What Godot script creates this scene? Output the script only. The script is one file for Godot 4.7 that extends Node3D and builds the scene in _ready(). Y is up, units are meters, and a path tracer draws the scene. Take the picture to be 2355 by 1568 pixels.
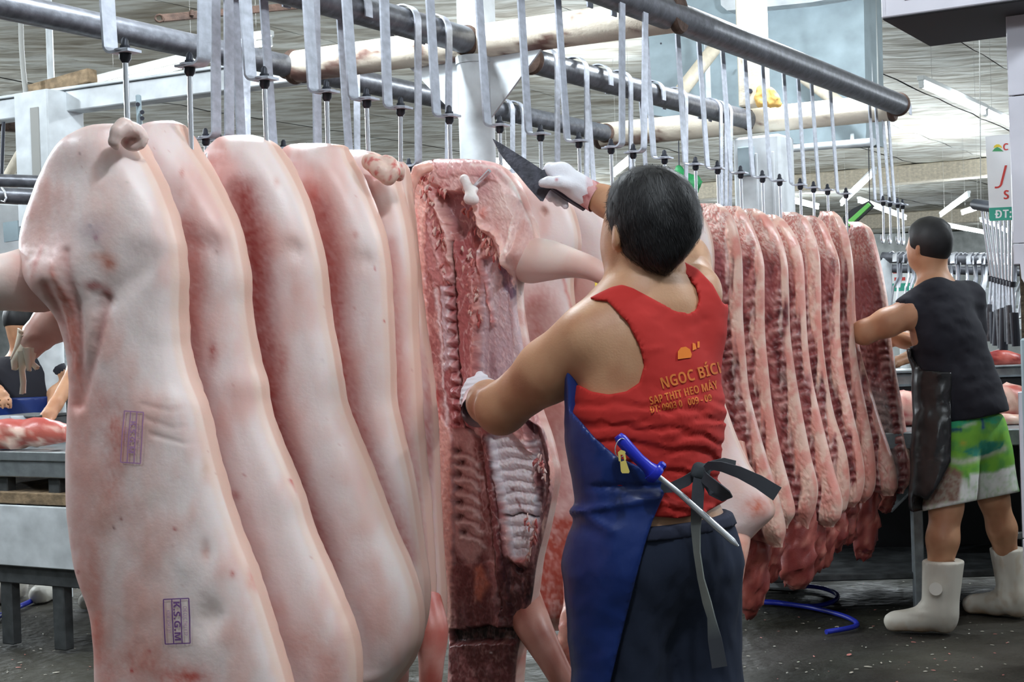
extends Node3D
# A wholesale pork market hall: a row of hanging half carcasses on overhead rails and the butchers at work.

const W := 2355.0
const H := 1568.0
const FOCAL := 3400.0
const EYE := Vector3(0, 1.29, 0)
const RAIL_H := 0.995          # rails above the eye
const NUT_H := 0.535           # hook bolts above the eye
var cam_basis: Basis
var ROW0 := Vector3(0.579, 0, -4.86)        # a point under the nearest rail
var ROWD := Vector3(0.509, 0, -0.861)       # the way the rails run
var ROWN := Vector3(0.861, 0, 0.509)        # across the rails, towards the camera's right
var names := {}
var mats := {}
var noise := FastNoiseLite.new()
var noise2 := FastNoiseLite.new()
var rng := RandomNumberGenerator.new()

func _ready():
	# camera
	cam_basis = Basis.from_euler(Vector3(deg_to_rad(-0.4), 0, deg_to_rad(-2.0)))
	var cam := Camera3D.new()
	cam.name = "camera"
	cam.fov = rad_to_deg(2.0 * atan(H / 2.0 / FOCAL))
	cam.near = 0.05
	cam.far = 200.0
	cam.transform = Transform3D(cam_basis, EYE)
	add_child(cam)
	cam.current = true
	# surroundings: a closed hall at night, lit by its fluorescent tubes and added unseen ones
	var env := Environment.new()
	env.background_mode = Environment.BG_COLOR
	env.background_color = Color(0.02, 0.022, 0.025)
	env.tonemap_mode = Environment.TONE_MAPPER_LINEAR
	env.tonemap_exposure = 1.12
	env.sdfgi_enabled = true
	env.ssao_enabled = true
	env.ssil_enabled = true
	var we := WorldEnvironment.new()
	we.name = "surroundings"
	we.environment = env
	add_child(we)
	noise.seed = 7
	noise.noise_type = FastNoiseLite.TYPE_SIMPLEX_SMOOTH
	noise.frequency = 1.0
	noise.fractal_octaves = 3
	noise2.seed = 21
	noise2.noise_type = FastNoiseLite.TYPE_SIMPLEX_SMOOTH
	noise2.frequency = 1.0
	noise2.fractal_octaves = 2
	rng.seed = 4
	make_materials()
	build_lamps()
	build_hall()
	build_rails()
	build_hangers()
	build_background()
	build_carcasses()
	build_open_carcass()
	build_cut_carcasses()
	build_workers()
	build_details()

# ------------------------------------------------------------------ places
func ray(px: float, py: float) -> Vector3:
	return cam_basis * Vector3((px - W / 2.0) / FOCAL, -(py - H / 2.0) / FOCAL, -1.0)

func pt(px: float, py: float, depth: float) -> Vector3:
	return EYE + ray(px, py) * depth

func at_y(px: float, py: float, y: float) -> Vector3:
	var r := ray(px, py)
	return EYE + r * ((y - EYE.y) / r.y)

func on_pl(px: float, py: float, o: Vector3, n: Vector3) -> Vector3:
	var r := ray(px, py)
	return EYE + r * (n.dot(o - EYE) / n.dot(r))

func pix(p: Vector3) -> Vector3:
	var q := cam_basis.inverse() * (p - EYE)
	return Vector3(W / 2.0 - q.x / q.z * FOCAL, H / 2.0 + q.y / q.z * FOCAL, -q.z)

func row_at(px: float, py: float) -> Vector3:    # where the ray through a hook bolt meets the plane under the nearest rail
	var p := on_pl(px, py, ROW0, ROWN)
	return Vector3(p.x, 0, p.z)

# ------------------------------------------------------------------ naming
func numbered(called: String) -> String:
	var n: int = names.get(called, 0)
	names[called] = n + 1
	return called if n == 0 else "%s_%03d" % [called, n]

func tag(o: Node, label := "", category := "", group := "", kind := ""):
	if label: o.set_meta("label", label)
	if category: o.set_meta("category", category)
	if group: o.set_meta("group", group)
	if kind: o.set_meta("kind", kind)
	return o

func base(called: String, at := Vector3.ZERO, basis := Basis.IDENTITY) -> Node3D:
	var o := Node3D.new()
	o.name = numbered(called)
	add_child(o)
	o.transform = Transform3D(basis, at)
	return o

func thing(called: String, label: String, category: String, at := Vector3.ZERO, group := "", basis := Basis.IDENTITY) -> Node3D:
	var o := base(called, at, basis)
	tag(o, label, category, group)
	return o

# mesh into a node; world meshes are moved into their parent's frame
func put(called: String, mb, m: Material, parent: Node = null, local := false) -> MeshInstance3D:
	var o := MeshInstance3D.new()
	o.name = numbered(called) if parent == null else called
	if parent != null and not local:
		var inv: Transform3D = world_of(parent).affine_inverse()
		for k in mb.v.size():
			mb.v[k] = inv * mb.v[k]
	o.mesh = mb.mesh()
	o.material_override = m
	o.cast_shadow = GeometryInstance3D.SHADOW_CASTING_SETTING_ON
	(self if parent == null else parent).add_child(o, true)
	return o

func world_of(n: Node) -> Transform3D:
	var t := Transform3D.IDENTITY
	var q := n
	while q != self:
		t = q.transform * t
		q = q.get_parent()
	return t

func solo(called: String, mb, m: Material, label: String, category: String, group := "") -> MeshInstance3D:
	var o := put(called, mb, m)
	tag(o, label, category, group)
	return o

func struct(called: String, mb, m: Material, parent: Node = null) -> MeshInstance3D:
	var o := put(called, mb, m, parent)
	if parent == null: o.set_meta("kind", "structure")
	return o

# ------------------------------------------------------------------ colours and materials
static func lin(r: float, g: float, b: float) -> Color:
	return Color(r / 255.0, g / 255.0, b / 255.0).srgb_to_linear()

static func c8(r: float, g: float, b: float) -> Color:
	return Color(r / 255.0, g / 255.0, b / 255.0)

func noise_tex(freq: float, seed_: int, normal := false, strength := 4.0, octaves := 4, size := 256, lo := 0.0, hi := 1.0) -> NoiseTexture2D:
	var n := FastNoiseLite.new()
	n.seed = seed_
	n.frequency = freq
	n.fractal_octaves = octaves
	n.noise_type = FastNoiseLite.TYPE_SIMPLEX_SMOOTH
	var t := NoiseTexture2D.new()
	t.width = size
	t.height = size
	t.seamless = true
	t.noise = n
	if normal:
		t.as_normal_map = true
		t.bump_strength = strength
	else:
		var g := Gradient.new()
		g.set_color(0, Color(lo, lo, lo))
		g.set_color(1, Color(hi, hi, hi))
		t.color_ramp = g
	return t

func mat(called: String, color: Color, rough: float, metal := 0.0, vertex := false) -> StandardMaterial3D:
	var m := StandardMaterial3D.new()
	m.resource_name = called
	m.albedo_color = color
	m.roughness = rough
	m.metallic = metal
	m.vertex_color_use_as_albedo = vertex
	mats[called] = m
	return m

func grain(m: StandardMaterial3D, nt: Texture2D, depth: float, scale := 4.0, at: Texture2D = null, rt: Texture2D = null):
	m.uv1_triplanar = true
	m.uv1_world_triplanar = true
	m.uv1_scale = Vector3.ONE * scale
	if nt:
		m.normal_enabled = true
		m.normal_texture = nt
		m.normal_scale = depth
	if at: m.albedo_texture = at
	if rt: m.roughness_texture = rt

func make_materials():
	var fine := noise_tex(0.05, 1, true, 6.0)
	var coarse := noise_tex(0.02, 2, true, 5.0)
	var blot := noise_tex(0.012, 3, false, 0, 5, 256, 0.78, 1.0)
	var blot2 := noise_tex(0.02, 5, false, 0, 5, 256, 0.55, 1.0)
	var m := mat("pork_skin", Color.WHITE, 0.42, 0.0, true)
	grain(m, fine, 0.07, 7.0)
	m.subsurf_scatter_enabled = true
	m.subsurf_scatter_strength = 0.12
	m = mat("raw_meat", Color.WHITE, 0.36, 0.0, true)
	grain(m, fine, 0.16, 9.0)
	m.subsurf_scatter_enabled = true
	m.subsurf_scatter_strength = 0.08
	m = mat("person_skin", Color.WHITE, 0.48, 0.0, true)
	grain(m, fine, 0.12, 12.0)
	m.subsurf_scatter_enabled = true
	m.subsurf_scatter_strength = 0.1
	m = mat("hair", c8(20, 19, 22), 0.55)
	m = mat("red_cloth", c8(184, 38, 32), 0.85, 0.0, true)
	grain(m, noise_tex(0.3, 6, true, 3.0, 2), 0.18, 14.0)
	m = mat("dark_cloth", Color.WHITE, 0.9, 0.0, true)
	grain(m, noise_tex(0.3, 6, true, 3.0, 2), 0.2, 14.0)
	m = mat("blue_rubber", c8(28, 52, 118), 0.38)
	grain(m, coarse, 0.15, 4.0)
	m = mat("black_rubber", c8(26, 27, 29), 0.3)
	grain(m, coarse, 0.15, 4.0)
	m = mat("white_rubber", c8(232, 228, 218), 0.5, 0.0, true)
	m = mat("glove", c8(232, 232, 240), 0.6, 0.0, true)
	grain(m, fine, 0.3, 14.0)
	m = mat("galvanised", c8(205, 210, 222), 0.42, 0.35)
	grain(m, fine, 0.08, 10.0, blot)
	m = mat("steel_rod", c8(225, 228, 235), 0.25, 0.75)
	m = mat("bolt_black", c8(52, 54, 62), 0.45, 0.5)
	m = mat("pipe_grey", c8(122, 124, 132), 0.38, 0.35)
	grain(m, fine, 0.1, 5.0, blot2)
	m = mat("pipe_cream", Color.WHITE, 0.6, 0.0, true)
	grain(m, fine, 0.25, 5.0)
	m = mat("white_paint", c8(228, 234, 238), 0.5)
	grain(m, coarse, 0.08, 2.0, blot)
	m = mat("blue_grey_paint", c8(166, 184, 192), 0.55)
	grain(m, coarse, 0.06, 1.5, blot)
	m = mat("rust_steel", c8(112, 88, 76), 0.8, 0.2)
	grain(m, fine, 0.4, 5.0, blot2)
	m = mat("cream_paint", c8(226, 214, 192), 0.6)
	grain(m, fine, 0.2, 4.0, blot)
	m = mat("timber", c8(178, 152, 120), 0.8)
	grain(m, fine, 0.3, 4.0, blot2)
	m = mat("foil_ceiling", c8(236, 236, 230), 0.8, 0.0, true)
	var streak := noise_tex(0.012, 19, false, 0, 5, 512)
	var sg := Gradient.new()
	sg.set_color(0, c8(172, 164, 152))
	sg.set_color(1, Color.WHITE)
	sg.add_point(0.42, c8(216, 211, 202))
	sg.add_point(0.6, c8(246, 246, 242))
	streak.color_ramp = sg
	grain(m, noise_tex(0.015, 9, true, 8.0, 4, 512), 0.9, 0.35, streak)
	m.uv1_scale = Vector3(0.16, 0.4, 0.55)
	m = mat("wall_paint", c8(196, 200, 198), 0.8)
	grain(m, coarse, 0.1, 0.6, blot)
	m = mat("wet_concrete", Color.WHITE, 0.85, 0.0, true)
	m.metallic_specular = 0.35
	grain(m, noise_tex(0.02, 13, true, 8.0, 5, 512), 0.55, 1.3, null, noise_tex(0.01, 14, false, 0, 4, 256, 0.5, 1.0))
	m = mat("white_tile", c8(226, 224, 234), 0.22)
	grain(m, coarse, 0.03, 1.0, noise_tex(0.008, 15, false, 0, 5, 256, 0.86, 1.0))
	m = mat("old_tile", c8(142, 138, 120), 0.7)
	m = mat("mortar", c8(96, 84, 68), 0.95)
	grain(m, fine, 0.8, 8.0, blot2)
	m = mat("tabletop_steel", c8(176, 184, 188), 0.35, 0.6)
	grain(m, fine, 0.08, 4.0, blot)
	m = mat("table_dark", c8(92, 96, 98), 0.6, 0.2)
	grain(m, coarse, 0.15, 2.0, blot2)
	m = mat("black_plastic", c8(30, 32, 36), 0.5)
	m = mat("blue_plastic", c8(36, 48, 190), 0.32)
	m = mat("blue_hose", c8(38, 52, 178), 0.4)
	m = mat("yellow_tag", c8(226, 204, 110), 0.5)
	m = mat("blade_steel", c8(92, 92, 104), 0.4, 0.4)
	grain(m, fine, 0.12, 6.0, blot2)
	m = mat("knife_handle", c8(44, 42, 58), 0.55)
	m = mat("white_plastic", c8(236, 240, 240), 0.4)
	m = mat("green_plastic", c8(58, 158, 96), 0.45)
	m = mat("teal_print", c8(52, 160, 136), 0.6)
	m = mat("red_print", c8(206, 66, 58), 0.6)
	m = mat("yellow_print", c8(232, 206, 60), 0.6)
	m = mat("orange_print", c8(236, 128, 40), 0.8)
	m = mat("faded_print", c8(214, 116, 48), 0.85)
	m = mat("ink_violet", c8(118, 74, 138), 0.7)
	m = mat("ink_faded", c8(178, 130, 176), 0.7)
	m = mat("black_print", c8(40, 40, 48), 0.6)
	m = mat("yellow_cloth", c8(206, 164, 92), 0.9)
	m = mat("dark_panel", c8(34, 33, 36), 0.7)
	m = mat("cord_grey", c8(150, 150, 146), 0.6)
	m = mat("clear_bag", Color(0.92, 0.95, 0.98, 0.35), 0.2)
	m.transparency = BaseMaterial3D.TRANSPARENCY_ALPHA
	m.roughness = 0.3
	m = mat("tube_glow", c8(250, 252, 255), 0.4)
	m.emission_enabled = true
	m.emission = Color(0.95, 1.0, 1.0)
	m.emission_energy_multiplier = 5.0
	mat("bright_green", c8(120, 226, 96), 0.4)  # plain bright green for the slanted panel

# ------------------------------------------------------------------ mesh builder
class MB:
	var v := PackedVector3Array()
	var c := PackedColorArray()
	var i := PackedInt32Array()
	var col := Color.WHITE
	func add(p: Vector3, k: Color = Color(-1, 0, 0)) -> int:
		v.append(p)
		c.append(col if k.r < 0 else k)
		return v.size() - 1
	func fix(from: int):       # turns a closed shape right side out (clockwise fronts)
		if from >= i.size(): return
		var o := Vector3.ZERO
		var n := 0
		for k in range(from, i.size(), 7):
			o += v[i[k]]
			n += 1
		o /= n
		var vol := 0.0
		for k in range(from, i.size(), 3):
			vol += (v[i[k]] - o).dot((v[i[k + 1]] - o).cross(v[i[k + 2]] - o))
		if vol > 0.0:
			for k in range(from, i.size(), 3):
				var t := i[k + 1]
				i[k + 1] = i[k + 2]
				i[k + 2] = t
	func quad(a: int, b: int, d: int, e: int):
		i.append_array([a, b, d, a, d, e])
	# rows of rings (each closed), capped
	func rings(rows: Array, cols: Array = [], cap := true):
		var from := i.size()
		var m: int = rows[0].size()
		var s0 := v.size()
		for r in rows.size():
			for k in m:
				add(rows[r][k], cols[r][k] if cols else Color(-1, 0, 0))
		for r in rows.size() - 1:
			var a := s0 + r * m
			for k in m:
				var k2 := (k + 1) % m
				i.append_array([a + k, a + k2, a + m + k2, a + k, a + m + k2, a + m + k])
		if cap:
			for r in [0, rows.size() - 1]:
				var mid := Vector3.ZERO
				for p in rows[r]: mid += p
				var kc: Color = cols[r][0] if cols else Color(-1, 0, 0)
				var o := add(mid / m, kc)
				var s := v.size()
				for k in m: add(rows[r][k], cols[r][k] if cols else Color(-1, 0, 0))
				for k in m:
					if r == 0: i.append_array([o, s + (k + 1) % m, s + k])
					else: i.append_array([o, s + k, s + (k + 1) % m])
		fix(from)
	func tube(path: Array, radii, seg := 12, cap := true, squash := 1.0, up := Vector3.UP):
		var rows := []
		var side := Vector3.ZERO
		for r in path.size():
			var d: Vector3 = (path[mini(r + 1, path.size() - 1)] - path[maxi(r - 1, 0)]).normalized()
			if r == 0:
				side = d.cross(up)
				if side.length() < 0.05: side = d.cross(Vector3(0.3, 0.1, 1))
				side = side.normalized()
			else:
				side = (side - d * side.dot(d)).normalized()
			var w := d.cross(side)
			var rad: float = radii if typeof(radii) != TYPE_ARRAY and typeof(radii) != TYPE_PACKED_FLOAT32_ARRAY else radii[r]
			var ring := PackedVector3Array()
			for k in seg:
				var a := TAU * k / seg
				ring.append(path[r] + side * cos(a) * rad + w * sin(a) * rad * squash)
			rows.append(ring)
		rings(rows, [], cap)
	# a flat strip with thickness swept along a path; across: direction of its width at each point
	func ribbon(path: Array, across, width, thick: float):
		var rows := []
		for r in path.size():
			var d: Vector3 = (path[mini(r + 1, path.size() - 1)] - path[maxi(r - 1, 0)]).normalized()
			var x: Vector3 = across[r] if typeof(across) == TYPE_ARRAY else across
			x = (x - d * x.dot(d)).normalized()
			var n := d.cross(x)
			var wd: float = (width[r] if typeof(width) == TYPE_ARRAY else width) * 0.5
			var t := thick * 0.5
			rows.append(PackedVector3Array([path[r] + x * wd + n * t, path[r] - x * wd + n * t, path[r] - x * wd - n * t, path[r] + x * wd - n * t]))
		# flat sides: separate strips
		for k in 4:
			var from := i.size()
			var s := v.size()
			for r in rows.size():
				add(rows[r][k])
				add(rows[r][(k + 1) % 4])
			for r in rows.size() - 1:
				var a := s + r * 2
				i.append_array([a, a + 3, a + 1, a, a + 2, a + 3])
		for r in [0, rows.size() - 1]:
			var s := v.size()
			for k in 4: add(rows[r][k])
			if r == 0: i.append_array([s, s + 1, s + 2, s, s + 2, s + 3])
			else: i.append_array([s, s + 2, s + 1, s, s + 3, s + 2])
		var n := (rows.size() - 1) * 24 + 12
		fix(i.size() - n)
	func box(t: Transform3D, size: Vector3, bevel := 0.0):
		var from := i.size()
		var h := size * 0.5
		var b := minf(bevel, minf(h.x, minf(h.y, h.z)) * 0.9)
		var faces := [[Vector3.RIGHT, Vector3.UP, Vector3.BACK], [Vector3.UP, Vector3.BACK, Vector3.RIGHT], [Vector3.BACK, Vector3.RIGHT, Vector3.UP]]
		var corner := func(n: Vector3, u: Vector3, w: Vector3, sn: float, su: float, sw: float) -> Vector3:
			return n * sn * n.dot(h) + u * su * (u.dot(h) - b) + w * sw * (w.dot(h) - b)
		for f in faces:
			for sn in [-1.0, 1.0]:
				var s := v.size()
				for q in [[-1.0, -1.0], [1.0, -1.0], [1.0, 1.0], [-1.0, 1.0]]:
					add(t * corner.call(f[0], f[1], f[2], sn, q[0], q[1]))
				if sn > 0: quad(s, s + 3, s + 2, s + 1)
				else: quad(s, s + 1, s + 2, s + 3)
		if b > 0.0:
			for k in 3:      # edges along axis f[0]
				var f: Array = faces[k]
				for su in [-1.0, 1.0]:
					for sw in [-1.0, 1.0]:
						var s := v.size()
						for sn in [-1.0, 1.0]:
							add(t * (f[0] * sn * (f[0].dot(h) - b) + f[1] * su * f[1].dot(h) + f[2] * sw * (f[2].dot(h) - b)))
							add(t * (f[0] * sn * (f[0].dot(h) - b) + f[1] * su * (f[1].dot(h) - b) + f[2] * sw * f[2].dot(h)))
						if su * sw > 0: quad(s, s + 2, s + 3, s + 1)
						else: quad(s, s + 1, s + 3, s + 2)
			for sx in [-1.0, 1.0]:
				for sy in [-1.0, 1.0]:
					for sz in [-1.0, 1.0]:
						var s := v.size()
						add(t * Vector3(sx * h.x, sy * (h.y - b), sz * (h.z - b)))
						add(t * Vector3(sx * (h.x - b), sy * h.y, sz * (h.z - b)))
						add(t * Vector3(sx * (h.x - b), sy * (h.y - b), sz * h.z))
						if sx * sy * sz > 0: i.append_array([s, s + 2, s + 1])
						else: i.append_array([s, s + 1, s + 2])
		fix(from)
	# an outline in a plane pushed to a thickness; origin o, axes x and y, depth along n from a to b
	func slab(outline: PackedVector2Array, o: Vector3, x: Vector3, y: Vector3, n: Vector3, a: float, b: float):
		var from := i.size()
		var tri := Geometry2D.triangulate_polygon(outline)
		var m := outline.size()
		for side in 2:
			var s := v.size()
			for q in outline: add(o + x * q.x + y * q.y + n * (a if side == 0 else b))
			for k in range(0, tri.size(), 3):
				if side == 0: i.append_array([s + tri[k], s + tri[k + 1], s + tri[k + 2]])
				else: i.append_array([s + tri[k], s + tri[k + 2], s + tri[k + 1]])
		var area := 0.0
		for k in m:
			area += outline[k].cross(outline[(k + 1) % m])
		var t0 := tri.size() > 2 and (outline[tri[1]] - outline[tri[0]]).cross(outline[tri[2]] - outline[tri[0]]) > 0
		for k in m:
			var p := outline[k]
			var q := outline[(k + 1) % m]
			var s := v.size()
			add(o + x * p.x + y * p.y + n * a)
			add(o + x * q.x + y * q.y + n * a)
			add(o + x * q.x + y * q.y + n * b)
			add(o + x * p.x + y * p.y + n * b)
			if (area > 0) == t0: quad(s, s + 3, s + 2, s + 1)
			else: quad(s, s + 1, s + 2, s + 3)
		fix(from)
	func mesh() -> ArrayMesh:
		var nn := PackedVector3Array()
		nn.resize(v.size())
		for k in range(0, i.size(), 3):
			var a := i[k]
			var b := i[k + 1]
			var d := i[k + 2]
			var f := (v[d] - v[a]).cross(v[b] - v[a])
			nn[a] += f
			nn[b] += f
			nn[d] += f
		for k in nn.size():
			nn[k] = nn[k].normalized() if nn[k].length_squared() > 1e-20 else Vector3.UP
		var arr := []
		arr.resize(Mesh.ARRAY_MAX)
		arr[Mesh.ARRAY_VERTEX] = v
		arr[Mesh.ARRAY_NORMAL] = nn
		arr[Mesh.ARRAY_COLOR] = c
		arr[Mesh.ARRAY_INDEX] = i
		var me := ArrayMesh.new()
		me.add_surface_from_arrays(Mesh.PRIMITIVE_TRIANGLES, arr)
		return me

# ------------------------------------------------------------------ paint: stains, folds, muscles and some crevice shade, given in a body's own drawing coordinates
class Op:
	var kind := 0              # 0 blob, 1 line, 2 area
	var p := PackedVector2Array()
	var r := Vector2.ONE
	var col := Color.WHITE
	var alpha := 1.0
	var disp := 0.0
	var lo := Vector2.ZERO
	var hi := Vector2.ZERO
	var tone: float = 0.0      # how far noise breaks it up
	func weight(x: float, y: float) -> float:
		if x < lo.x or x > hi.x or y < lo.y or y > hi.y: return 0.0
		if kind == 0:
			var dx := (x - p[0].x) / r.x
			var dy := (y - p[0].y) / r.y
			var q := dx * dx + dy * dy
			return exp(-q * 1.6) if r.x < 0 or q < 5.0 else 0.0
		var q := Vector2(x, y)
		var best := 1e9
		var n := p.size()
		var inside := false
		for k in (n - 1 if kind == 1 else n):
			var a := p[k]
			var b := p[(k + 1) % n]
			var ab := b - a
			var t := clampf((q - a).dot(ab) / maxf(ab.length_squared(), 1e-6), 0.0, 1.0)
			best = minf(best, (a + ab * t - q).length_squared())
			if kind == 2 and (a.y > y) != (b.y > y) and x < (b.x - a.x) * (y - a.y) / (b.y - a.y) + a.x:
				inside = not inside
		best = sqrt(best)
		if kind == 1:
			var d := best / r.x
			return exp(-d * d * 1.6)
		var e := (best if inside else -best) / r.x
		return smoothstep(-0.5, 0.5, e)

func xy(a: Array) -> PackedVector2Array:
	var o := PackedVector2Array()
	for k in range(0, a.size(), 2): o.append(Vector2(a[k], a[k + 1]))
	return o

func blob(x: float, y: float, rx: float, ry: float, col: Color, alpha := 0.8, disp := 0.0, tone := 0.25) -> Op:
	var o := Op.new()
	o.p = PackedVector2Array([Vector2(x, y)])
	o.r = Vector2(rx, ry)
	o.col = col
	o.alpha = alpha
	o.disp = disp
	o.tone = tone
	o.lo = Vector2(x - rx * 2, y - ry * 2)
	o.hi = Vector2(x + rx * 2, y + ry * 2)
	return o

func line(a: Array, w: float, col: Color, alpha := 0.8, disp := 0.0, tone := 0.18) -> Op:
	var o := Op.new()
	o.kind = 1
	o.p = xy(a)
	o.r = Vector2(w, w)
	o.col = col
	o.alpha = alpha
	o.disp = disp
	o.tone = tone
	bound(o, w * 2)
	return o

func area(a: Array, soft: float, col: Color, alpha := 0.9, disp := 0.0, tone := 0.3) -> Op:
	var o := line(a, soft, col, alpha, disp, tone)
	o.kind = 2
	return o

func bound(o: Op, e: float):
	o.lo = o.p[0]
	o.hi = o.p[0]
	for q in o.p:
		o.lo = o.lo.min(q)
		o.hi = o.hi.max(q)
	o.lo -= Vector2(e, e)
	o.hi += Vector2(e, e)

# returns (colour, displacement in a)
func paint(ops: Array, x: float, y: float, col: Color, warp := 5.0) -> Color:
	var nx := noise.get_noise_2d(x * 0.03, y * 0.03)
	var ny := noise.get_noise_2d(x * 0.03 + 90.0, y * 0.03)
	var n3 := noise2.get_noise_2d(x * 0.09, y * 0.06 + 40.0)
	var qx := x + nx * warp * 2.0
	var qy := y + ny * warp * 2.0
	var d := 0.0
	for o: Op in ops:
		var w := o.weight(qx, qy)
		if w < 0.004: continue
		d += o.disp * w
		if o.alpha > 0.0:
			w = clampf(w * o.alpha * (1.0 + o.tone * (n3 + nx) * 1.5), 0.0, 1.0)
			col = col.lerp(o.col, w)
	col.a = d
	return col

# ------------------------------------------------------------------ body given by its left and right edge at a list of heights
class Loft:
	var lv := []               # [py, xl, xr, front thickness, back thickness]
	var o := Vector3.ZERO
	var ax := Vector3.RIGHT    # across
	var nf := Vector3.BACK     # front
	var host
	var pf := 2.4
	var pb := 2.4
	func at(py: float) -> PackedFloat32Array:
		var n := lv.size()
		var k := 0
		while k < n - 2 and lv[k + 1][0] < py: k += 1
		var a: Array = lv[maxi(k - 1, 0)]
		var b: Array = lv[k]
		var c: Array = lv[k + 1]
		var d: Array = lv[mini(k + 2, n - 1)]
		var t := clampf((py - b[0]) / float(c[0] - b[0]), 0.0, 1.0)
		var out := PackedFloat32Array()
		for q in range(1, 5):
			var mb: float = 0.0 if k == 0 else float(c[q] - a[q]) / float(c[0] - a[0]) * float(c[0] - b[0])
			var mc: float = 0.0 if k + 2 >= n else float(d[q] - b[q]) / float(d[0] - b[0]) * float(c[0] - b[0])
			if k == 0: mb = (c[q] - b[q]) * 1.3
			var t2 := t * t
			var t3 := t2 * t
			out.append(b[q] * (2 * t3 - 3 * t2 + 1) + mb * (t3 - 2 * t2 + t) + c[q] * (3 * t2 - 2 * t3) + mc * (t3 - t2))
		return out
	func point(px: float, py: float, front: bool, disp := 0.0) -> Vector3:
		var e := at(py)
		var s := clampf((px - e[0]) / maxf(e[1] - e[0], 0.01), 0.0, 1.0)
		var p: Vector3 = host.on_pl(lerpf(e[0], e[1], s), py, o, nf)
		var q := absf(2 * s - 1)
		if front: return p + nf * (e[2] * pow(maxf(0.0, 1.0 - pow(q, pf)), 1.0 / pf) + disp)
		return p - nf * (e[3] * pow(maxf(0.0, 1.0 - pow(q, pb)), 1.0 / pb))

# builds the skin of a loft: paint_at(px, py, s, front) -> Color with displacement in alpha
func loft_mesh(l: Loft, nu: int, nv: int, paint_at: Callable, shown := true) -> MB:
	var mb := MB.new()
	var y0: float = l.lv[0][0]
	var y1: float = l.lv[l.lv.size() - 1][0]
	var rows := []
	var cols := []
	var ring := nu * 2
	for j in nv + 1:
		var t := float(j) / nv
		t = t * t * (3 - 2 * t) * 0.25 + t * 0.75
		var py := lerpf(y0, y1, t)
		var e := l.at(py)
		var row := PackedVector3Array()
		var cr := PackedColorArray()
		row.resize(ring)
		cr.resize(ring)
		for k in ring:
			var front := k < nu
			var u := float(k) / nu if front else 2.0 - float(k) / nu
			var s := 0.5 - 0.5 * cos(u * PI) * (0.55 + 0.45 * absf(cos(u * PI)))
			var px := lerpf(e[0], e[1], s)
			var p := on_pl(px, py, l.o, l.nf)
			var q := absf(2 * s - 1)
			var edge := minf(1.0, minf(s, 1 - s) * 14.0 + 0.12)
			var cc: Color
			if front:
				p += l.nf * (e[2] * pow(maxf(0.0, 1.0 - pow(q, l.pf)), 1.0 / l.pf))
				if shown:
					var d := pix(p)
					cc = paint_at.call(d.x, d.y, s, true)
				else:
					cc = paint_at.call(px, py, s, true)
				p += l.nf * (cc.a * edge)
			else:
				cc = paint_at.call(px, py, s, false)
				p -= l.nf * (e[3] * pow(maxf(0.0, 1.0 - pow(q, l.pb)), 1.0 / l.pb) - cc.a * edge)
			row[k] = p
			cc.a = 1.0
			cr[k] = cc
		rows.append(row)
		cols.append(cr)
	mb.rings(rows, cols)
	return mb

# ------------------------------------------------------------------ distance field bodies, meshed as surface nets
class Sdf:
	var b := []                # [kind, a, b, ra, rb, k] capsules; [1, Transform inverse, radii, mean radius, 0, k] ellipsoids
	func cap(a: Vector3, c: Vector3, ra: float, rb: float, k := 0.03):
		b.append([0, a, c, ra, rb, k])
	func ell(center: Vector3, bs: Basis, radii: Vector3, k := 0.03):
		b.append([1, Transform3D(bs, center).affine_inverse(), radii, minf(radii.x, minf(radii.y, radii.z)), 0.0, k])
	func chain(pts: Array, rad: Array, k := 0.03):
		for q in pts.size() - 1: cap(pts[q], pts[q + 1], rad[q], rad[q + 1], k)
	func d(p: Vector3) -> float:
		var m := 1e3
		for e: Array in b:
			var x: float
			if e[0] == 0:
				var pa: Vector3 = p - e[1]
				var ba: Vector3 = e[2] - e[1]
				var h := clampf(pa.dot(ba) / maxf(ba.length_squared(), 1e-9), 0.0, 1.0)
				x = (pa - ba * h).length() - lerpf(e[3], e[4], h)
			else:
				var q: Vector3 = e[1] * p
				var r: Vector3 = e[2]
				var k0 := (q / r).length()
				var k1 := (q / (r * r)).length()
				x = k0 * (k0 - 1.0) / k1 if k1 > 1e-6 else -e[3]
			var k: float = e[5]
			var g := maxf(k - absf(m - x), 0.0) / k
			m = minf(m, x) - g * g * k * 0.25
		return m
	var last := 0.0
	# the pieces that matter within r of c
	func around(c: Vector3, r: float) -> Sdf:
		var out := Sdf.new()
		var ds := PackedFloat32Array()
		var m := 1e6
		for e: Array in b:
			var one := Sdf.new()
			one.b = [e]
			var x := one.d(c)
			ds.append(x)
			m = minf(m, x)
		for k in b.size():
			if ds[k] <= m + b[k][5] + 2.2 * r: out.b.append(b[k])
		out.last = out.d(c)
		return out
	func bounds(e: float) -> AABB:
		var out := AABB()
		var first := true
		for q in b:
			var box: AABB
			if q[0] == 0:
				var r: float = maxf(q[3], q[4])
				box = AABB(q[1], Vector3.ZERO).expand(q[2]).grow(r)
			else:
				var r: Vector3 = q[2]
				box = AABB(q[1].affine_inverse().origin, Vector3.ZERO).grow(maxf(r.x, maxf(r.y, r.z)))
			out = box if first else out.merge(box)
			first = false
		return out.grow(e)

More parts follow.
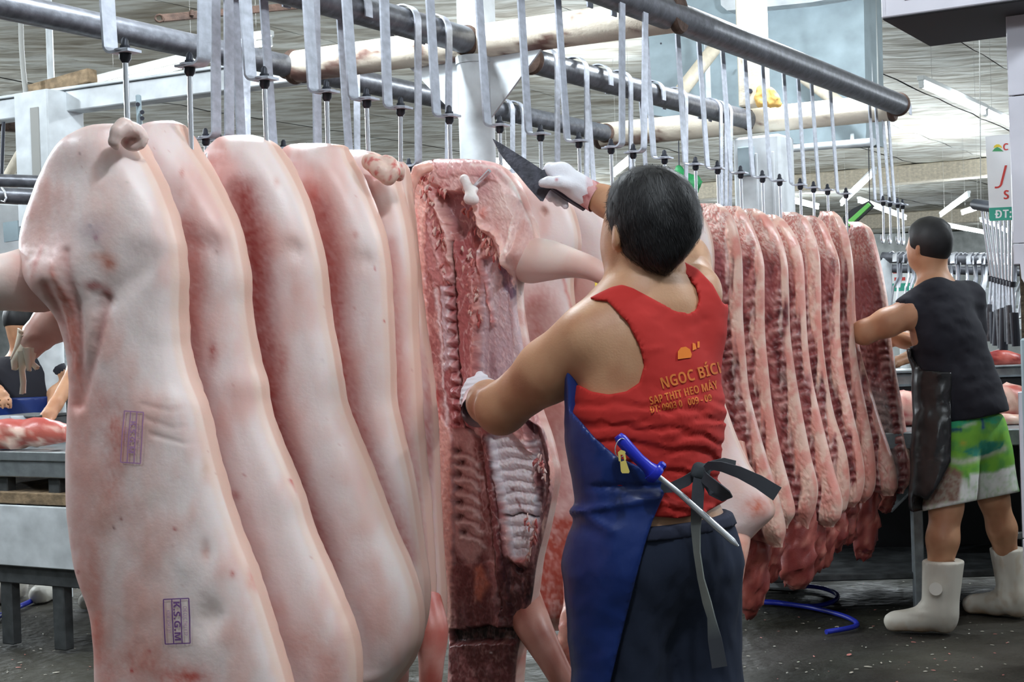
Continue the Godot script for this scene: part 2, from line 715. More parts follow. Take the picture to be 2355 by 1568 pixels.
# sdf: the body; post(p, d) -> value to mesh (or null)
func nets(sdf: Sdf, post, box: AABB, cell: float, color_at = null, slack := 0.0) -> MB:
	var mb := MB.new()
	var B := 4
	var nb := Vector3i((box.size / (cell * B)).ceil()) + Vector3i.ONE
	var n := nb * B + Vector3i.ONE
	var o := box.position
	var val := PackedFloat32Array()
	val.resize(n.x * n.y * n.z)
	val.fill(1e6)
	var sx := 1
	var sy := n.x
	var sz := n.x * n.y
	var blocks := []
	var reach := cell * B * 1.25
	for bz in nb.z:
		for by in nb.y:
			for bx in nb.x:
				var c := o + Vector3(bx * B + 2, by * B + 2, bz * B + 2) * cell
				var near: Sdf = sdf.around(c, reach)
				if absf(near.last) > reach + slack: continue
				blocks.append(Vector3i(bx, by, bz) * B)
				for z in range(bz * B, bz * B + B + 1):
					for y in range(by * B, by * B + B + 1):
						var q := bx * B + y * sy + z * sz
						for x in B + 1:
							if val[q + x] > 1e5:
								var p := o + Vector3(bx * B + x, y, z) * cell
								val[q + x] = near.d(p) if post == null else post.call(p, near.d(p))
	var vid := {}
	var cells := PackedInt32Array()
	for s: Vector3i in blocks:
		for z in range(s.z, s.z + B):
			for y in range(s.y, s.y + B):
				for x in range(s.x, s.x + B):
					var q := x + y * sy + z * sz
					var a := PackedFloat32Array([val[q], val[q + 1], val[q + sy], val[q + sy + 1], val[q + sz], val[q + sz + 1], val[q + sy + sz], val[q + sy + sz + 1]])
					var neg := 0
					for k in 8:
						if a[k] < 0.0: neg += 1
					if neg == 0 or neg == 8: continue
					var p := Vector3.ZERO
					var m := 0
					for e: Array in EDGES:
						var u := a[e[0]]
						var w := a[e[1]]
						if (u < 0.0) != (w < 0.0):
							var t := u / (u - w)
							p += CORNERS[e[0]].lerp(CORNERS[e[1]], t)
							m += 1
					p = o + (Vector3(x, y, z) + p / m) * cell
					vid[q] = mb.v.size()
					cells.append(q)
					if color_at != null: mb.add(p, color_at.call(p))
					else: mb.add(p)
	var from := 0
	for q in cells:
		var v0: float = val[q]
		for ax in 3:
			var st: int = [sx, sy, sz][ax]
			var v1: float = val[q + st]
			if (v0 < 0.0) == (v1 < 0.0): continue
			var u: int = [sy, sz, sx][ax]
			var w: int = [sz, sx, sy][ax]
			if not (vid.has(q - u) and vid.has(q - w) and vid.has(q - u - w)): continue
			var i0: int = vid[q]
			var i1: int = vid[q - u]
			var i2: int = vid[q - u - w]
			var i3: int = vid[q - w]
			if v0 < 0.0: mb.i.append_array([i0, i2, i1, i0, i3, i2])
			else: mb.i.append_array([i0, i1, i2, i0, i2, i3])
	mb.fix(from)
	return mb

const EDGES := [[0, 1], [2, 3], [4, 5], [6, 7], [0, 2], [1, 3], [4, 6], [5, 7], [0, 4], [1, 5], [2, 6], [3, 7]]
const CORNERS := [Vector3(0, 0, 0), Vector3(1, 0, 0), Vector3(0, 1, 0), Vector3(1, 1, 0), Vector3(0, 0, 1), Vector3(1, 0, 1), Vector3(0, 1, 1), Vector3(1, 1, 1)]

# signed distance to an outline, in drawing units (negative inside)
func poly_d(poly: PackedVector2Array, x: float, y: float) -> float:
	var q := Vector2(x, y)
	var best := 1e12
	var inside := false
	var n := poly.size()
	for k in n:
		var a := poly[k]
		var b := poly[(k + 1) % n]
		var ab := b - a
		var t := clampf((q - a).dot(ab) / maxf(ab.length_squared(), 1e-6), 0.0, 1.0)
		best = minf(best, (a + ab * t - q).length_squared())
		if (a.y > y) != (b.y > y) and x < (b.x - a.x) * (y - a.y) / (b.y - a.y) + a.x:
			inside = not inside
	return -sqrt(best) if inside else sqrt(best)

# a signed distance to an outline, kept on a grid for speed; value() in drawing units
class Outline:
	var lo := Vector2.ZERO
	var n := Vector2i.ZERO
	var st := 4.0
	var g := PackedFloat32Array()
	func value(x: float, y: float) -> float:
		var u := clampf((x - lo.x) / st, 0.0, n.x - 1.001)
		var v := clampf((y - lo.y) / st, 0.0, n.y - 1.001)
		var i := int(u)
		var j := int(v)
		var a := u - i
		var b := v - j
		var q := j * n.x + i
		return lerpf(lerpf(g[q], g[q + 1], a), lerpf(g[q + n.x], g[q + n.x + 1], a), b)

func outline(a: Array, st := 4.0) -> Outline:
	var o := Outline.new()
	var p := xy(a)
	var hi := p[0]
	o.lo = p[0]
	for q in p:
		o.lo = o.lo.min(q)
		hi = hi.max(q)
	o.lo -= Vector2(40, 40)
	hi += Vector2(40, 40)
	o.st = st
	o.n = Vector2i(((hi - o.lo) / st).ceil()) + Vector2i(2, 2)
	o.g.resize(o.n.x * o.n.y)
	for j in o.n.y:
		for i in o.n.x:
			o.g[j * o.n.x + i] = poly_d(p, o.lo.x + i * st, o.lo.y + j * st)
	return o

func smax(a: float, b: float, k: float) -> float:
	var g := maxf(k - absf(a - b), 0.0) / k
	return maxf(a, b) + g * g * k * 0.25

func smin(a: float, b: float, k: float) -> float:
	var g := maxf(k - absf(a - b), 0.0) / k
	return minf(a, b) - g * g * k * 0.25

# lettering laid on a surface: place(Vector2 in text units: x right, y up, height 1 em) -> Vector3
func letters(text: String, bold: bool, place: Callable, mb: MB, narrow := 1.0):
	var f := SystemFont.new()
	f.font_names = PackedStringArray(["Droid Sans"])
	f.font_weight = 700 if bold else 400
	var tm := TextMesh.new()
	tm.text = text
	tm.font = f
	tm.font_size = 64
	tm.pixel_size = 1.0 / 64.0
	tm.depth = 0.0
	tm.curve_step = 4.0
	var arr := tm.get_mesh_arrays()
	if arr.is_empty() or arr[Mesh.ARRAY_VERTEX] == null: return
	var vv: PackedVector3Array = arr[Mesh.ARRAY_VERTEX]
	var s := mb.v.size()
	for p in vv: mb.add(place.call(Vector2(p.x * narrow, p.y)))
	if arr[Mesh.ARRAY_INDEX] != null and arr[Mesh.ARRAY_INDEX].size():
		for k in arr[Mesh.ARRAY_INDEX]: mb.i.append(s + k)
	else:
		for k in vv.size(): mb.i.append(s + k)

# makes open print face the eye's side of its surface
func face(mb: MB, towards: Vector3):
	for k in range(0, mb.i.size(), 3):
		var a := mb.v[mb.i[k]]
		if (mb.v[mb.i[k + 2]] - a).cross(mb.v[mb.i[k + 1]] - a).dot(towards) < 0:
			var t := mb.i[k + 1]
			mb.i[k + 1] = mb.i[k + 2]
			mb.i[k + 2] = t

# ------------------------------------------------------------------ lamps
const CEIL_Y := 4.25
const ORD := ["first", "second", "third", "fourth", "fifth", "sixth", "seventh", "eighth", "ninth", "tenth", "eleventh", "twelfth", "thirteenth", "fourteenth", "fifteenth", "sixteenth", "seventeenth", "eighteenth", "nineteenth", "twentieth", "twenty-first", "twenty-second", "twenty-third", "twenty-fourth", "twenty-fifth", "twenty-sixth", "twenty-seventh", "twenty-eighth"]

func tube_lamp(a: Vector3, b: Vector3, label: String, energy: float, group := "", around := 1.0, glow := "tube_glow"):
	var t := thing("tube_light", label, "light", (a + b) * 0.5, group)
	var d := (b - a).normalized()
	var across := d.cross(Vector3.UP).normalized()
	var mb := MB.new()
	mb.tube([a, b], 0.019, 12)
	put("tube", mb, mats[glow], t)
	mb = MB.new()
	var bs := Basis(d, d.cross(across).normalized() * -1.0, across)
	bs.y = Vector3.UP
	bs = bs.orthonormalized()
	mb.box(Transform3D(bs, (a + b) * 0.5 + Vector3(0, 0.05, 0)), Vector3((b - a).length() + 0.06, 0.04, 0.055), 0.006)
	put("batten", mb, mats.white_plastic, t)
	for e in [a - d * 0.012, b + d * 0.012]:
		mb = MB.new()
		mb.box(Transform3D(bs, e + Vector3(0, 0.012, 0)), Vector3(0.022, 0.07, 0.036), 0.004)
		put("lamp_holder", mb, mats.white_plastic, t)
	for e in [0.15, 0.85]:
		mb = MB.new()
		var w: Vector3 = a.lerp(b, e) + Vector3(0, 0.065, 0)
		mb.tube([w, Vector3(w.x, CEIL_Y - 0.01, w.z)], 0.0012, 6)
		put("suspension_wire", mb, mats.cord_grey, t)
	if energy > 0.0:
		var l := AreaLight3D.new()
		l.name = "light"
		l.area_size = Vector2((b - a).length(), 0.06)
		l.light_energy = energy
		l.light_color = Color(0.93, 0.97, 1.0)
		l.area_range = 60.0
		l.shadow_enabled = true
		t.add_child(l)
		l.global_transform = Transform3D(Basis(d, across, Vector3.UP).orthonormalized(), (a + b) * 0.5 - Vector3(0, 0.024, 0))
		if l.global_basis.z.y < 0: l.rotate_object_local(Vector3.RIGHT, PI)
		var o := OmniLight3D.new()
		o.name = "light_around"
		o.light_energy = energy * around
		o.light_color = Color(0.93, 0.97, 1.0)
		o.omni_range = 60.0
		o.omni_attenuation = 2.0
		o.light_size = 0.06
		o.shadow_enabled = true
		t.add_child(o)
		o.position = across * 0.05 - Vector3(0, 0.07, 0)

func build_lamps():
	var ly := EYE.y + 1.7
	var v := func(px, py): return at_y(px, py, ly)
	tube_lamp(v.call(226, 198), v.call(482, 136), "glowing tube light over the white beam at upper left", 1.6)
	tube_lamp(v.call(2120, 196), v.call(2262, 258), "long tube light beside the white pillar, nearer of its pair", 0.9, "", 0.5)
	tube_lamp(v.call(2268, 262), v.call(2350, 300), "tube light running into the white pillar, farther of its pair", 0.9, "", 0.5)
	tube_lamp(v.call(1936, 470), v.call(2012, 397), "tube light slanting up to the right above the far carcasses", 3.0)
	tube_lamp(v.call(1976, 463), v.call(2082, 503), "tube light slanting down to the right above the black-shirted butcher", 3.0)
	tube_lamp(v.call(1776, 452), v.call(1880, 478), "tube light behind the far hooks next to the square column", 2.2)
	tube_lamp(v.call(2164, 496), v.call(2228, 450), "tube light slanting up right of the black-shirted butcher's head", 3.0)
	tube_lamp(v.call(2214, 491), v.call(2256, 478), "short tube light beside the dark hook cluster at right", 3.0)
	tube_lamp(v.call(2176, 520), v.call(2262, 536), "lowest long tube light right of the black-shirted butcher's head", 3.0)
	tube_lamp(v.call(1412, 402), v.call(1458, 366), "tube light just above the red-vested butcher's hair", 3.0)
	tube_lamp(v.call(586, 102), v.call(616, 98), "small far tube light seen end-on between the upper left straps", 2.0)
	tube_lamp(v.call(1128, 376), v.call(1172, 384), "far tube light glimpsed behind the knife tip", 3.0)
	tube_lamp(v.call(2256, 508), v.call(2300, 522), "far tube light behind the dark hook cluster, left of its pair", 3.0)
	tube_lamp(v.call(2296, 524), v.call(2318, 534), "far tube light behind the dark hook cluster, right of its pair", 3.0)
	# unseen tubes, near and far, added to light the carcasses and ceiling
	var spots := [[-2.6, -2.6, 1.7], [0.3, -1.6, 1.4], [-1.4, 0.4, 0.35], [2.3, -3.4, 1.6], [-0.7, -4.6, 1.8], [3.6, -6.2, 1.8], [-3.6, -5.4, 2.4], [1.4, -6.9, 1.8], [6.5, -4.0, 1.8], [2.6, 0.0, 0.35], [-6.0, -9.0, 8.0], [-9.5, -16.0, 14.0], [-12.0, -26.0, 14.0], [9.0, -10.0, 6.0], [12.5, -18.0, 8.0], [16.0, -29.0, 10.0], [-6.0, -27.0, 8.0], [0.0, -30.0, 9.0], [6.0, -34.0, 9.0], [-10.0, -40.0, 10.0], [-2.0, -44.0, 10.0], [6.0, -46.0, 10.0], [13.0, -46.0, 10.0]]
	for q in spots:
		var p := Vector3(q[0], 3.02, q[1])
		tube_lamp(p - ROWD * 0.6, p + ROWD * 0.6, "unseen fluorescent tube light, added to light the hall and its ceiling", q[2], "added unseen tube lights", 1.0)

# ------------------------------------------------------------------ the hall
func build_hall():
	var ceil_y := CEIL_Y
	var mb := MB.new()
	# floor: poured concrete with slight hollows where water stands
	var x0 := -19.0
	var x1 := 25.0
	var z0 := -52.0
	var z1 := 6.0
	var nx := 150
	var nz := 150
	for j in nz + 1:
		for i in nx + 1:
			var x := lerpf(x0, x1, float(i) / nx)
			var tz := float(j) / nz
			var z := lerpf(z1, z0, tz)
			var n := noise.get_noise_2d(x * 0.9, z * 0.9)
			var n2 := noise.get_noise_2d(x * 3.1 + 50, z * 3.1)
			var k := clampf(0.5 + n * 0.9 + n2 * 0.4, 0, 1)
			mb.add(Vector3(x, n * 0.004 - 0.004, z), lin(40, 39, 35).lerp(lin(76, 73, 65), k))
	for j in nz:
		for i in nx:
			var a := j * (nx + 1) + i
			mb.quad(a, a + nx + 1, a + nx + 2, a + 1)
	face(mb, Vector3.UP)
	struct("floor", mb, mats.wet_concrete)
	mb = MB.new()
	mb.box(Transform3D(Basis.IDENTITY, Vector3(3, -0.16, -23)), Vector3(44, 0.28, 58))
	struct("floor_slab", mb, mats.wall_paint)
	# walls with thickness
	for w in [["wall_back", Vector3(3, 2.2, -52.1), Vector3(44.4, 5.0, 0.2)], ["wall_front", Vector3(3, 2.2, 6.1), Vector3(44.4, 5.0, 0.2)], ["wall_left", Vector3(-19.1, 2.2, -23), Vector3(0.2, 5.0, 58.4)], ["wall_right", Vector3(25.1, 2.2, -23), Vector3(0.2, 5.0, 58.4)]]:
		mb = MB.new()
		mb.box(Transform3D(Basis.IDENTITY, w[1]), w[2])
		struct(w[0], mb, mats.wall_paint)
	# ceiling: quilted foil sheets laid side by side along the rails' direction, with a slab above
	var ce := base("ceiling")
	tag(ce, "", "", "", "structure")
	mb = MB.new()
	mb.box(Transform3D(Basis.IDENTITY, Vector3(3, ceil_y + 0.2, -23)), Vector3(44.4, 0.2, 58.4))
	put("roof_deck", mb, mats.wall_paint, ce)
	for k in range(-20, 22):
		mb = MB.new()
		var w := 1.3
		var m := 7
		var len0 := -14.0
		var nl := 140
		for j in nl + 1:
			for i in m + 1:
				var u := (k + float(i) / m * 0.985) * w
				var s := len0 + j * 0.5
				var p := ROWN * u + ROWD * s
				var sag := sin(PI * i / m) * -0.02
				p.y = ceil_y + sag + noise.get_noise_2d(u * 1.6, s * 1.1) * 0.03 + 0.02 + (k % 2) * 0.004
				p.x = clampf(p.x, -18.99, 24.99)
				p.z = clampf(p.z, -51.99, 5.99)
				var n := noise.get_noise_2d(u * 0.5 + 30, s * 2.0)
				var n2 := noise2.get_noise_2d(u * 0.3, s * 0.4 + 11)
				mb.add(p, Color.WHITE.lerp(lin(196, 186, 172), clampf(n * 1.3 + n2 * 0.6, 0, 1)))
		for j in nl:
			for i in m:
				var a := j * (m + 1) + i
				mb.quad(a, a + m + 1, a + m + 2, a + 1)
		face(mb, Vector3.DOWN)
		put("ceiling_panel", mb, mats.foil_ceiling, ce)
	# beams under the ceiling, across the rails
	for q in [[29.0, 0.34, 0.5], [42.0, 0.4, 0.5]]:
		mb = MB.new()
		mb.box(Transform3D(Basis(ROWN, Vector3.UP, -ROWD).orthonormalized(), ROWD * q[0] + Vector3(0, ceil_y - q[1] * 0.5, 0) - ROWN * 6), Vector3(34, q[1], q[2]), 0.02)
		var o := struct("ceiling_beam", mb, mats.cream_paint)
		o.set_meta("label", "pale cross beam under the foil ceiling, nearer one" if q[0] < 30 else "pale cross beam under the foil ceiling, farther one")

# ------------------------------------------------------------------ rails
func rail_pt(px: float, py: float) -> Vector3:
	return at_y(px, py, EYE.y + RAIL_H)

func pipe(called: String, label: String, a: Vector3, b: Vector3, r: float, m: String, weld := true, tint := false):
	var t := thing(called, label, "pipe")
	var mb := MB.new()
	var path := []
	var n := 60
	for k in n + 1: path.append(a.lerp(b, float(k) / n))
	mb.tube(path, r, 28, true)
	if tint:
		for k in mb.v.size():
			var p := mb.v[k]
			var u := noise.get_noise_3d(p.x * 5, p.y * 9, p.z * 5) + 0.4 * noise.get_noise_3d(p.x * 22, p.y * 22, p.z * 22)
			var low := clampf((EYE.y + RAIL_H - p.y) / r, -1, 1)
			var c := lin(232, 222, 204)
			var rust := lin(122, 92, 84)
			# paint has flaked off along the underside and towards the front rail's weld
			var nearw := smoothstep(0.62, 0.95, (p - b).dot(a - b) / (a - b).length_squared())
			c = c.lerp(lin(196, 180, 158), clampf(u * 0.8, 0, 1))
			c = c.lerp(rust, clampf(smoothstep(0.25, 0.5, u + low * 0.22 - 0.16) + smoothstep(-0.1, 0.25, u + low * 0.6 - 0.2) * nearw, 0, 1))
			mb.c[k] = c
	put("pipe", mb, mats[m], t)
	if weld:
		for e in [[a, b], [b, a]]:
			mb = MB.new()
			var d: Vector3 = (e[1] - e[0]).normalized()
			var rows := []
			for k in 9:
				var s := k / 8.0
				rows.append(e[0] + d * (s - 0.5) * 0.03)
			var rad := []
			for k in 9: rad.append(r + 0.006 * sin(PI * k / 8.0) + 0.0005)
			mb.tube(rows, rad, 28, true)
			put("weld_bead", mb, mats.rust_steel, t)
	return t

var rails := {}

func build_rails():
	var h := EYE.y + RAIL_H
	var r1a := ROW0 + ROWD * -4.2 + Vector3(0, h, 0)
	var r1b := rail_pt(2066, 240)
	pipe("rail_pipe", "grey overhead rail pipe nearest the camera, straps looped over it", r1a, r1b, 0.05, "pipe_grey")
	var ba := rail_pt(910, 46)
	var col := rail_pt(1090, 98)
	var bd := (rail_pt(1615, 248) - ba).normalized()
	pipe("rail_pipe", "grey middle rail pipe left of the round white column", ba - bd * 3.4, col - bd * 0.05, 0.046, "pipe_grey")
	pipe("rail_pipe", "grey middle rail pipe right of the round white column", rail_pt(1222, 140), rail_pt(1722, 276), 0.046, "pipe_grey")
	rails["B"] = [ba, bd]
	var aa := rail_pt(246, 61)
	var ad := (rail_pt(1312, 288) - aa).normalized()
	pipe("rail_pipe", "dark grey rear rail pipe crossing the upper left corner", aa - ad * 2.2, rail_pt(660, 152), 0.041, "pipe_grey")
	pipe("rail_pipe", "dark grey rear rail pipe passing behind the round column", rail_pt(700, 160), rail_pt(1392, 306), 0.043, "pipe_grey")
	rails["A"] = [aa, ad]
	pipe("cross_pipe", "cream flaking cross pipe joining the rails above the open carcass", rail_pt(676, 154), rail_pt(1560, 32), 0.058, "pipe_cream", true, true)
	pipe("cross_pipe", "cream flaking cross pipe at the far end of the rails", rail_pt(1378, 312), rail_pt(2052, 246), 0.064, "pipe_cream", true, true)
	# round column with gusset plates under the near cross pipe
	var t := thing("column", "round white steel column with triangular gusset plates", "column", Vector3(col.x, 0, col.z))
	var mb := MB.new()
	mb.tube([Vector3(col.x, 0.0, col.z), Vector3(col.x, h - 0.07, col.z)], 0.062, 32)
	put("shaft", mb, mats.white_paint, t)
	mb = MB.new()
	mb.tube([Vector3(col.x, h - 0.075, col.z), Vector3(col.x, h - 0.05, col.z)], 0.066, 32)
	put("collar", mb, mats.white_paint, t)
	for s in [-1.0, 1.0]:
		mb = MB.new()
		mb.slab(xy([0.05, -0.058, 0.27, -0.052, 0.055, -0.27]), Vector3(col.x, h, col.z), ROWN * s, Vector3.UP, ROWD, -0.005, 0.005)
		put("gusset_plate", mb, mats.white_paint, t)
	mb = MB.new()
	mb.box(Transform3D(Basis.IDENTITY, Vector3(col.x, 0.008, col.z)), Vector3(0.25, 0.016, 0.25), 0.004)
	put("base_plate", mb, mats.white_paint, t)
	t = thing("hanger_post", "cream post running up from the near cross pipe to the roof", "post", Vector3(col.x, h, col.z))
	mb = MB.new()
	mb.box(Transform3D(Basis(ROWN, Vector3.UP, -ROWD).orthonormalized(), Vector3(col.x, h + 1.0, col.z) + ROWD * 0.02), Vector3(0.11, 1.9, 0.09), 0.008)
	put("post", mb, mats.white_paint, t)
	mb = MB.new()
	mb.box(Transform3D(Basis(ROWN, Vector3.UP, -ROWD).orthonormalized(), Vector3(col.x, h + 0.22, col.z) - ROWD * 0.06), Vector3(0.32, 0.09, 0.012), 0.003)
	put("clamp_plate", mb, mats.rust_steel, t)
	# clad square column carrying the far cross pipe
	var c2 := rail_pt(1750, 268)
	t = thing("column", "square clad column under the far cross pipe", "column", Vector3(c2.x, 0, c2.z))
	mb = MB.new()
	var b2 := Basis(ROWN, Vector3.UP, -ROWD).orthonormalized()
	mb.box(Transform3D(b2, Vector3(c2.x, (h - 0.1) * 0.5, c2.z) + ROWD * 0.02), Vector3(0.24, h - 0.1, 0.2), 0.012)
	put("cladding", mb, mats.white_paint, t)
	for s in [-0.085, 0.0, 0.085]:
		mb = MB.new()
		mb.box(Transform3D(b2, Vector3(c2.x, 1.1, c2.z) - ROWD * 0.083 + ROWN * s), Vector3(0.012, 2.0, 0.008), 0.002)
		put("seam_strip", mb, mats.white_paint, t)
	mb = MB.new()
	mb.box(Transform3D(b2, Vector3(c2.x, h - 0.22, c2.z) - ROWD * 0.086 - ROWN * 0.05), Vector3(0.08, 0.14, 0.02), 0.004)
	put("switch_box", mb, mats.blue_grey_paint, t)
	t = thing("roof_post", "cream drilled post rising from the far cross pipe", "post", Vector3(c2.x, h, c2.z))
	mb = MB.new()
	mb.box(Transform3D(b2, Vector3(c2.x, h + 1.0, c2.z) - ROWN * 0.03), Vector3(0.13, 1.9, 0.1), 0.008)
	put("post", mb, mats.cream_paint, t)
	for y in [0.12, 0.3]:
		mb = MB.new()
		var q := Vector3(c2.x, h + y, c2.z) - ROWN * 0.03 - ROWD * 0.05
		mb.tube([q, q - ROWD * 0.012], 0.012, 8)
		put("bolt", mb, mats.bolt_black, t)

# ------------------------------------------------------------------ strap hangers with hooks
func make_hanger(label: String, drop: float, rod: float, r: float, side_z := 1.0) -> Node3D:
	var t := thing("hook_hanger", label, "hook")
	var mb := MB.new()
	var path := []
	path.append(Vector3(-r - 0.004, -0.035, 0))
	for k in 13:
		var a := PI - PI * k / 12.0
		path.append(Vector3(cos(a), sin(a), 0) * (r + 0.004))
	var x := r - 0.012
	path.append(Vector3(r + 0.003, -0.04, 0))
	path.append(Vector3(x, -drop + 0.03, 0))
	for k in range(1, 6):
		var a := PI * 0.5 * k / 5.0
		path.append(Vector3(x - 0.018 + 0.018 * cos(a), -drop + 0.018 - 0.018 * sin(a), 0))
	path.append(Vector3(-0.024, -drop, 0))
	mb.ribbon(path, Vector3.BACK, 0.035, 0.005)
	put("strap", mb, mats.galvanised, t, true)
	mb = MB.new()
	mb.tube([Vector3(0, -drop + 0.0025, 0), Vector3(0, -drop + 0.011, 0)], 0.0105, 6)
	mb.tube([Vector3(0, -drop + 0.011, 0), Vector3(0, -drop + 0.022, 0), Vector3(0, -drop + 0.027, 0)], [0.0075, 0.0065, 0.003], 10)
	mb.tube([Vector3(0, -drop - 0.0025, 0), Vector3(0, -drop - 0.013, 0), Vector3(0, -drop - 0.02, 0)], [0.0115, 0.011, 0.006], 10)
	put("bolt", mb, mats.bolt_black, t, true)
	mb = MB.new()
	mb.tube([Vector3(0, -drop + 0.001, 0), Vector3(0, -drop + 0.0045, 0)], 0.02, 16)
	put("washer", mb, mats.galvanised, t, true)
	mb = MB.new()
	path = [Vector3(0, -drop - 0.02, 0), Vector3(0, -drop - rod * 0.5, 0), Vector3(0, -drop - rod, 0)]
	var rad := [0.0052, 0.0052, 0.0052]
	for k in range(1, 10):
		var a := PI * k / 9.0 * 1.05
		path.append(Vector3(0, -drop - rod - 0.02 * sin(a), (-0.02 + 0.02 * cos(a)) * side_z))
		rad.append(lerpf(0.0052, 0.0045, k / 9.0))
	path.append(path[-1] + Vector3(0, 0.012, -0.004 * side_z))
	rad.append(0.0015)
	mb.tube(path, rad, 10)
	put("hook", mb, mats.steel_rod, t, true)
	return t

func place_hanger(o: Node3D, at: Vector3, side: float, lean := 0.0):
	var x := ROWN * side
	var b := Basis(x, Vector3.UP, x.cross(Vector3.UP)).orthonormalized()
	o.transform = Transform3D(Basis(x.cross(Vector3.UP).normalized(), lean) * b, at)

func build_hangers():
	var h := EYE.y + RAIL_H
	var row := [[288, 130, -1, 0], [445, 150, 1, -0.022], [608, 180, -1, 0], [755, 212, -1, 0.01], [843, 232, -1, 0], [936, 250, -1, 0.04], [1036, 247, -1, 0.01], [1149, 290, -1, 0], [1246, 298, -1, 0.01], [1331, 322, -1, 0], [1405, 339, 1, 0], [1459, 346, 1, -0.01], [1528, 361, -1, 0], [1602, 366, -1, 0.01], [1650, 382, -1, 0], [1703, 393, -1, 0], [1753, 399, -1, 0], [1793, 417, -1, 0], [1840, 415, -1, 0], [1873, 417, -1, 0.01], [1903, 430, -1, 0], [1945, 425, -1, 0]]
	var proto := make_hanger("", RAIL_H - NUT_H, 0.17, 0.05)
	var mirrored := make_hanger("", RAIL_H - NUT_H, 0.18, 0.05)
	var used := {}
	for k in row.size():
		var q: Array = row[k]
		var from: Node3D = proto if q[2] < 0 else mirrored
		var o: Node3D = from
		if used.has(from):
			o = from.duplicate()
			o.name = numbered("hook_hanger")
			add_child(o)
		used[from] = true
		var p := row_at(q[0], q[1])
		place_hanger(o, Vector3(p.x, h, p.z), q[2], q[3])
		tag(o, "galvanised strap hanger with steel hook, %s from the left on the front rail" % ORD[k], "hook", "strap hangers on the front rail")
	var empt := [[2033, 446, 0.012], [2047, 447, 0.005], [2062, 455, -0.008], [2074, 448, -0.004]]
	for k in empt.size():
		var q: Array = empt[k]
		var o := proto.duplicate()
		o.name = numbered("hook_hanger")
		add_child(o)
		var p := row_at(q[0], q[1])
		place_hanger(o, Vector3(p.x, h, p.z), -1, q[2])
		tag(o, "empty strap hanger crowded at the front rail's far end, %s from the left" % ORD[k], "hook", "empty hangers at the end of the front rail")
	# the middle rail
	var rb: Array = rails["B"]
	var mid := [[473, 318, 1, 0], [503, 315, 1, 0], [585, 330, -1, 0.02], [652, 335, -1, 0.0], [703, 316, 1, 0.01], [826, 350, -1, 0], [940, 378, 1, 0], [1012, 390, 1, -0.01], [1262, 420, 1, 0], [1330, 430, 1, 0], [1386, 440, -1, 0], [1432, 446, 1, 0], [1508, 455, -1, 0], [1560, 460, 1, 0], [1640, 470, 1, 0.01], [1652, 470, 1, 0], [1664, 472, 1, -0.01]]
	var nb := ROWD.cross(Vector3.UP).normalized()
	for k in mid.size():
		var q: Array = mid[k]
		var o := proto.duplicate()
		o.name = numbered("hook_hanger")
		add_child(o)
		var p := on_pl(q[0], q[1], rb[0], rb[1].cross(Vector3.UP).normalized())
		place_hanger(o, Vector3(p.x, h, p.z), q[2], q[3])
		tag(o, "strap hanger behind the carcasses, %s from the left on the middle rail" % ORD[k], "hook", "strap hangers on the middle rail")
	var ra: Array = rails["A"]
	var rear := [[1160, 398, 1], [1186, 402, 1], [545, 300, 1], [800, 340, 1]]
	for k in rear.size():
		var q: Array = rear[k]
		var o := proto.duplicate()
		o.name = numbered("hook_hanger")
		add_child(o)
		var p := on_pl(q[0], q[1], ra[0], ra[1].cross(Vector3.UP).normalized())
		place_hanger(o, Vector3(p.x, h, p.z), q[2])
		tag(o, ["strap hanger on the rear rail just right of the round column", "strap hanger on the rear rail, second right of the round column", "strap hanger on the rear rail above the second carcass", "strap hanger on the rear rail above the fourth carcass"][k], "hook", "strap hangers on the rear rail")

# ------------------------------------------------------------------ pork
func new_loft(levels: Array, c: Vector3, tf: float, tb: float, nrm: Vector3, grow_px := 60.0) -> Loft:
	var l := Loft.new()
	l.host = self
	l.o = c
	l.nf = nrm
	l.ax = Vector3.UP.cross(nrm)
	var y0: float = levels[0][0]
	var y1: float = levels[levels.size() - 1][0]
	for q in levels:
		var t := clampf((q[0] - y0) / grow_px, 0.0, 1.0)
		var e := sqrt(maxf(0.0, 1 - (1 - t) * (1 - t)))
		var t2 := clampf((y1 - q[0]) / grow_px, 0.0, 1.0)
		e *= sqrt(maxf(0.0, 1 - (1 - t2) * (1 - t2)))
		e = maxf(e, 0.03)
		l.lv.append([q[0], q[1], q[2], (q[3] if q.size() > 3 else tf) * e, (q[4] if q.size() > 4 else tb) * e])
	return l

# moves the edges in or out so that the rounded body, seen from where it was drawn, ends at the drawn edges
func fit_loft(l: Loft):
	var want := []
	for q in l.lv: want.append([q[1], q[2]])
	for round_ in 4:
		for k in l.lv.size():
			var q: Array = l.lv[k]
			var lo := 1e9
			var hi := -1e9
			var a: Vector3 = on_pl(q[1], q[0], l.o, l.nf)
			var b: Vector3 = on_pl(q[2], q[0], l.o, l.nf)
			for j in 25:
				var s := j / 24.0
				var w := absf(2 * s - 1)
				for side in 2:
					var th: float = q[3] * pow(maxf(0.0, 1.0 - pow(w, l.pf)), 1.0 / l.pf) if side == 0 else -q[4] * pow(maxf(0.0, 1.0 - pow(w, l.pb)), 1.0 / l.pb)
					var x := pix(a.lerp(b, s) + l.nf * th).x
					lo = minf(lo, x)
					hi = maxf(hi, x)
			var dl: float = want[k][0] - lo
			var dr: float = want[k][1] - hi
			var mid: float = (q[1] + q[2]) * 0.5
			q[1] = minf(q[1] + dl, mid - 4.0)
			q[2] = maxf(q[2] + dr, mid + 4.0)

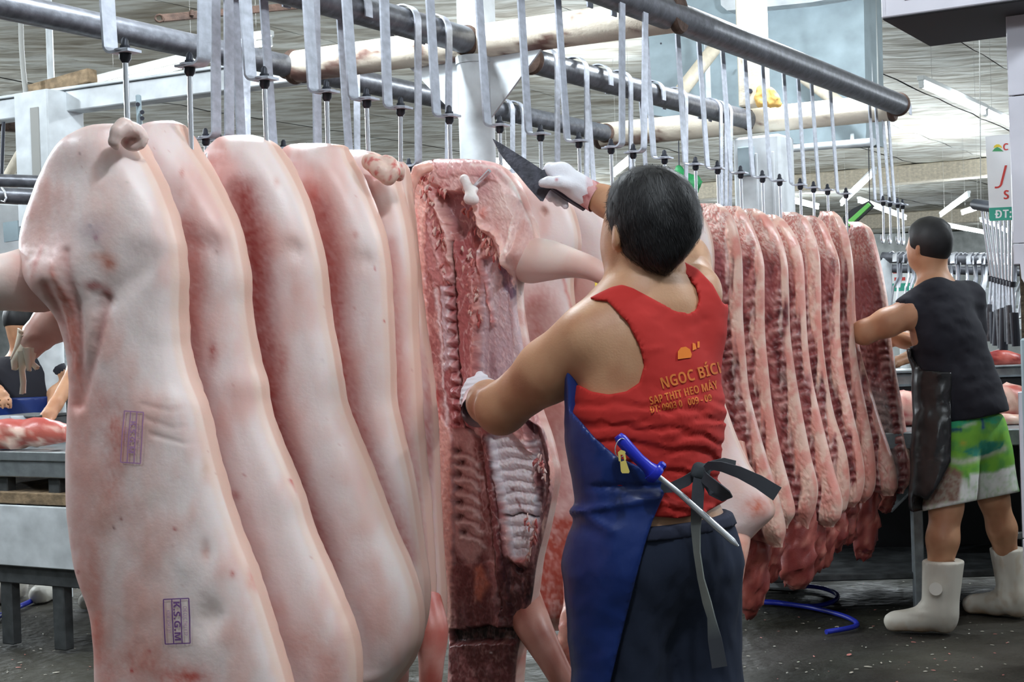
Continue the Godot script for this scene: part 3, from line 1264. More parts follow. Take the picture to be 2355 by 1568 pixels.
func skin_paint(ops: Array, sd: float, red: float) -> Callable:
	return func(px: float, py: float, s: float, front: bool) -> Color:
		var n := noise.get_noise_2d(px * 0.006 + sd, py * 0.0035 + sd * 2.0)
		var n2 := noise.get_noise_2d(px * 0.03 + sd * 3.0, py * 0.012)
		if not front:
			var mk := clampf(0.5 + n2 * 1.2, 0, 1)
			var cm := lin(176, 86, 80).lerp(lin(206, 150, 138), mk)
			cm = cm.lerp(lin(228, 184, 168), smoothstep(0.9, 0.97, s))
			cm.a = n2 * 0.006
			return cm
		var col := lin(240, 222, 219).lerp(lin(232, 190, 182), smoothstep(-0.4, 0.7, n + n2 * 0.2))
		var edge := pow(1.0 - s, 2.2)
		col = col.lerp(lin(198, 112, 98), clampf(edge * red * (1.0 + n2), 0, 0.85))  # redder belly edge: blood, and shade between the sides painted in
		col = col.lerp(lin(238, 204, 186), smoothstep(0.985, 0.997, s) * 0.6)
		var sp := noise2.get_noise_2d(px * 0.11 + sd, py * 0.11)
		col = col.lerp(lin(196, 120, 112), smoothstep(0.74, 0.82, sp) * 0.4)
		col = paint(ops, px, py, col, 1.2)
		col.a += n * 0.003 + n2 * 0.0005
		return col

func limb(pts: Array, rads_px: Array, seg := 20) -> MB:      # pts [px, py, depth]; radii in pixels there
	var path := []
	var rad := []
	var n := pts.size()
	for k in n - 1:
		for j in 6:
			var t := j / 6.0
			var a: Array = pts[maxi(k - 1, 0)]
			var b: Array = pts[k]
			var c: Array = pts[k + 1]
			var d: Array = pts[mini(k + 2, n - 1)]
			var q := []
			for i in 3:
				q.append(0.5 * (2 * b[i] + (c[i] - a[i]) * t + (2 * a[i] - 5 * b[i] + 4 * c[i] - d[i]) * t * t + (3 * b[i] - a[i] - 3 * c[i] + d[i]) * t * t * t))
			path.append(pt(q[0], q[1], q[2]))
			rad.append(lerpf(rads_px[k], rads_px[k + 1], t) * q[2] / FOCAL)
	var e: Array = pts[n - 1]
	var dirn: Vector3 = (pt(e[0], e[1], e[2]) - path[-1]).normalized()
	var r: float = rads_px[n - 1] * e[2] / FOCAL
	for k in 5:
		var a := k / 4.0 * PI * 0.5
		path.append(pt(e[0], e[1], e[2]) + dirn * r * sin(a) * 0.8)
		rad.append(maxf(r * cos(a), 0.0006))
	var mb := MB.new()
	mb.tube(path, rad, seg, true)
	return mb

func tint(mb: MB, a: Color, b: Color, freq := 14.0, sd := 0.0):
	for k in mb.v.size():
		var p := mb.v[k]
		var n := noise.get_noise_3d(p.x * freq + sd, p.y * freq * 0.7, p.z * freq)
		mb.c[k] = a.lerp(b, smoothstep(-0.4, 0.5, n))

func lumpy(mb: MB, amp: float, freq: float, sd := 0.0):
	var o := Vector3.ZERO
	for p in mb.v: o += p
	o /= mb.v.size()
	for k in mb.v.size():
		var p := mb.v[k]
		var n := noise.get_noise_3d(p.x * freq + sd, p.y * freq, p.z * freq)
		mb.v[k] = p + (p - o).normalized() * n * amp

func skin_body(t: Node3D, levels: Array, c: Vector3, tf: float, tb: float, ops: Array, sd: float, red: float, nu := 70, nv := 200, nrm := Vector3.ZERO) -> Array:
	var l := new_loft(levels, c, tf, tb, -ROWD if nrm == Vector3.ZERO else nrm)
	l.pf = 2.3
	l.pb = 3.0
	fit_loft(l)
	var f := skin_paint(ops, sd, red)
	put("body", loft_mesh(l, nu, nv, f), mats.pork_skin, t)
	return [l, f]

# an inked inspection stamp: frame lines and three rows of lettering that follow the skin
func stamp(t: Node3D, body: Array, cx: float, cy: float, ang: float, lng: float, hgt: float, main: String, up1: String, dn: String, m1: String):
	var l: Loft = body[0]
	var f: Callable = body[1]
	var r := Vector2(cos(ang), sin(ang))
	var u := Vector2(sin(ang), -cos(ang))
	var on := func(q: Vector2) -> Vector3:
		var p := Vector2(cx, cy) + r * q.x + u * q.y
		var g := p
		for k in 5:
			var w := pix(l.point(g.x, g.y, true))
			g += p - Vector2(w.x, w.y)
		var cc: Color = f.call(p.x, p.y, 0.5, true)
		return l.point(g.x, g.y, true, cc.a + 0.0018)
	var mb := MB.new()
	var seg := func(a: Vector2, b: Vector2, w: float):
		var n := 14
		var d := (b - a).normalized()
		var sd := Vector2(-d.y, d.x) * w * 0.5
		var s := mb.v.size()
		for k in n + 1:
			var q := a.lerp(b, float(k) / n)
			mb.add(on.call(q + sd))
			mb.add(on.call(q - sd))
		for k in n:
			mb.quad(s + k * 2, s + k * 2 + 1, s + k * 2 + 3, s + k * 2 + 2)
	var hx := lng * 0.5
	var hy := hgt * 0.5
	for q in [[Vector2(-hx, -hy), Vector2(hx, -hy)], [Vector2(-hx, hy), Vector2(hx, hy)], [Vector2(-hx, -hy), Vector2(-hx, hy)], [Vector2(hx, -hy), Vector2(hx, hy)], [Vector2(-hx, hy * 0.34), Vector2(hx, hy * 0.34)], [Vector2(-hx, -hy * 0.34), Vector2(hx, -hy * 0.34)]]:
		seg.call(q[0], q[1], 2.4)
	face(mb, l.nf)
	put("ink_frame", mb, mats[m1], t)
	mb = MB.new()
	letters(main, true, func(q): return on.call(Vector2(q.x * hgt * 0.34 * 1.35, q.y * hgt * 0.34)), mb)
	face(mb, l.nf)
	put("ink_lettering", mb, mats[m1], t)
	mb = MB.new()
	letters(up1, false, func(q): return on.call(Vector2(q.x * hgt * 0.15, hy * 0.66 + q.y * hgt * 0.2)), mb)
	letters(dn, false, func(q): return on.call(Vector2(q.x * hgt * 0.15, -hy * 0.66 + q.y * hgt * 0.17)), mb)
	face(mb, l.nf)
	put("ink_small_print", mb, mats.ink_faded, t)

func build_carcasses():
	var red := lin(206, 128, 118)
	var dark := lin(150, 78, 72)
	var brown := lin(178, 100, 84)
	var rim := lin(226, 140, 124)
	# 1: the big one in front at left
	var c := row_at(288, 130)
	var t := thing("pork_carcass", "largest pale pork half at far left with two purple ink stamps", "carcass", Vector3(c.x, 0.25, c.z), "skin-on carcasses on the left")
	var lv := [[284, 268, 292], [290, 215, 318], [310, 168, 328], [340, 128, 346], [400, 93, 377], [480, 62, 407], [520, 50, 418], [560, 46, 427], [600, 54, 431], [640, 76, 434], [680, 104, 434], [720, 126, 434], [760, 138, 437], [800, 147, 441], [870, 156, 458], [930, 155, 480], [1000, 151, 496], [1060, 149, 510], [1150, 150, 535], [1230, 157, 561], [1310, 172, 592], [1400, 203, 622], [1480, 213, 646], [1568, 216, 671], [1650, 225, 690], [1740, 290, 690], [1790, 400, 600]]
	var ops := [
		blob(120, 636, 90, 84, red, 0.0, 0.055), blob(205, 540, 100, 120, red, 0.0, 0.02), blob(250, 460, 70, 90, lin(238, 222, 216), 0.4, 0.004),
		line([133, 655, 142, 720, 160, 800, 170, 860, 172, 930], 13, lin(192, 112, 102), 0.7, -0.007), area([146, 600, 176, 690, 186, 800, 182, 900, 168, 860, 155, 760], 14, lin(202, 118, 104), 0.75, 0.004),
		line([168, 580, 180, 660, 186, 760, 186, 850, 176, 940], 12, lin(186, 108, 100), 0.55, -0.006), line([243, 690, 236, 740, 222, 800, 204, 860, 186, 930], 15, lin(184, 120, 116), 0.6, -0.009), line([176, 880, 190, 1000, 186, 1200, 196, 1340, 228, 1500], 44, lin(222, 158, 148), 0.55), line([300, 1180, 330, 1300, 320, 1420, 300, 1540], 50, lin(226, 170, 160), 0.45),
		blob(208, 760, 18, 80, lin(206, 180, 174), 0.5, 0.006), line([245, 690, 275, 655, 330, 612, 372, 575], 34, lin(206, 186, 182), 0.4, -0.008), blob(320, 570, 40, 30, lin(188, 168, 166), 0.5, -0.004),
		blob(255, 606, 20, 19, lin(184, 104, 82), 0.9), blob(244, 590, 30, 14, lin(196, 128, 108), 0.6), blob(222, 657, 24, 16, lin(160, 74, 70), 0.8), blob(245, 672, 14, 22, lin(168, 84, 78), 0.7),
		blob(225, 530, 44, 36, lin(190, 166, 176), 0.5), blob(231, 548, 8, 10, lin(170, 110, 128), 0.7), blob(218, 520, 6, 5, lin(140, 130, 150), 0.7), blob(150, 560, 40, 50, lin(228, 186, 182), 0.6), blob(110, 600, 8, 40, lin(208, 120, 116), 0.6),
		blob(268, 1000, 40, 120, lin(208, 132, 122), 0.75), blob(230, 925, 24, 60, lin(214, 140, 130), 0.6), blob(255, 1120, 40, 90, lin(210, 142, 130), 0.6), blob(235, 1200, 34, 80, lin(208, 150, 136), 0.5), blob(215, 1330, 22, 110, lin(204, 132, 118), 0.6),
		blob(225, 1470, 18, 90, lin(208, 110, 92), 0.7), blob(330, 1520, 90, 60, lin(216, 142, 130), 0.7), blob(420, 1560, 90, 40, lin(212, 122, 110), 0.8), blob(250, 1560, 20, 60, lin(206, 120, 108), 0.6),
		blob(585, 1320, 20, 50, lin(222, 146, 132), 0.8), blob(470, 1080, 14, 30, lin(214, 172, 150), 0.6), blob(535, 1320, 8, 10, lin(200, 110, 104), 0.9), blob(402, 1216, 6, 4, lin(180, 70, 66), 1.0), blob(275, 1193, 5, 5, lin(150, 70, 66), 1.0), blob(262, 1213, 3, 4, lin(110, 50, 50), 1.0), blob(181, 1315, 4, 4, lin(170, 60, 60), 1.0), blob(302, 1542, 5, 6, lin(190, 50, 44), 1.0), blob(345, 1497, 4, 5, lin(190, 60, 54), 1.0), blob(440, 1555, 26, 10, lin(190, 70, 60), 0.8),
		blob(480, 1420, 36, 50, lin(226, 204, 196), 0.5, -0.016), blob(470, 1270, 14, 30, lin(206, 142, 126), 0.6, -0.006), blob(420, 1300, 20, 60, lin(238, 226, 224), 0.5, 0.004), blob(350, 1140, 30, 30, lin(236, 220, 214), 0.5), blob(520, 1150, 30, 60, lin(238, 224, 222), 0.5),
		line([330, 930, 390, 945, 450, 935], 8, red, 0.0, -0.002), line([340, 965, 400, 985, 470, 975], 8, red, 0.0, -0.002), line([350, 1000, 420, 1020, 480, 1010], 8, red, 0.0, -0.003), line([440, 790, 436, 740, 434, 690], 6, rim, 0.5),
		line([310, 369, 330, 371, 345, 366], 4, lin(200, 170, 164), 0.7, -0.004), blob(184, 352, 3, 3, lin(120, 90, 96), 0.9), blob(295, 420, 7, 4, lin(200, 180, 172), 0.6)]
	for o: Op in ops: o.disp *= 0.6
	var body := skin_body(t, lv, c, 0.085, 0.06, ops, 0.0, 0.28, 120, 330)
	stamp(t, body, 306, 1005, deg_to_rad(94), 118, 46, "K.S.G.M", "CHI CUC THU Y TP", "KIEM SOAT 27", "ink_faded")
	stamp(t, body, 408, 1428, deg_to_rad(88), 103, 56, "K.S.G.M", "CHI CUC THU Y TP", "KIEM SOAT 27", "ink_violet")
	var mb := limb([[240, 590, 2.92], [150, 622, 2.85], [85, 640, 2.81], [20, 648, 2.8], [-50, 652, 2.82], [-140, 642, 2.84], [-240, 625, 2.84]], [60, 80, 80, 67, 60, 50, 40], 28)
	tint(mb, lin(236, 214, 206), lin(226, 178, 168), 9.0)
	put("hind_leg", mb, mats.pork_skin, t)
	# the curled stub of the tail beside the hook
	var sd := Sdf.new()
	var tp := func(x, y, dd): return pt(x, y, dd)
	sd.chain([tp.call(305, 300, 2.64), tp.call(285, 292, 2.61), tp.call(270, 303, 2.6), tp.call(262, 325, 2.6), tp.call(268, 338, 2.61)], [0.015, 0.015, 0.012, 0.009, 0.0065], 0.008)
	sd.ell(tp.call(308, 318, 2.655), yaw_basis(0), Vector3(0.026, 0.024, 0.014), 0.014)
	var fold := func(p: Vector3, dd: float) -> float:
		var q := pix(p)
		return dd + 0.0035 * exp(-pow((q.x - 306) / 10.0, 2) - pow((q.y - 322) / 10.0, 2)) * 3.0 + 0.0012 * sin((q.x + q.y * 0.6) * 0.55) * smoothstep(300, 330, q.x)
	mb = nets(sd, fold, sd.bounds(0.02), 0.004, func(p):
		var q := pix(p)
		return lin(234, 208, 200).lerp(lin(200, 130, 124), clampf(exp(-pow((q.x - 292) / 9.0, 2) - pow((q.y - 326) / 8.0, 2)) * 0.9, 0, 1)))
	put("tail", mb, mats.pork_skin, t)
	# 2
	c = row_at(443, 150)
	t = thing("pork_carcass", "second pork half from the left, raw fat along its spine edge", "carcass", Vector3(c.x, 0.25, c.z), "skin-on carcasses on the left")
	lv = [[277, 368, 398], [284, 345, 425], [300, 310, 440], [340, 280, 466], [400, 245, 500], [460, 225, 530], [520, 210, 555], [575, 205, 567], [640, 210, 578], [700, 215, 580], [760, 225, 588], [830, 235, 601], [880, 240, 615], [930, 250, 622], [990, 262, 640], [1060, 275, 668], [1140, 290, 700], [1200, 305, 717], [1260, 320, 741], [1330, 340, 771], [1400, 355, 800], [1460, 365, 821], [1530, 375, 830], [1600, 400, 828], [1680, 450, 810], [1740, 540, 760]]
	ops = [blob(419, 398, 6, 18, lin(206, 130, 118), 0.8), blob(415, 440, 14, 30, lin(214, 166, 156), 0.5), blob(495, 580, 4, 4, lin(130, 90, 86), 0.9), blob(480, 560, 60, 40, lin(196, 160, 156), 0.6, -0.008), blob(470, 640, 50, 60, lin(204, 174, 168), 0.5),
		blob(490, 810, 14, 40, lin(176, 88, 80), 0.7), blob(450, 620, 30, 200, lin(190, 120, 110), 0.5), blob(540, 700, 30, 120, lin(236, 222, 218), 0.5),
		line([541, 470, 556, 520, 572, 560, 577, 620], 8, lin(236, 210, 196), 0.9, 0.004), line([585, 805, 600, 830, 612, 852], 7, lin(214, 104, 96), 0.8), line([640, 960, 652, 1010, 660, 1040], 10, lin(216, 128, 112), 0.8), line([670, 1105, 690, 1130, 705, 1165], 8, lin(206, 84, 76), 0.8), blob(600, 1300, 30, 40, lin(226, 190, 180), 0.6), blob(560, 1095, 3, 4, lin(170, 50, 50), 1.0), blob(540, 1140, 14, 14, lin(170, 72, 68), 0.7), blob(560, 1250, 60, 100, lin(238, 224, 222), 0.4), blob(700, 1480, 60, 60, lin(222, 168, 156), 0.6), blob(760, 1530, 40, 60, lin(212, 140, 128), 0.5)]
	ops.append(line([430, 520, 445, 650, 442, 800, 472, 1000, 520, 1200, 600, 1400], 34, lin(186, 112, 104), 0.7))  # blood redness plus crevice shade painted down its hidden side
	body = skin_body(t, lv, c, 0.085, 0.06, ops, 11.0, 0.7, 90, 260)
	mb = limb([[190, 700, 2.98], [130, 735, 2.96], [85, 775, 2.94], [62, 815, 2.93]], [62, 52, 38, 22], 18)
	lumpy(mb, 0.006, 30)
	tint(mb, lin(226, 200, 190), lin(206, 160, 148), 14.0)
	put("hind_leg", mb, mats.pork_skin, t)
	mb = MB.new()
	for q in [[[52, 770, 2.92], [38, 800, 2.92], [30, 825, 2.92], 10], [[60, 800, 2.92], [38, 830, 2.92], [34, 850, 2.92], 13], [[52, 810, 2.92], [50, 850, 2.92], [54, 880, 2.92], [52, 905, 2.92], 11], [[72, 800, 2.92], [74, 835, 2.92], [84, 845, 2.92], 12], [[62, 800, 2.91], [66, 850, 2.91], 9], [[50, 760, 2.92], [44, 775, 2.92], 9]]:
		var path := []
		var rad := []
		var n: int = q.size() - 1
		for k in n:
			path.append(pt(q[k][0], q[k][1], q[k][2]))
			rad.append(q[n] * 2.92 / FOCAL * (1.1 - 0.7 * k / n) * (1.0 + 0.3 * sin(k * 5.0)))
		mb.tube(path, rad, 9)
	lumpy(mb, 0.008, 60)
	tint(mb, lin(250, 244, 228), lin(238, 226, 204), 40.0)
	put("torn_fat", mb, mats.raw_meat, t)
	# 3
	c = row_at(608, 180)
	t = thing("pork_carcass", "third pork half from the left, smooth pale skin over a belly side reddened by blood and painted shade", "carcass", Vector3(c.x, 0.3, c.z), "skin-on carcasses on the left")
	lv = [[310, 540, 580], [316, 510, 610], [330, 490, 640], [352, 470, 659], [390, 450, 682], [440, 430, 705], [500, 415, 725], [560, 405, 740], [620, 410, 752], [680, 415, 758], [740, 425, 766], [800, 440, 778], [870, 455, 790], [930, 465, 801], [1000, 480, 826], [1060, 490, 851], [1140, 505, 881], [1220, 520, 911], [1290, 540, 941], [1350, 560, 962], [1410, 590, 974], [1470, 620, 972], [1520, 660, 955], [1560, 700, 930], [1610, 760, 880]]
	ops = [blob(634, 420, 10, 16, lin(216, 160, 148), 0.6), blob(560, 500, 30, 80, lin(214, 150, 140), 0.6), blob(600, 620, 40, 160, lin(178, 92, 84), 0.6), blob(680, 570, 40, 30, lin(200, 176, 170), 0.5, -0.008), blob(620, 900, 30, 200, lin(160, 72, 66), 0.7), blob(650, 830, 18, 60, lin(190, 104, 92), 0.6), blob(760, 700, 24, 80, lin(230, 196, 184), 0.4), blob(755, 620, 10, 20, lin(230, 186, 168), 0.7), blob(770, 900, 40, 160, lin(238, 222, 218), 0.5), blob(700, 1250, 60, 120, lin(230, 200, 194), 0.4), blob(850, 1170, 40, 60, lin(232, 202, 192), 0.5), blob(720, 1300, 50, 150, lin(200, 128, 116), 0.5), blob(880, 1420, 50, 60, lin(224, 190, 182), 0.5), line([655, 340, 665, 352, 668, 372], 8, lin(238, 214, 188), 0.8, 0.004), blob(742, 830, 4, 3, lin(150, 110, 106), 0.8)]
	ops.append(line([560, 440, 582, 560, 588, 700, 596, 830, 625, 960, 680, 1120, 745, 1320], 46, lin(158, 76, 72), 0.85))  # dark red paints the shade against its neighbour along with stains
	skin_body(t, lv, c, 0.085, 0.06, ops, 23.0, 0.85, 90, 250)
	mb = limb([[850, 1480, 3.02], [890, 1550, 3.0], [880, 1640, 2.98], [860, 1720, 2.98]], [70, 52, 34, 26], 18)
	tint(mb, lin(216, 160, 148), lin(190, 118, 104), 12.0)
	put("front_leg", mb, mats.pork_skin, t)
	# 4
	c = row_at(755, 212)
	t = thing("pork_carcass", "fourth pork half from the left with a red graze near its top", "carcass", Vector3(c.x, 0.3, c.z), "skin-on carcasses on the left")
	lv = [[329, 690, 750], [333, 668, 790], [345, 650, 803], [370, 640, 818], [400, 630, 836], [440, 620, 853], [490, 610, 872], [550, 600, 890], [620, 600, 900], [700, 605, 904], [780, 615, 908], [850, 625, 911], [920, 640, 914], [980, 650, 926], [1050, 660, 943], [1120, 680, 958], [1200, 700, 970], [1280, 720, 981], [1340, 740, 990], [1400, 770, 990], [1450, 800, 980], [1500, 840, 960], [1540, 870, 935]]
	ops = [blob(722, 450, 16, 26, lin(206, 96, 88), 0.85), blob(716, 440, 30, 40, lin(222, 156, 146), 0.6), blob(818, 540, 8, 12, lin(196, 120, 112), 0.7), blob(840, 595, 40, 30, lin(206, 180, 174), 0.5, -0.006), blob(782, 697, 6, 4, lin(110, 50, 50), 0.9), blob(745, 690, 40, 200, lin(170, 86, 80), 0.7), blob(785, 600, 40, 100, lin(206, 150, 140), 0.5), blob(862, 618, 2, 4, lin(190, 50, 50), 1.0), blob(884, 737, 3, 3, lin(200, 40, 40), 1.0), blob(880, 900, 24, 180, lin(234, 206, 198), 0.5), blob(930, 1250, 24, 100, lin(214, 160, 148), 0.5), line([768, 330, 785, 336, 800, 342], 7, lin(236, 190, 170), 0.8, 0.004)]
	ops.append(line([735, 480, 760, 620, 772, 780, 800, 930, 850, 1080, 925, 1280], 46, lin(172, 92, 86), 0.8))  # stain colour with the shade of the gap painted in
	skin_body(t, lv, c, 0.08, 0.06, ops, 37.0, 0.9, 80, 220)
	# 5
	c = row_at(843, 232)
	t = thing("pork_carcass", "fifth pork half from the left with a curled tail stub on top", "carcass", Vector3(c.x, 0.35, c.z), "skin-on carcasses on the left")
	lv = [[344, 800, 835], [349, 780, 862], [362, 770, 890], [385, 760, 912], [420, 755, 926], [470, 750, 938], [530, 745, 950], [600, 745, 958], [680, 750, 962], [760, 760, 964], [840, 765, 969], [920, 775, 973], [1000, 785, 978], [1080, 800, 986], [1160, 815, 994], [1240, 830, 1000], [1320, 850, 1003], [1390, 880, 1004], [1450, 910, 1000], [1500, 940, 990]]
	ops = [blob(900, 470, 30, 60, lin(232, 190, 176), 0.5), blob(915, 900, 20, 200, lin(214, 150, 140), 0.5), blob(860, 405, 14, 10, lin(206, 110, 106), 0.7), blob(940, 1000, 20, 200, lin(222, 170, 160), 0.5), blob(958, 1150, 14, 120, lin(200, 124, 112), 0.6)]
	ops.append(line([898, 560, 910, 760, 918, 950, 950, 1120, 985, 1300], 24, lin(192, 116, 108), 0.6))  # fainter red strip for stain and painted shade between the halves
	skin_body(t, lv, c, 0.075, 0.06, ops, 51.0, 0.5, 60, 200)
	sd = Sdf.new()
	sd.chain([tp.call(852, 372, 3.22), tp.call(872, 390, 3.2), tp.call(893, 408, 3.2), tp.call(905, 395, 3.2), tp.call(899, 376, 3.21), tp.call(884, 366, 3.21)], [0.02, 0.017, 0.015, 0.013, 0.011, 0.009], 0.012)
	sd.chain([tp.call(893, 372, 3.22), tp.call(914, 390, 3.23), tp.call(918, 405, 3.24)], [0.012, 0.013, 0.012], 0.012)
	mb = nets(sd, null, sd.bounds(0.02), 0.004, func(p):
		var n := noise.get_noise_3d(p.x * 40, p.y * 40, p.z * 40)
		return lin(232, 200, 186).lerp(lin(206, 110, 104), smoothstep(0.05, 0.5, n)))
	put("tail", mb, mats.pork_skin, t)
	mb = limb([[975, 1380, 3.32], [992, 1450, 3.28], [992, 1520, 3.26], [988, 1600, 3.26], [985, 1680, 3.26]], [40, 40, 30, 24, 22], 16)
	tint(mb, lin(214, 150, 138), lin(186, 96, 84), 12.0)
	put("front_leg", mb, mats.pork_skin, t)
	# 6: a sliver between the fifth and the open one
	c = row_at(934, 250)
	t = thing("pork_carcass", "thin visible edge of a pork half squeezed against the open carcass", "carcass", Vector3(c.x, 0.35, c.z), "skin-on carcasses on the left")
	lv = [[372, 890, 928], [385, 850, 942], [420, 815, 948], [480, 805, 954], [560, 800, 962], [660, 800, 972], [760, 810, 984], [860, 820, 998], [960, 830, 1008], [1060, 840, 1012], [1160, 855, 1016], [1260, 870, 1022], [1360, 890, 1028], [1430, 920, 1026], [1480, 950, 1012]]
	skin_body(t, lv, c, 0.05, 0.05, [blob(985, 1000, 20, 300, lin(180, 84, 76), 0.7)], 66.0, 0.6, 40, 120)
	# behind the open carcass: two skin-on halves seen between it and the butcher
	c = row_at(1246, 298)
	t = thing("pork_carcass", "skin-on pork half with a dark round hole, just behind the raised knife hand", "carcass", Vector3(c.x, 0.35, c.z), "skin-on carcasses behind the open one")
	lv = [[398, 1150, 1180], [404, 1130, 1222], [420, 1110, 1262], [450, 1095, 1300], [490, 1085, 1322], [560, 1080, 1335], [640, 1080, 1318], [700, 1085, 1322], [760, 1090, 1335], [840, 1095, 1342], [920, 1100, 1345], [1000, 1105, 1350], [1080, 1110, 1357], [1150, 1115, 1364], [1220, 1125, 1366], [1290, 1135, 1352], [1350, 1150, 1335], [1410, 1180, 1320], [1450, 1220, 1300]]
	ops = [blob(1252, 486, 8, 12, lin(150, 92, 84), 0.95, -0.014), blob(1252, 484, 14, 18, lin(216, 168, 154), 0.6, 0.006), blob(1290, 900, 40, 160, lin(196, 120, 112), 0.6), blob(1330, 1160, 30, 50, lin(178, 116, 112), 0.6), blob(1310, 1300, 60, 80, lin(200, 86, 66), 0.8), blob(1250, 700, 60, 80, lin(186, 120, 114), 0.5), blob(1320, 1210, 40, 30, lin(214, 110, 92), 0.6), line([1295, 640, 1308, 690, 1322, 720], 6, lin(214, 120, 108), 0.7), area([1190, 1120, 1300, 1180, 1372, 1200, 1365, 1430, 1190, 1450], 60, lin(170, 76, 62), 0.85), line([1225, 700, 1240, 850, 1262, 1000, 1290, 1130], 46, lin(176, 108, 102), 0.75)]  # last area and line paint both blood and the shade it hangs in
	skin_body(t, lv, c, 0.075, 0.06, ops, 74.0, 0.6, 70, 200)
	mb = limb([[1330, 1340, 3.9], [1325, 1390, 3.86], [1312, 1440, 3.84], [1300, 1490, 3.83], [1304, 1520, 3.83]], [36, 30, 26, 22, 14], 16)
	lumpy(mb, 0.008, 26)
	tint(mb, lin(232, 180, 164), lin(186, 88, 76), 20.0)
	put("front_leg", mb, mats.raw_meat, t)
	mb = limb([[1322, 1440, 3.85], [1318, 1490, 3.84], [1310, 1528, 3.84]], [14, 13, 8], 12)
	tint(mb, lin(222, 170, 156), lin(180, 88, 76), 20.0)
	put("trotter", mb, mats.raw_meat, t)
	c = row_at(1331, 322)
	t = thing("pork_carcass", "smooth skin-on pork half behind the butcher's ear and shoulder", "carcass", Vector3(c.x, 0.35, c.z), "skin-on carcasses behind the open one")
	lv = [[425, 1240, 1290], [435, 1220, 1330], [460, 1200, 1372], [500, 1190, 1402], [560, 1185, 1420], [640, 1180, 1430], [720, 1185, 1440], [820, 1190, 1445], [940, 1195, 1450], [1060, 1200, 1460], [1180, 1210, 1470], [1280, 1220, 1470], [1360, 1250, 1440], [1420, 1300, 1400]]
	ops = [blob(1320, 720, 60, 80, lin(214, 140, 130), 0.5)]
	skin_body(t, lv, c, 0.075, 0.06, ops, 85.0, 0.4, 60, 130)
	# right of the butcher: skin side of the half whose cut face shows behind it
	c = row_at(1560, 363)
	t = thing("pork_carcass", "pale skin-on pork half showing between the red vest and the first cut side", "carcass", Vector3(c.x, 0.3, c.z))
	tag(t, "", "", "")
	lv = [[470, 1530, 1570], [480, 1510, 1600], [510, 1490, 1625], [570, 1475, 1640], [650, 1470, 1640], [740, 1475, 1640], [820, 1480, 1646], [900, 1490, 1658], [960, 1500, 1676], [1020, 1510, 1698], [1070, 1525, 1722], [1110, 1540, 1748], [1150, 1555, 1772], [1185, 1570, 1778], [1225, 1590, 1740], [1260, 1600, 1715]]
	ops = [blob(1740, 1165, 40, 40, lin(206, 110, 84), 0.8), blob(1700, 1120, 40, 50, lin(232, 190, 176), 0.5), blob(1682, 1090, 4, 4, lin(206, 100, 92), 0.9), blob(1670, 1000, 4, 50, lin(226, 166, 156), 0.5)]
	skin_body(t, lv, c, 0.06, 0.05, ops, 93.0, 0.1, 60, 150)
	mb = limb([[1665, 1030, 4.92], [1690, 1130, 4.86], [1700, 1230, 4.74], [1698, 1300, 4.7], [1690, 1370, 4.7], [1688, 1450, 4.7]], [50, 44, 27, 16, 13, 12], 16)
	tint(mb, lin(232, 186, 168), lin(214, 140, 120), 14.0)
	put("front_leg", mb, mats.pork_skin, t)

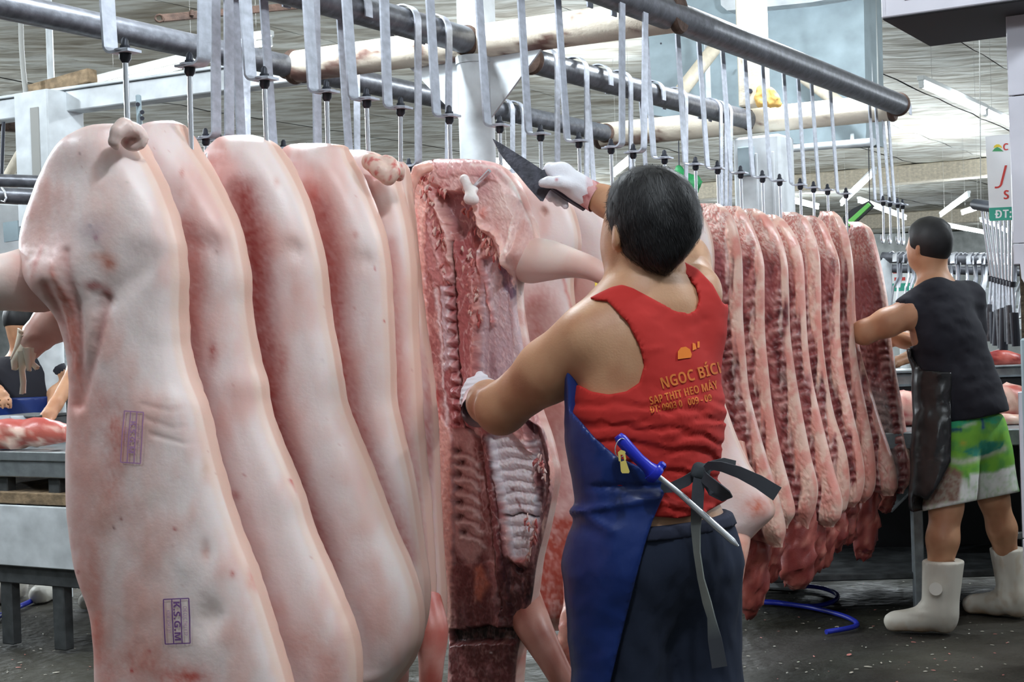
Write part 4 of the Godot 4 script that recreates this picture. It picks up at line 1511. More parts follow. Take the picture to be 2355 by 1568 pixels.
# ------------------------------------------------------------------ the open carcass that is being cut
func build_open_carcass():
	var c := row_at(1036, 247)
	var t := thing("open_carcass", "split open pork carcass with ribs and spine showing, gripped by the red-vested butcher", "carcass", Vector3(c.x, 0.2, c.z))
	var lv := [[366, 1010, 1075], [370, 985, 1125], [380, 962, 1158], [400, 950, 1182], [430, 952, 1204], [480, 954, 1222], [520, 957, 1238], [580, 960, 1240], [640, 964, 1208], [700, 970, 1206], [760, 978, 1214], [830, 989, 1226], [900, 997, 1238], [950, 1000, 1252], [1000, 1000, 1270], [1050, 998, 1283], [1095, 999, 1290], [1150, 1001, 1282], [1220, 1004, 1268], [1290, 1010, 1252], [1350, 1016, 1244], [1400, 1024, 1236], [1440, 1030, 1226], [1470, 1034, 1218], [1520, 1032, 1210], [1580, 1030, 1206], [1650, 1036, 1196], [1730, 1060, 1170]]
	var meat := lin(164, 84, 82)
	var dmeat := lin(118, 52, 52)
	var pale := lin(226, 190, 182)
	var white := lin(232, 220, 220)
	var lav := lin(178, 150, 156)
	var void_ := lin(62, 28, 28)
	var fat := lin(226, 168, 152)
	var ops := [
		# upper face: ham, membranes
		area([1000, 366, 1160, 366, 1230, 470, 1250, 640, 1200, 660, 1140, 560, 1060, 470, 990, 420], 14, lin(214, 170, 164), 0.9, 0.012, 0.6),
		area([1000, 366, 1110, 366, 1170, 390, 1150, 420, 1080, 400, 1020, 410], 8, lin(206, 140, 138), 0.8, 0.004, 0.6), line([1090, 380, 1140, 385, 1175, 410], 5, lin(230, 200, 196), 0.7), line([1180, 420, 1215, 480, 1235, 540], 9, lin(234, 214, 206), 0.8, 0.006),
		blob(1205, 592, 52, 56, lin(232, 200, 190), 0.5, 0.04), blob(1165, 470, 26, 50, lin(226, 196, 186), 0.6, 0.004), blob(1150, 540, 10, 40, lin(206, 126, 116), 0.5), line([1205, 510, 1200, 570, 1190, 640], 7, lin(206, 140, 128), 0.6), line([1185, 500, 1180, 580, 1172, 640], 5, lin(236, 208, 198), 0.6, 0.004), blob(1120, 440, 24, 16, lin(196, 130, 132), 0.7), blob(1112, 415, 16, 18, lin(176, 110, 116), 0.7, -0.008),
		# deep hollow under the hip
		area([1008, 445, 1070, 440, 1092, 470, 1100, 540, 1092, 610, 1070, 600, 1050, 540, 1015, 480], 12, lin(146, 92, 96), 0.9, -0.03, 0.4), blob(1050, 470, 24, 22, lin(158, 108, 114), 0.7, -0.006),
		# left skin edge seen end on
		area([944, 430, 968, 400, 984, 470, 976, 620, 988, 800, 1008, 940, 1040, 1000, 1043, 1200, 1042, 1450, 1020, 1460, 990, 1200, 990, 1000, 960, 700], 6, fat, 0.9, 0.006, 0.5), line([962, 480, 968, 640, 984, 820, 1000, 940], 4, lin(216, 120, 110), 0.7), line([1003, 660, 1014, 760, 1021, 860, 1030, 975], 6, white, 0.75, 0.003), line([1006, 900, 1012, 960], 5, lin(190, 60, 54), 0.6),
		line([1005, 1080, 1010, 1200, 1018, 1350], 9, lin(214, 150, 138), 0.6), line([994, 1050, 998, 1250, 1014, 1420], 5, lin(190, 110, 98), 0.6),
		# loin at the left
		area([985, 470, 1015, 480, 1040, 560, 1046, 650, 1000, 660, 980, 600], 10, lin(190, 122, 120), 0.9, 0.006, 0.7), line([990, 520, 1010, 600, 1030, 650], 6, lin(214, 170, 166), 0.7, 0.004),
		area([1016, 655, 1046, 650, 1062, 900, 1074, 985, 1040, 990, 1026, 900], 7, lin(166, 84, 86), 0.9, 0.004, 0.7), area([1014, 660, 1034, 655, 1044, 840, 1026, 850], 8, lin(196, 178, 184), 0.85, 0.004, 0.4),
		# right strip of the spine
		area([1046, 560, 1078, 520, 1096, 640, 1099, 760, 1094, 900, 1086, 985, 1070, 985, 1058, 820], 7, lin(164, 80, 80), 0.92, 0.012, 0.9), line([1085, 600, 1096, 700, 1092, 800, 1088, 900], 6, lin(206, 130, 120), 0.5, 0.004),
		line([1044, 560, 1052, 700, 1060, 850, 1073, 980, 1100, 1010, 1122, 1120, 1140, 1280, 1150, 1400], 4.5, lin(74, 18, 20), 0.95, -0.012, 0.2),
		# belly wall on the right, thin grey membrane
		area([1108, 600, 1140, 590, 1205, 660, 1222, 800, 1236, 930, 1150, 960, 1100, 960, 1102, 760], 8, lin(182, 152, 158), 0.92, -0.016, 0.4), area([1138, 586, 1150, 590, 1182, 640, 1198, 676, 1172, 690, 1152, 668], 7, lin(110, 80, 102), 0.95, -0.003, 0.3), blob(1165, 640, 12, 22, lin(150, 110, 116), 0.6), blob(1130, 660, 7, 60, lin(206, 190, 192), 0.6), blob(1120, 850, 14, 70, lin(132, 84, 88), 0.6, -0.006), blob(1180, 800, 12, 90, lin(206, 180, 180), 0.5, 0.004), blob(1150, 900, 16, 60, lin(150, 104, 110), 0.5), line([1220, 760, 1232, 860, 1240, 930], 6, lin(224, 190, 180), 0.8, 0.006),
		# ragged fat running down the middle
		line([968, 400, 985, 430, 1005, 470, 1030, 530, 1040, 600], 9, lin(222, 176, 166), 0.75, 0.012, 0.9), line([1078, 440, 1100, 480, 1112, 520, 1150, 545, 1172, 580, 1182, 650], 8, lin(226, 172, 158), 0.85, 0.014, 0.9), line([1085, 560, 1100, 600, 1112, 650, 1120, 700, 1130, 745], 6, lin(196, 110, 104), 0.85, 0.01, 0.9), blob(1120, 490, 12, 16, lin(216, 120, 104), 0.8, 0.01), blob(1100, 580, 8, 8, white, 0.8, 0.006), blob(1130, 740, 5, 12, lin(170, 50, 50), 0.9, 0.008), blob(1090, 620, 10, 10, lin(150, 70, 70), 0.8),
		blob(1022, 430, 8, 14, lin(186, 70, 66), 0.6), blob(1035, 425, 10, 6, lin(160, 46, 44), 0.8), blob(1000, 440, 6, 30, lin(190, 110, 110), 0.6), blob(985, 420, 4, 24, lin(176, 80, 80), 0.7),
		# below the grip: left chain of vertebrae
		area([1042, 985, 1100, 985, 1118, 1080, 1132, 1200, 1140, 1290, 1042, 1300], 8, lin(192, 154, 148), 0.92, -0.002, 0.4), area([1085, 1000, 1112, 1010, 1126, 1100, 1138, 1290, 1108, 1290, 1100, 1120], 9, lin(138, 70, 66), 0.8, 0.0, 0.5),
		area([1112, 1000, 1128, 1010, 1150, 1130, 1164, 1300, 1172, 1440, 1148, 1440, 1142, 1280, 1128, 1140], 5, lin(124, 56, 56), 0.95, 0.012, 0.4), line([1132, 1060, 1152, 1200, 1162, 1340], 3, lin(74, 22, 24), 0.8, -0.004),
		# rib cage
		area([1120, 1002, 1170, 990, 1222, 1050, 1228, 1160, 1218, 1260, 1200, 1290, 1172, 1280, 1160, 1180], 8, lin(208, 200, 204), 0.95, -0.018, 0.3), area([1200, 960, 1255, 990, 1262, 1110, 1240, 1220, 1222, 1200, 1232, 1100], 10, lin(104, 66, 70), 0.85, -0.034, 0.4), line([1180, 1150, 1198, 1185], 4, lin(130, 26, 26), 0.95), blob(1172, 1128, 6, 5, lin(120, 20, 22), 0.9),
		area([1238, 930, 1268, 990, 1290, 1080, 1284, 1130, 1262, 1110, 1262, 1010], 8, lin(216, 146, 130), 0.9, 0.008, 0.7), line([1282, 1090, 1278, 1180, 1260, 1270, 1246, 1360], 7, lin(206, 130, 116), 0.75, 0.004, 0.6), area([1256, 1120, 1276, 1150, 1258, 1280, 1240, 1370, 1228, 1290, 1244, 1200], 7, lin(98, 46, 46), 0.85, -0.006, 0.7), blob(1250, 1210, 5, 30, lin(214, 160, 140), 0.7, 0.004), blob(1196, 1290, 16, 8, lin(206, 110, 100), 0.9, 0.004),
		# neck and shoulder meat below
		area([1044, 1262, 1078, 1300, 1112, 1270, 1128, 1320, 1140, 1440, 1090, 1460, 1046, 1450], 22, lin(112, 54, 54), 0.95, 0.0, 0.5), area([1092, 1308, 1108, 1300, 1126, 1342, 1106, 1382, 1092, 1380], 15, lin(200, 108, 78), 0.85, 0.002, 0.5), line([1060, 1380, 1076, 1440], 6, lin(160, 104, 108), 0.5),
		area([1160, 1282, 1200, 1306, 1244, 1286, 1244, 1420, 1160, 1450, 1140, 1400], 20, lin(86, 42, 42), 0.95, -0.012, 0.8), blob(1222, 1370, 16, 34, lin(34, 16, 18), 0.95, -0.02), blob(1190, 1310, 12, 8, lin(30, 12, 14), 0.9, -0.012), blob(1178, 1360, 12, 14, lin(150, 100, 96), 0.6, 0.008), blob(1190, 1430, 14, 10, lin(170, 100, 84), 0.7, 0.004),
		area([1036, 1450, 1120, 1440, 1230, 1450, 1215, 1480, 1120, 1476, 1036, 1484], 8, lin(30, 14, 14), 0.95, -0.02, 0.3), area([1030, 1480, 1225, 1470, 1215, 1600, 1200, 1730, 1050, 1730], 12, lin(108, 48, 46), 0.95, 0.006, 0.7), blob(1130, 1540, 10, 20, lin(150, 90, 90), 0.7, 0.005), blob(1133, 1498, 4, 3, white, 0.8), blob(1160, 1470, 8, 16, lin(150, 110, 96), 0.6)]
	for k in 12:     # vertebra knobs down the left
		var y := 640.0 + k * 29.0
		var x := 1036.0 + k * 1.6
		ops.append(blob(x, y, 11, 9, lin(196, 150, 150) if k < 8 else lin(166, 80, 82), 0.6, 0.012, 0.3))
		ops.append(blob(x + 3, y + 14, 10, 5, lin(126, 48, 56), 0.8, -0.008, 0.3))
	var holes := [[1050, 1036], [1056, 1064], [1053, 1090], [1053, 1123], [1054, 1155], [1057, 1189], [1064, 1224]]
	for q in holes:
		ops.append(line([q[0] - 4, q[1] + 14, q[0] + 26, q[1] + 17, q[0] + 50, q[1] + 36], 6, lin(222, 204, 198), 0.55, 0.0035, 0.3))
		ops.append(line([q[0] + 14, q[1] + 4, q[0] + 44, q[1] + 18], 5, lin(150, 88, 84), 0.55, -0.003, 0.3))
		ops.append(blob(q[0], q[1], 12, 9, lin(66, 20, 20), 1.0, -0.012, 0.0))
	for k in 10:     # ribs across the cage
		var y := 1018.0 + k * 26.0
		ops.append(line([1132 + k * 4.5, y, 1175 + k * 3, y - 3, 1222, y + 4], 7.5, lin(220, 212, 214), 0.4, 0.0035, 0.2))
		ops.append(line([1132 + k * 4.5, y + 13, 1175 + k * 3, y + 10, 1222, y + 17], 2.6, lin(166, 146, 150) if k != 6 else lin(50, 28, 28), 0.6 if k != 6 else 0.95, -0.003 if k != 6 else -0.01, 0.2))
	for o: Op in ops: o.tone *= 0.4
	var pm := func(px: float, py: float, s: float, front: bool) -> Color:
		var n := noise.get_noise_2d(px * 0.02, py * 0.012)
		var n2 := noise.get_noise_2d(px * 0.09, py * 0.05)
		if not front or s < 0.02:
			var cs := lin(234, 196, 184).lerp(lin(214, 150, 138), smoothstep(-0.3, 0.5, n))
			cs.a = 0.0
			return cs
		var col := lin(176, 104, 100).lerp(lin(206, 146, 138), smoothstep(-0.2, 0.5, n + n2 * 0.5))
		col = paint(ops, px, py, col, 2.5)
		var wet := noise2.get_noise_2d(px * 0.22, py * 0.12)
		var vein := smoothstep(0.09, 0.0, absf(noise.get_noise_2d(px * 0.028 + 7.0, py * 0.011)))
		vein *= 1.0 - 0.75 * smoothstep(1180.0, 1300.0, py)
		col = Color(lerpf(col.r, 0.72, vein * 0.38), lerpf(col.g, 0.5, vein * 0.38), lerpf(col.b, 0.47, vein * 0.38), col.a + vein * 0.001)
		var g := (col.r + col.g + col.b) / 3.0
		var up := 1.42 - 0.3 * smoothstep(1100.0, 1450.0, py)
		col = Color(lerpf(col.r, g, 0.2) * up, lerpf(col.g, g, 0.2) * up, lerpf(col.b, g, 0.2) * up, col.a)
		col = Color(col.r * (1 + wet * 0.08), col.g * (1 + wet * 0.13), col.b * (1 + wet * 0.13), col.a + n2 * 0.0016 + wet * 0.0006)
		return col
	var l := new_loft(lv, c, 0.04, 0.11, -ROWD, 50.0)
	l.pf = 4.0
	l.pb = 2.3
	fit_loft(l)
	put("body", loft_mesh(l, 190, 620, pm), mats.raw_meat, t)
	# hind leg reaching out to the right
	var mb := limb([[1170, 596, 3.66], [1222, 598, 3.57], [1268, 599, 3.51], [1320, 606, 3.47], [1362, 618, 3.44], [1410, 645, 3.42], [1450, 680, 3.42]], [48, 54, 46, 33, 27, 22, 18], 26)
	tint(mb, lin(240, 220, 212), lin(232, 194, 184), 9.0)
	put("hind_leg", mb, mats.pork_skin, t)
	mb = limb([[1190, 1350, 3.7], [1222, 1430, 3.58], [1268, 1515, 3.53], [1320, 1610, 3.5]], [46, 44, 33, 25], 18)
	tint(mb, lin(206, 150, 134), lin(166, 96, 80), 12.0)
	put("front_leg", mb, mats.pork_skin, t)
	# flap of skin looping at the upper left, the white knuckle of the hip bone, loose shreds of fat
	var sd := Sdf.new()
	var p := func(x, y, d): return pt(x, y, d)
	sd.chain([p.call(985, 385, 3.62), p.call(962, 392, 3.6), p.call(947, 420, 3.6), p.call(940, 450, 3.6), p.call(946, 468, 3.6)], [0.013, 0.013, 0.012, 0.012, 0.009], 0.01)
	mb = nets(sd, null, sd.bounds(0.02), 0.004, func(q): return lin(230, 178, 162))
	put("skin_flap", mb, mats.pork_skin, t)
	sd = Sdf.new()
	sd.chain([p.call(1068, 412, 3.55), p.call(1078, 432, 3.54), p.call(1084, 455, 3.53)], [0.012, 0.009, 0.013], 0.012)
	sd.cap(p.call(1078, 458, 3.53), p.call(1090, 460, 3.53), 0.012, 0.012, 0.01)
	sd.cap(p.call(1086, 440, 3.535), p.call(1094, 436, 3.54), 0.007, 0.007, 0.01)
	mb = nets(sd, null, sd.bounds(0.02), 0.003, func(q): return lin(240, 232, 230))
	put("hip_bone", mb, mats.raw_meat, t)
	solo("hook_point", rod(p.call(1084, 436, 3.56), p.call(1126, 392, 3.52), 0.0052), mats.steel_rod, "steel hook point sticking out of the open carcass's ham", "hook")
	mb = MB.new()
	rng.seed = 12
	for q in [[1090, 470, 1180, 600, 34], [1095, 560, 1125, 740, 26], [980, 385, 1020, 470, 24], [1255, 1040, 1288, 1100, 18], [1240, 1180, 1266, 1300, 22], [1010, 395, 1050, 440, 16], [1020, 470, 1060, 640, 20]]:
		for k in q[4]:
			var f := rng.randf()
			var x: float = lerpf(q[0], q[2], f) + rng.randf_range(-12, 12)
			var y: float = lerpf(q[1], q[3], f) + rng.randf_range(-8, 8)
			var e := l.at(y)
			x = clampf(x, e[0] + 8, e[1] - 8)
			var a := l.point(x, y, true, 0.006)
			var s := rng.randf_range(0.002, 0.0046)
			var b := a + Vector3(rng.randf_range(-0.008, 0.008), rng.randf_range(-0.024, -0.006), 0) - ROWD * 0.004
			var from := mb.v.size()
			mb.tube([a, a.lerp(b, 0.5) - ROWD * 0.004, b], [s * 0.6, s, s * 0.4], 7)
			var cc: Color = [lin(228, 176, 164), lin(206, 124, 116), lin(230, 196, 186), lin(176, 84, 82)][rng.randi() % 4]
			for j in range(from, mb.v.size()): mb.c[j] = cc
	put("fat_shreds", mb, mats.raw_meat, t).set_meta("kind", "stuff")

# ------------------------------------------------------------------ the row of sides that show their cut face
func build_cut_carcasses():
	# [hook px, hook py, [levels of right edge], width, neck [x0, x1, y0, y1], label]
	var q := [
		[1620, 372, [[468, 1652], [480, 1672], [520, 1692], [570, 1703], [640, 1707], [720, 1707], [820, 1714], [900, 1722], [1000, 1747], [1100, 1777], [1170, 1797], [1220, 1806], [1258, 1800]], 170, [1696, 1768, 1180, 1412], "first cut pork side right of the red vest, nearest of the row"],
		[1675, 386, [[474, 1700], [490, 1716], [540, 1738], [600, 1755], [660, 1757], [760, 1758], [850, 1766], [950, 1777], [1050, 1797], [1130, 1818], [1180, 1827], [1215, 1812]], 165, [1752, 1800, 1180, 1335], "second cut pork side right of the red vest"],
		[1728, 396, [[480, 1740], [495, 1765], [540, 1792], [600, 1809], [660, 1813], [760, 1816], [850, 1827], [950, 1844], [1050, 1864], [1120, 1880], [1170, 1874], [1216, 1860]], 160, [1788, 1876, 1170, 1362], "third cut pork side right of the red vest, ending in a point"],
		[1775, 408, [[494, 1785], [508, 1806], [550, 1832], [600, 1846], [680, 1851], [780, 1856], [880, 1869], [980, 1892], [1080, 1917], [1150, 1936], [1190, 1932], [1212, 1918]], 150, [1828, 1896, 1160, 1330], "fourth cut pork side right of the red vest"],
		[1822, 414, [[488, 1830], [500, 1854], [540, 1872], [590, 1884], [650, 1887], [750, 1889], [850, 1899], [950, 1917], [1040, 1945], [1120, 1954], [1170, 1946], [1186, 1934]], 140, [1862, 1922, 1150, 1300], "fifth cut pork side right of the red vest, with a broad pale fat edge"],
		[1860, 417, [[496, 1872], [510, 1894], [560, 1916], [600, 1929], [660, 1931], [760, 1931], [860, 1941], [950, 1961], [1040, 1981], [1100, 1988], [1150, 1978], [1166, 1966]], 130, [1900, 1950, 1120, 1270], "sixth cut pork side right of the red vest"],
		[1893, 430, [[486, 1918], [500, 1934], [545, 1951], [600, 1960], [680, 1961], [760, 1963], [860, 1976], [950, 1994], [1040, 2010], [1110, 2013], [1140, 2004], [1156, 1990]], 125, [1925, 1975, 1100, 1250], "seventh cut pork side right of the red vest, tallest of the far ones"],
		[1925, 428, [[500, 1930], [520, 1945], [580, 1958], [640, 1964], [720, 1967], [800, 1977], [880, 1998], [960, 2022], [1030, 2045], [1080, 2060], [1120, 2064], [1140, 2056]], 120, [1958, 2022, 1080, 1290], "eighth cut pork side, beside the black-shirted butcher's hand"],
		[1958, 428, [[510, 1978], [525, 2002], [560, 2014], [620, 2028], [700, 2042], [780, 2049], [860, 2061], [940, 2076], [1020, 2088], [1080, 2097], [1110, 2092], [1135, 2078]], 110, [2010, 2060, 1060, 1180], "dark ribbed pork side that the black-shirted butcher reaches across"]]
	for k in q.size():
		var c := row_at(q[k][0], q[k][1])
		var t := thing("cut_side", q[k][5], "carcass", Vector3(c.x, 0.2, c.z), "cut pork sides in a row at right")
		var lv := []
		var lvr: Array = q[k][2]
		var y0: float = lvr[0][0]
		for e in lvr:
			var w: float = q[k][3]
			w *= clampf(0.25 + (e[0] - y0) / 90.0, 0.25, 1.0)
			if e[0] > 900: w *= lerpf(1.0, 0.8, clampf((e[0] - 900) / 250.0, 0, 1))
			lv.append([e[0], e[1] - w, e[1]])
		lv[lv.size() - 1][1] = lv[lv.size() - 1][2] - 24
		var last := k == 8
		var sd := k * 17.3
		var sc: float = 0.6 + 0.4 * q[k][3] / 170.0
		var ruler := new_loft(lv, c, 0.05, 0.05, -ROWD, 30.0)
		ruler.pf = 3.2
		ruler.pb = 2.3
		fit_loft(ruler)
		var pm := func(px: float, py: float, s: float, front: bool) -> Color:
			var n := noise.get_noise_2d(px * 0.03 + sd, py * 0.012)
			var n2 := noise.get_noise_2d(px * 0.12 + sd, py * 0.07)
			var n3 := noise2.get_noise_2d(px * 0.05, py * 0.006 + sd)
			if not front:
				var cs := lin(236, 200, 186).lerp(lin(222, 158, 142), smoothstep(-0.3, 0.5, n))
				cs.a = 0.0
				return cs
			var e := ruler.at(py)
			var dr := (e[1] - px) / sc
			var t01 := (py - y0) / 750.0
			var fatw := 11.0 + n3 * 13.0 + 6.0 * sin(py * 0.011 + sd) + 22.0 * smoothstep(0.6, 0.95, t01)
			if last: fatw = 2.0
			var f := smoothstep(fatw + 5.0, fatw - 5.0, dr + n2 * 3.0)
			var meat := lin(150, 74, 74).lerp(lin(196, 130, 124), smoothstep(-0.1, 0.6, n + n2 * 0.3))
			meat = meat.lerp(lin(104, 48, 50), smoothstep(0.1, 0.6, -n * 1.2 - n2 * 0.25))
			if last: meat = meat.lerp(lin(94, 42, 46), 0.55)
			var d := 0.004 * n2 + 0.004 * n
			# haunch: pink muscle with white seams
			var up := smoothstep(0.2, 0.08, t01)
			meat = meat.lerp(lin(206, 134, 124).lerp(lin(240, 216, 204), smoothstep(0.1, 0.35, absf(n2) + n * 0.3)), up * 0.8)
			d += up * 0.012
			# loin bulge, then the chain of vertebrae, then ribs
			var loin := smoothstep(0.1, 0.16, t01) * smoothstep(0.36, 0.26, t01)
			meat = meat.lerp(lin(150, 88, 92), loin * 0.7 * smoothstep(18, 40, dr))
			var vy := py / (25.0 * sc) + noise2.get_noise_2d(py * 0.012, sd) * 0.5
			var sp := smoothstep(fatw + 34.0, fatw + 14.0, dr) * smoothstep(fatw - 2.0, fatw + 8.0, dr) * smoothstep(0.2, 0.3, t01) * smoothstep(1.0, 0.85, t01)
			var wv := sin(vy * TAU + sin(dr * 0.12))
			meat = meat.lerp(lin(214, 184, 178), sp * clampf(wv + n * 1.2, 0, 1) * 0.3)
			meat = meat.lerp(lin(92, 34, 38), sp * clampf(-wv + n2 * 0.9, 0, 1) * 0.42)
			d += sp * wv * 0.005
			var rib := smoothstep(fatw + 30.0, fatw + 44.0, dr) * smoothstep(0.3, 0.45, t01)
			var rv := sin(vy * TAU * 1.0 + dr * 0.05)
			meat = meat.lerp(lin(188, 150, 148), rib * clampf(rv + n, 0, 1) * 0.3)
			d += rib * rv * 0.004
			if last:
				var lr := smoothstep(0.48, 0.56, t01) * smoothstep(0.95, 0.88, t01) * smoothstep(20, 34, dr)
				meat = meat.lerp(lin(150, 138, 134), lr * 0.75)
				meat = meat.lerp(lin(104, 84, 84), lr * clampf(-rv, 0, 1) * 0.7)
				var tend := smoothstep(0.5, 0.1, t01)
				meat = meat.lerp(lin(122, 62, 66), tend * 0.4)
			var fc := lin(238, 196, 178).lerp(lin(226, 156, 142), smoothstep(-0.3, 0.4, n + n2 * 0.4))
			fc = fc.lerp(lin(222, 138, 124), smoothstep(0.1, 0.5, noise.get_noise_2d(px * 0.02, py * 0.008 + sd)) * 0.7)
			var seam := smoothstep(6.0, 0.0, absf(dr - fatw - 3.0)) * 0.6
			meat = meat.lerp(lin(232, 212, 204), seam * smoothstep(-0.2, 0.3, n3))
			var out := meat.lerp(fc, f)
			out.a = d + f * 0.006
			return out
		put("body", loft_mesh(ruler, 84, 240, pm, false), mats.raw_meat, t)
		# hanging neck and head meat below
		var nk: Array = q[k][4]
		var cx: float = (nk[0] + nk[1]) * 0.5
		var hw: float = (nk[1] - nk[0]) * 0.5
		var dep: float = pix(c + Vector3(0, 0.5, 0)).z - 0.02
		var mb := limb([[cx - 6, nk[2] - 40, dep], [cx, nk[2], dep], [cx + hw * 0.08, lerpf(nk[2], nk[3], 0.4), dep - 0.02], [cx, lerpf(nk[2], nk[3], 0.75), dep - 0.02], [cx - hw * 0.1, nk[3] - hw * 0.55, dep]], [hw * 0.7, hw * 0.9, hw * 0.98, hw * 0.9, hw * 0.6], 22)
		lumpy(mb, 0.028, 14, sd)
		lumpy(mb, 0.012, 45, sd)
		for i in mb.v.size():
			var p := mb.v[i]
			var n := noise.get_noise_3d(p.x * 16 + sd, p.y * 9, p.z * 16)
			var n2 := noise.get_noise_3d(p.x * 50, p.y * 30 + sd, p.z * 50)
			var cc := lin(128, 54, 50).lerp(lin(172, 92, 82), smoothstep(-0.2, 0.5, n + n2 * 0.5))
			mb.c[i] = cc.lerp(lin(214, 150, 134), smoothstep(0.35, 0.6, n2 + n * 0.3) * 0.7)
		put("neck_meat", mb, mats.raw_meat, t)

# ------------------------------------------------------------------ people
func yaw_basis(left_deg: float) -> Basis:      # x: the person's right, y: up, z: the person's back; facing away from the camera and turned left
	return Basis(Vector3.UP, deg_to_rad(left_deg))

func skin_tone(base_c: Color, warm: Color, freq := 9.0) -> Callable:
	return func(p: Vector3) -> Color:
		var n := noise.get_noise_3d(p.x * freq, p.y * freq, p.z * freq)
		return base_c.lerp(warm, smoothstep(-0.3, 0.6, n))

func px_slab(o: Array, at: Vector3, nrm: Vector3, a: float, b: float) -> MB:
	var mb := MB.new()
	var x := Vector3.UP.cross(nrm).normalized()
	var y := nrm.cross(x)
	var pts := PackedVector2Array()
	for k in range(0, o.size(), 2):
		var p := on_pl(o[k], o[k + 1], at, nrm) - at
		pts.append(Vector2(p.dot(x), p.dot(y)))
	mb.slab(pts, at, x, y, nrm, a, b)
	return mb

func strands(hair: MB, center: Vector3, whorl: Vector3, count: int, lng: float, w: float) -> MB:
	var mb := MB.new()
	rng.seed = 31
	var nn := PackedVector3Array()
	nn.resize(hair.v.size())
	for k in range(0, hair.i.size(), 3):
		var f := (hair.v[hair.i[k + 2]] - hair.v[hair.i[k]]).cross(hair.v[hair.i[k + 1]] - hair.v[hair.i[k]])
		for j in 3: nn[hair.i[k + j]] += f
	for c in count:
		var k := rng.randi() % hair.v.size()
		var p := hair.v[k]
		var n := nn[k].normalized()
		var away := p - whorl
		var t := (away - n * away.dot(n)).normalized()
		var sw := n.cross(t)
		t = (t + sw * 0.35 + sw * rng.randf_range(-0.35, 0.35)).normalized()
		var l := lng * rng.randf_range(0.6, 1.2)
		var s := n.cross(t).normalized() * w
		var m := mb.v.size()
		for j in 4:
			var u := j / 3.0
			var q := p + t * l * u + n * (0.0022 * sin(u * PI) + 0.0006 + rng.randf_range(0, 0.0012)) - n * u * u * l * l * 3.5
			mb.add(q + s * (1.0 - u))
			mb.add(q - s * (1.0 - u))
		for j in 3:
			mb.i.append_array([m + j * 2, m + j * 2 + 1, m + j * 2 + 3, m + j * 2, m + j * 2 + 3, m + j * 2 + 2])
		for j in range(mb.i.size() - 18, mb.i.size(), 3):
			var a := mb.v[mb.i[j]]
			if (mb.v[mb.i[j + 2]] - a).cross(mb.v[mb.i[j + 1]] - a).dot(n) < 0:
				var q := mb.i[j + 1]
				mb.i[j + 1] = mb.i[j + 2]
				mb.i[j + 2] = q
	return mb

func march(f: Callable, px: float, py: float, from: float) -> Vector3:
	var r := ray(px, py)
	var s := from
	for k in 60:
		var d: float = f.call(EYE + r * s)
		if d < 0.0004: return EYE + r * (s - 0.003)
		s += d * 0.8
		if s > from + 0.7: return Vector3.INF
	return EYE + r * (s - 0.003)

func build_workers():
	build_butcher()
	build_second_butcher()
	build_far_people()

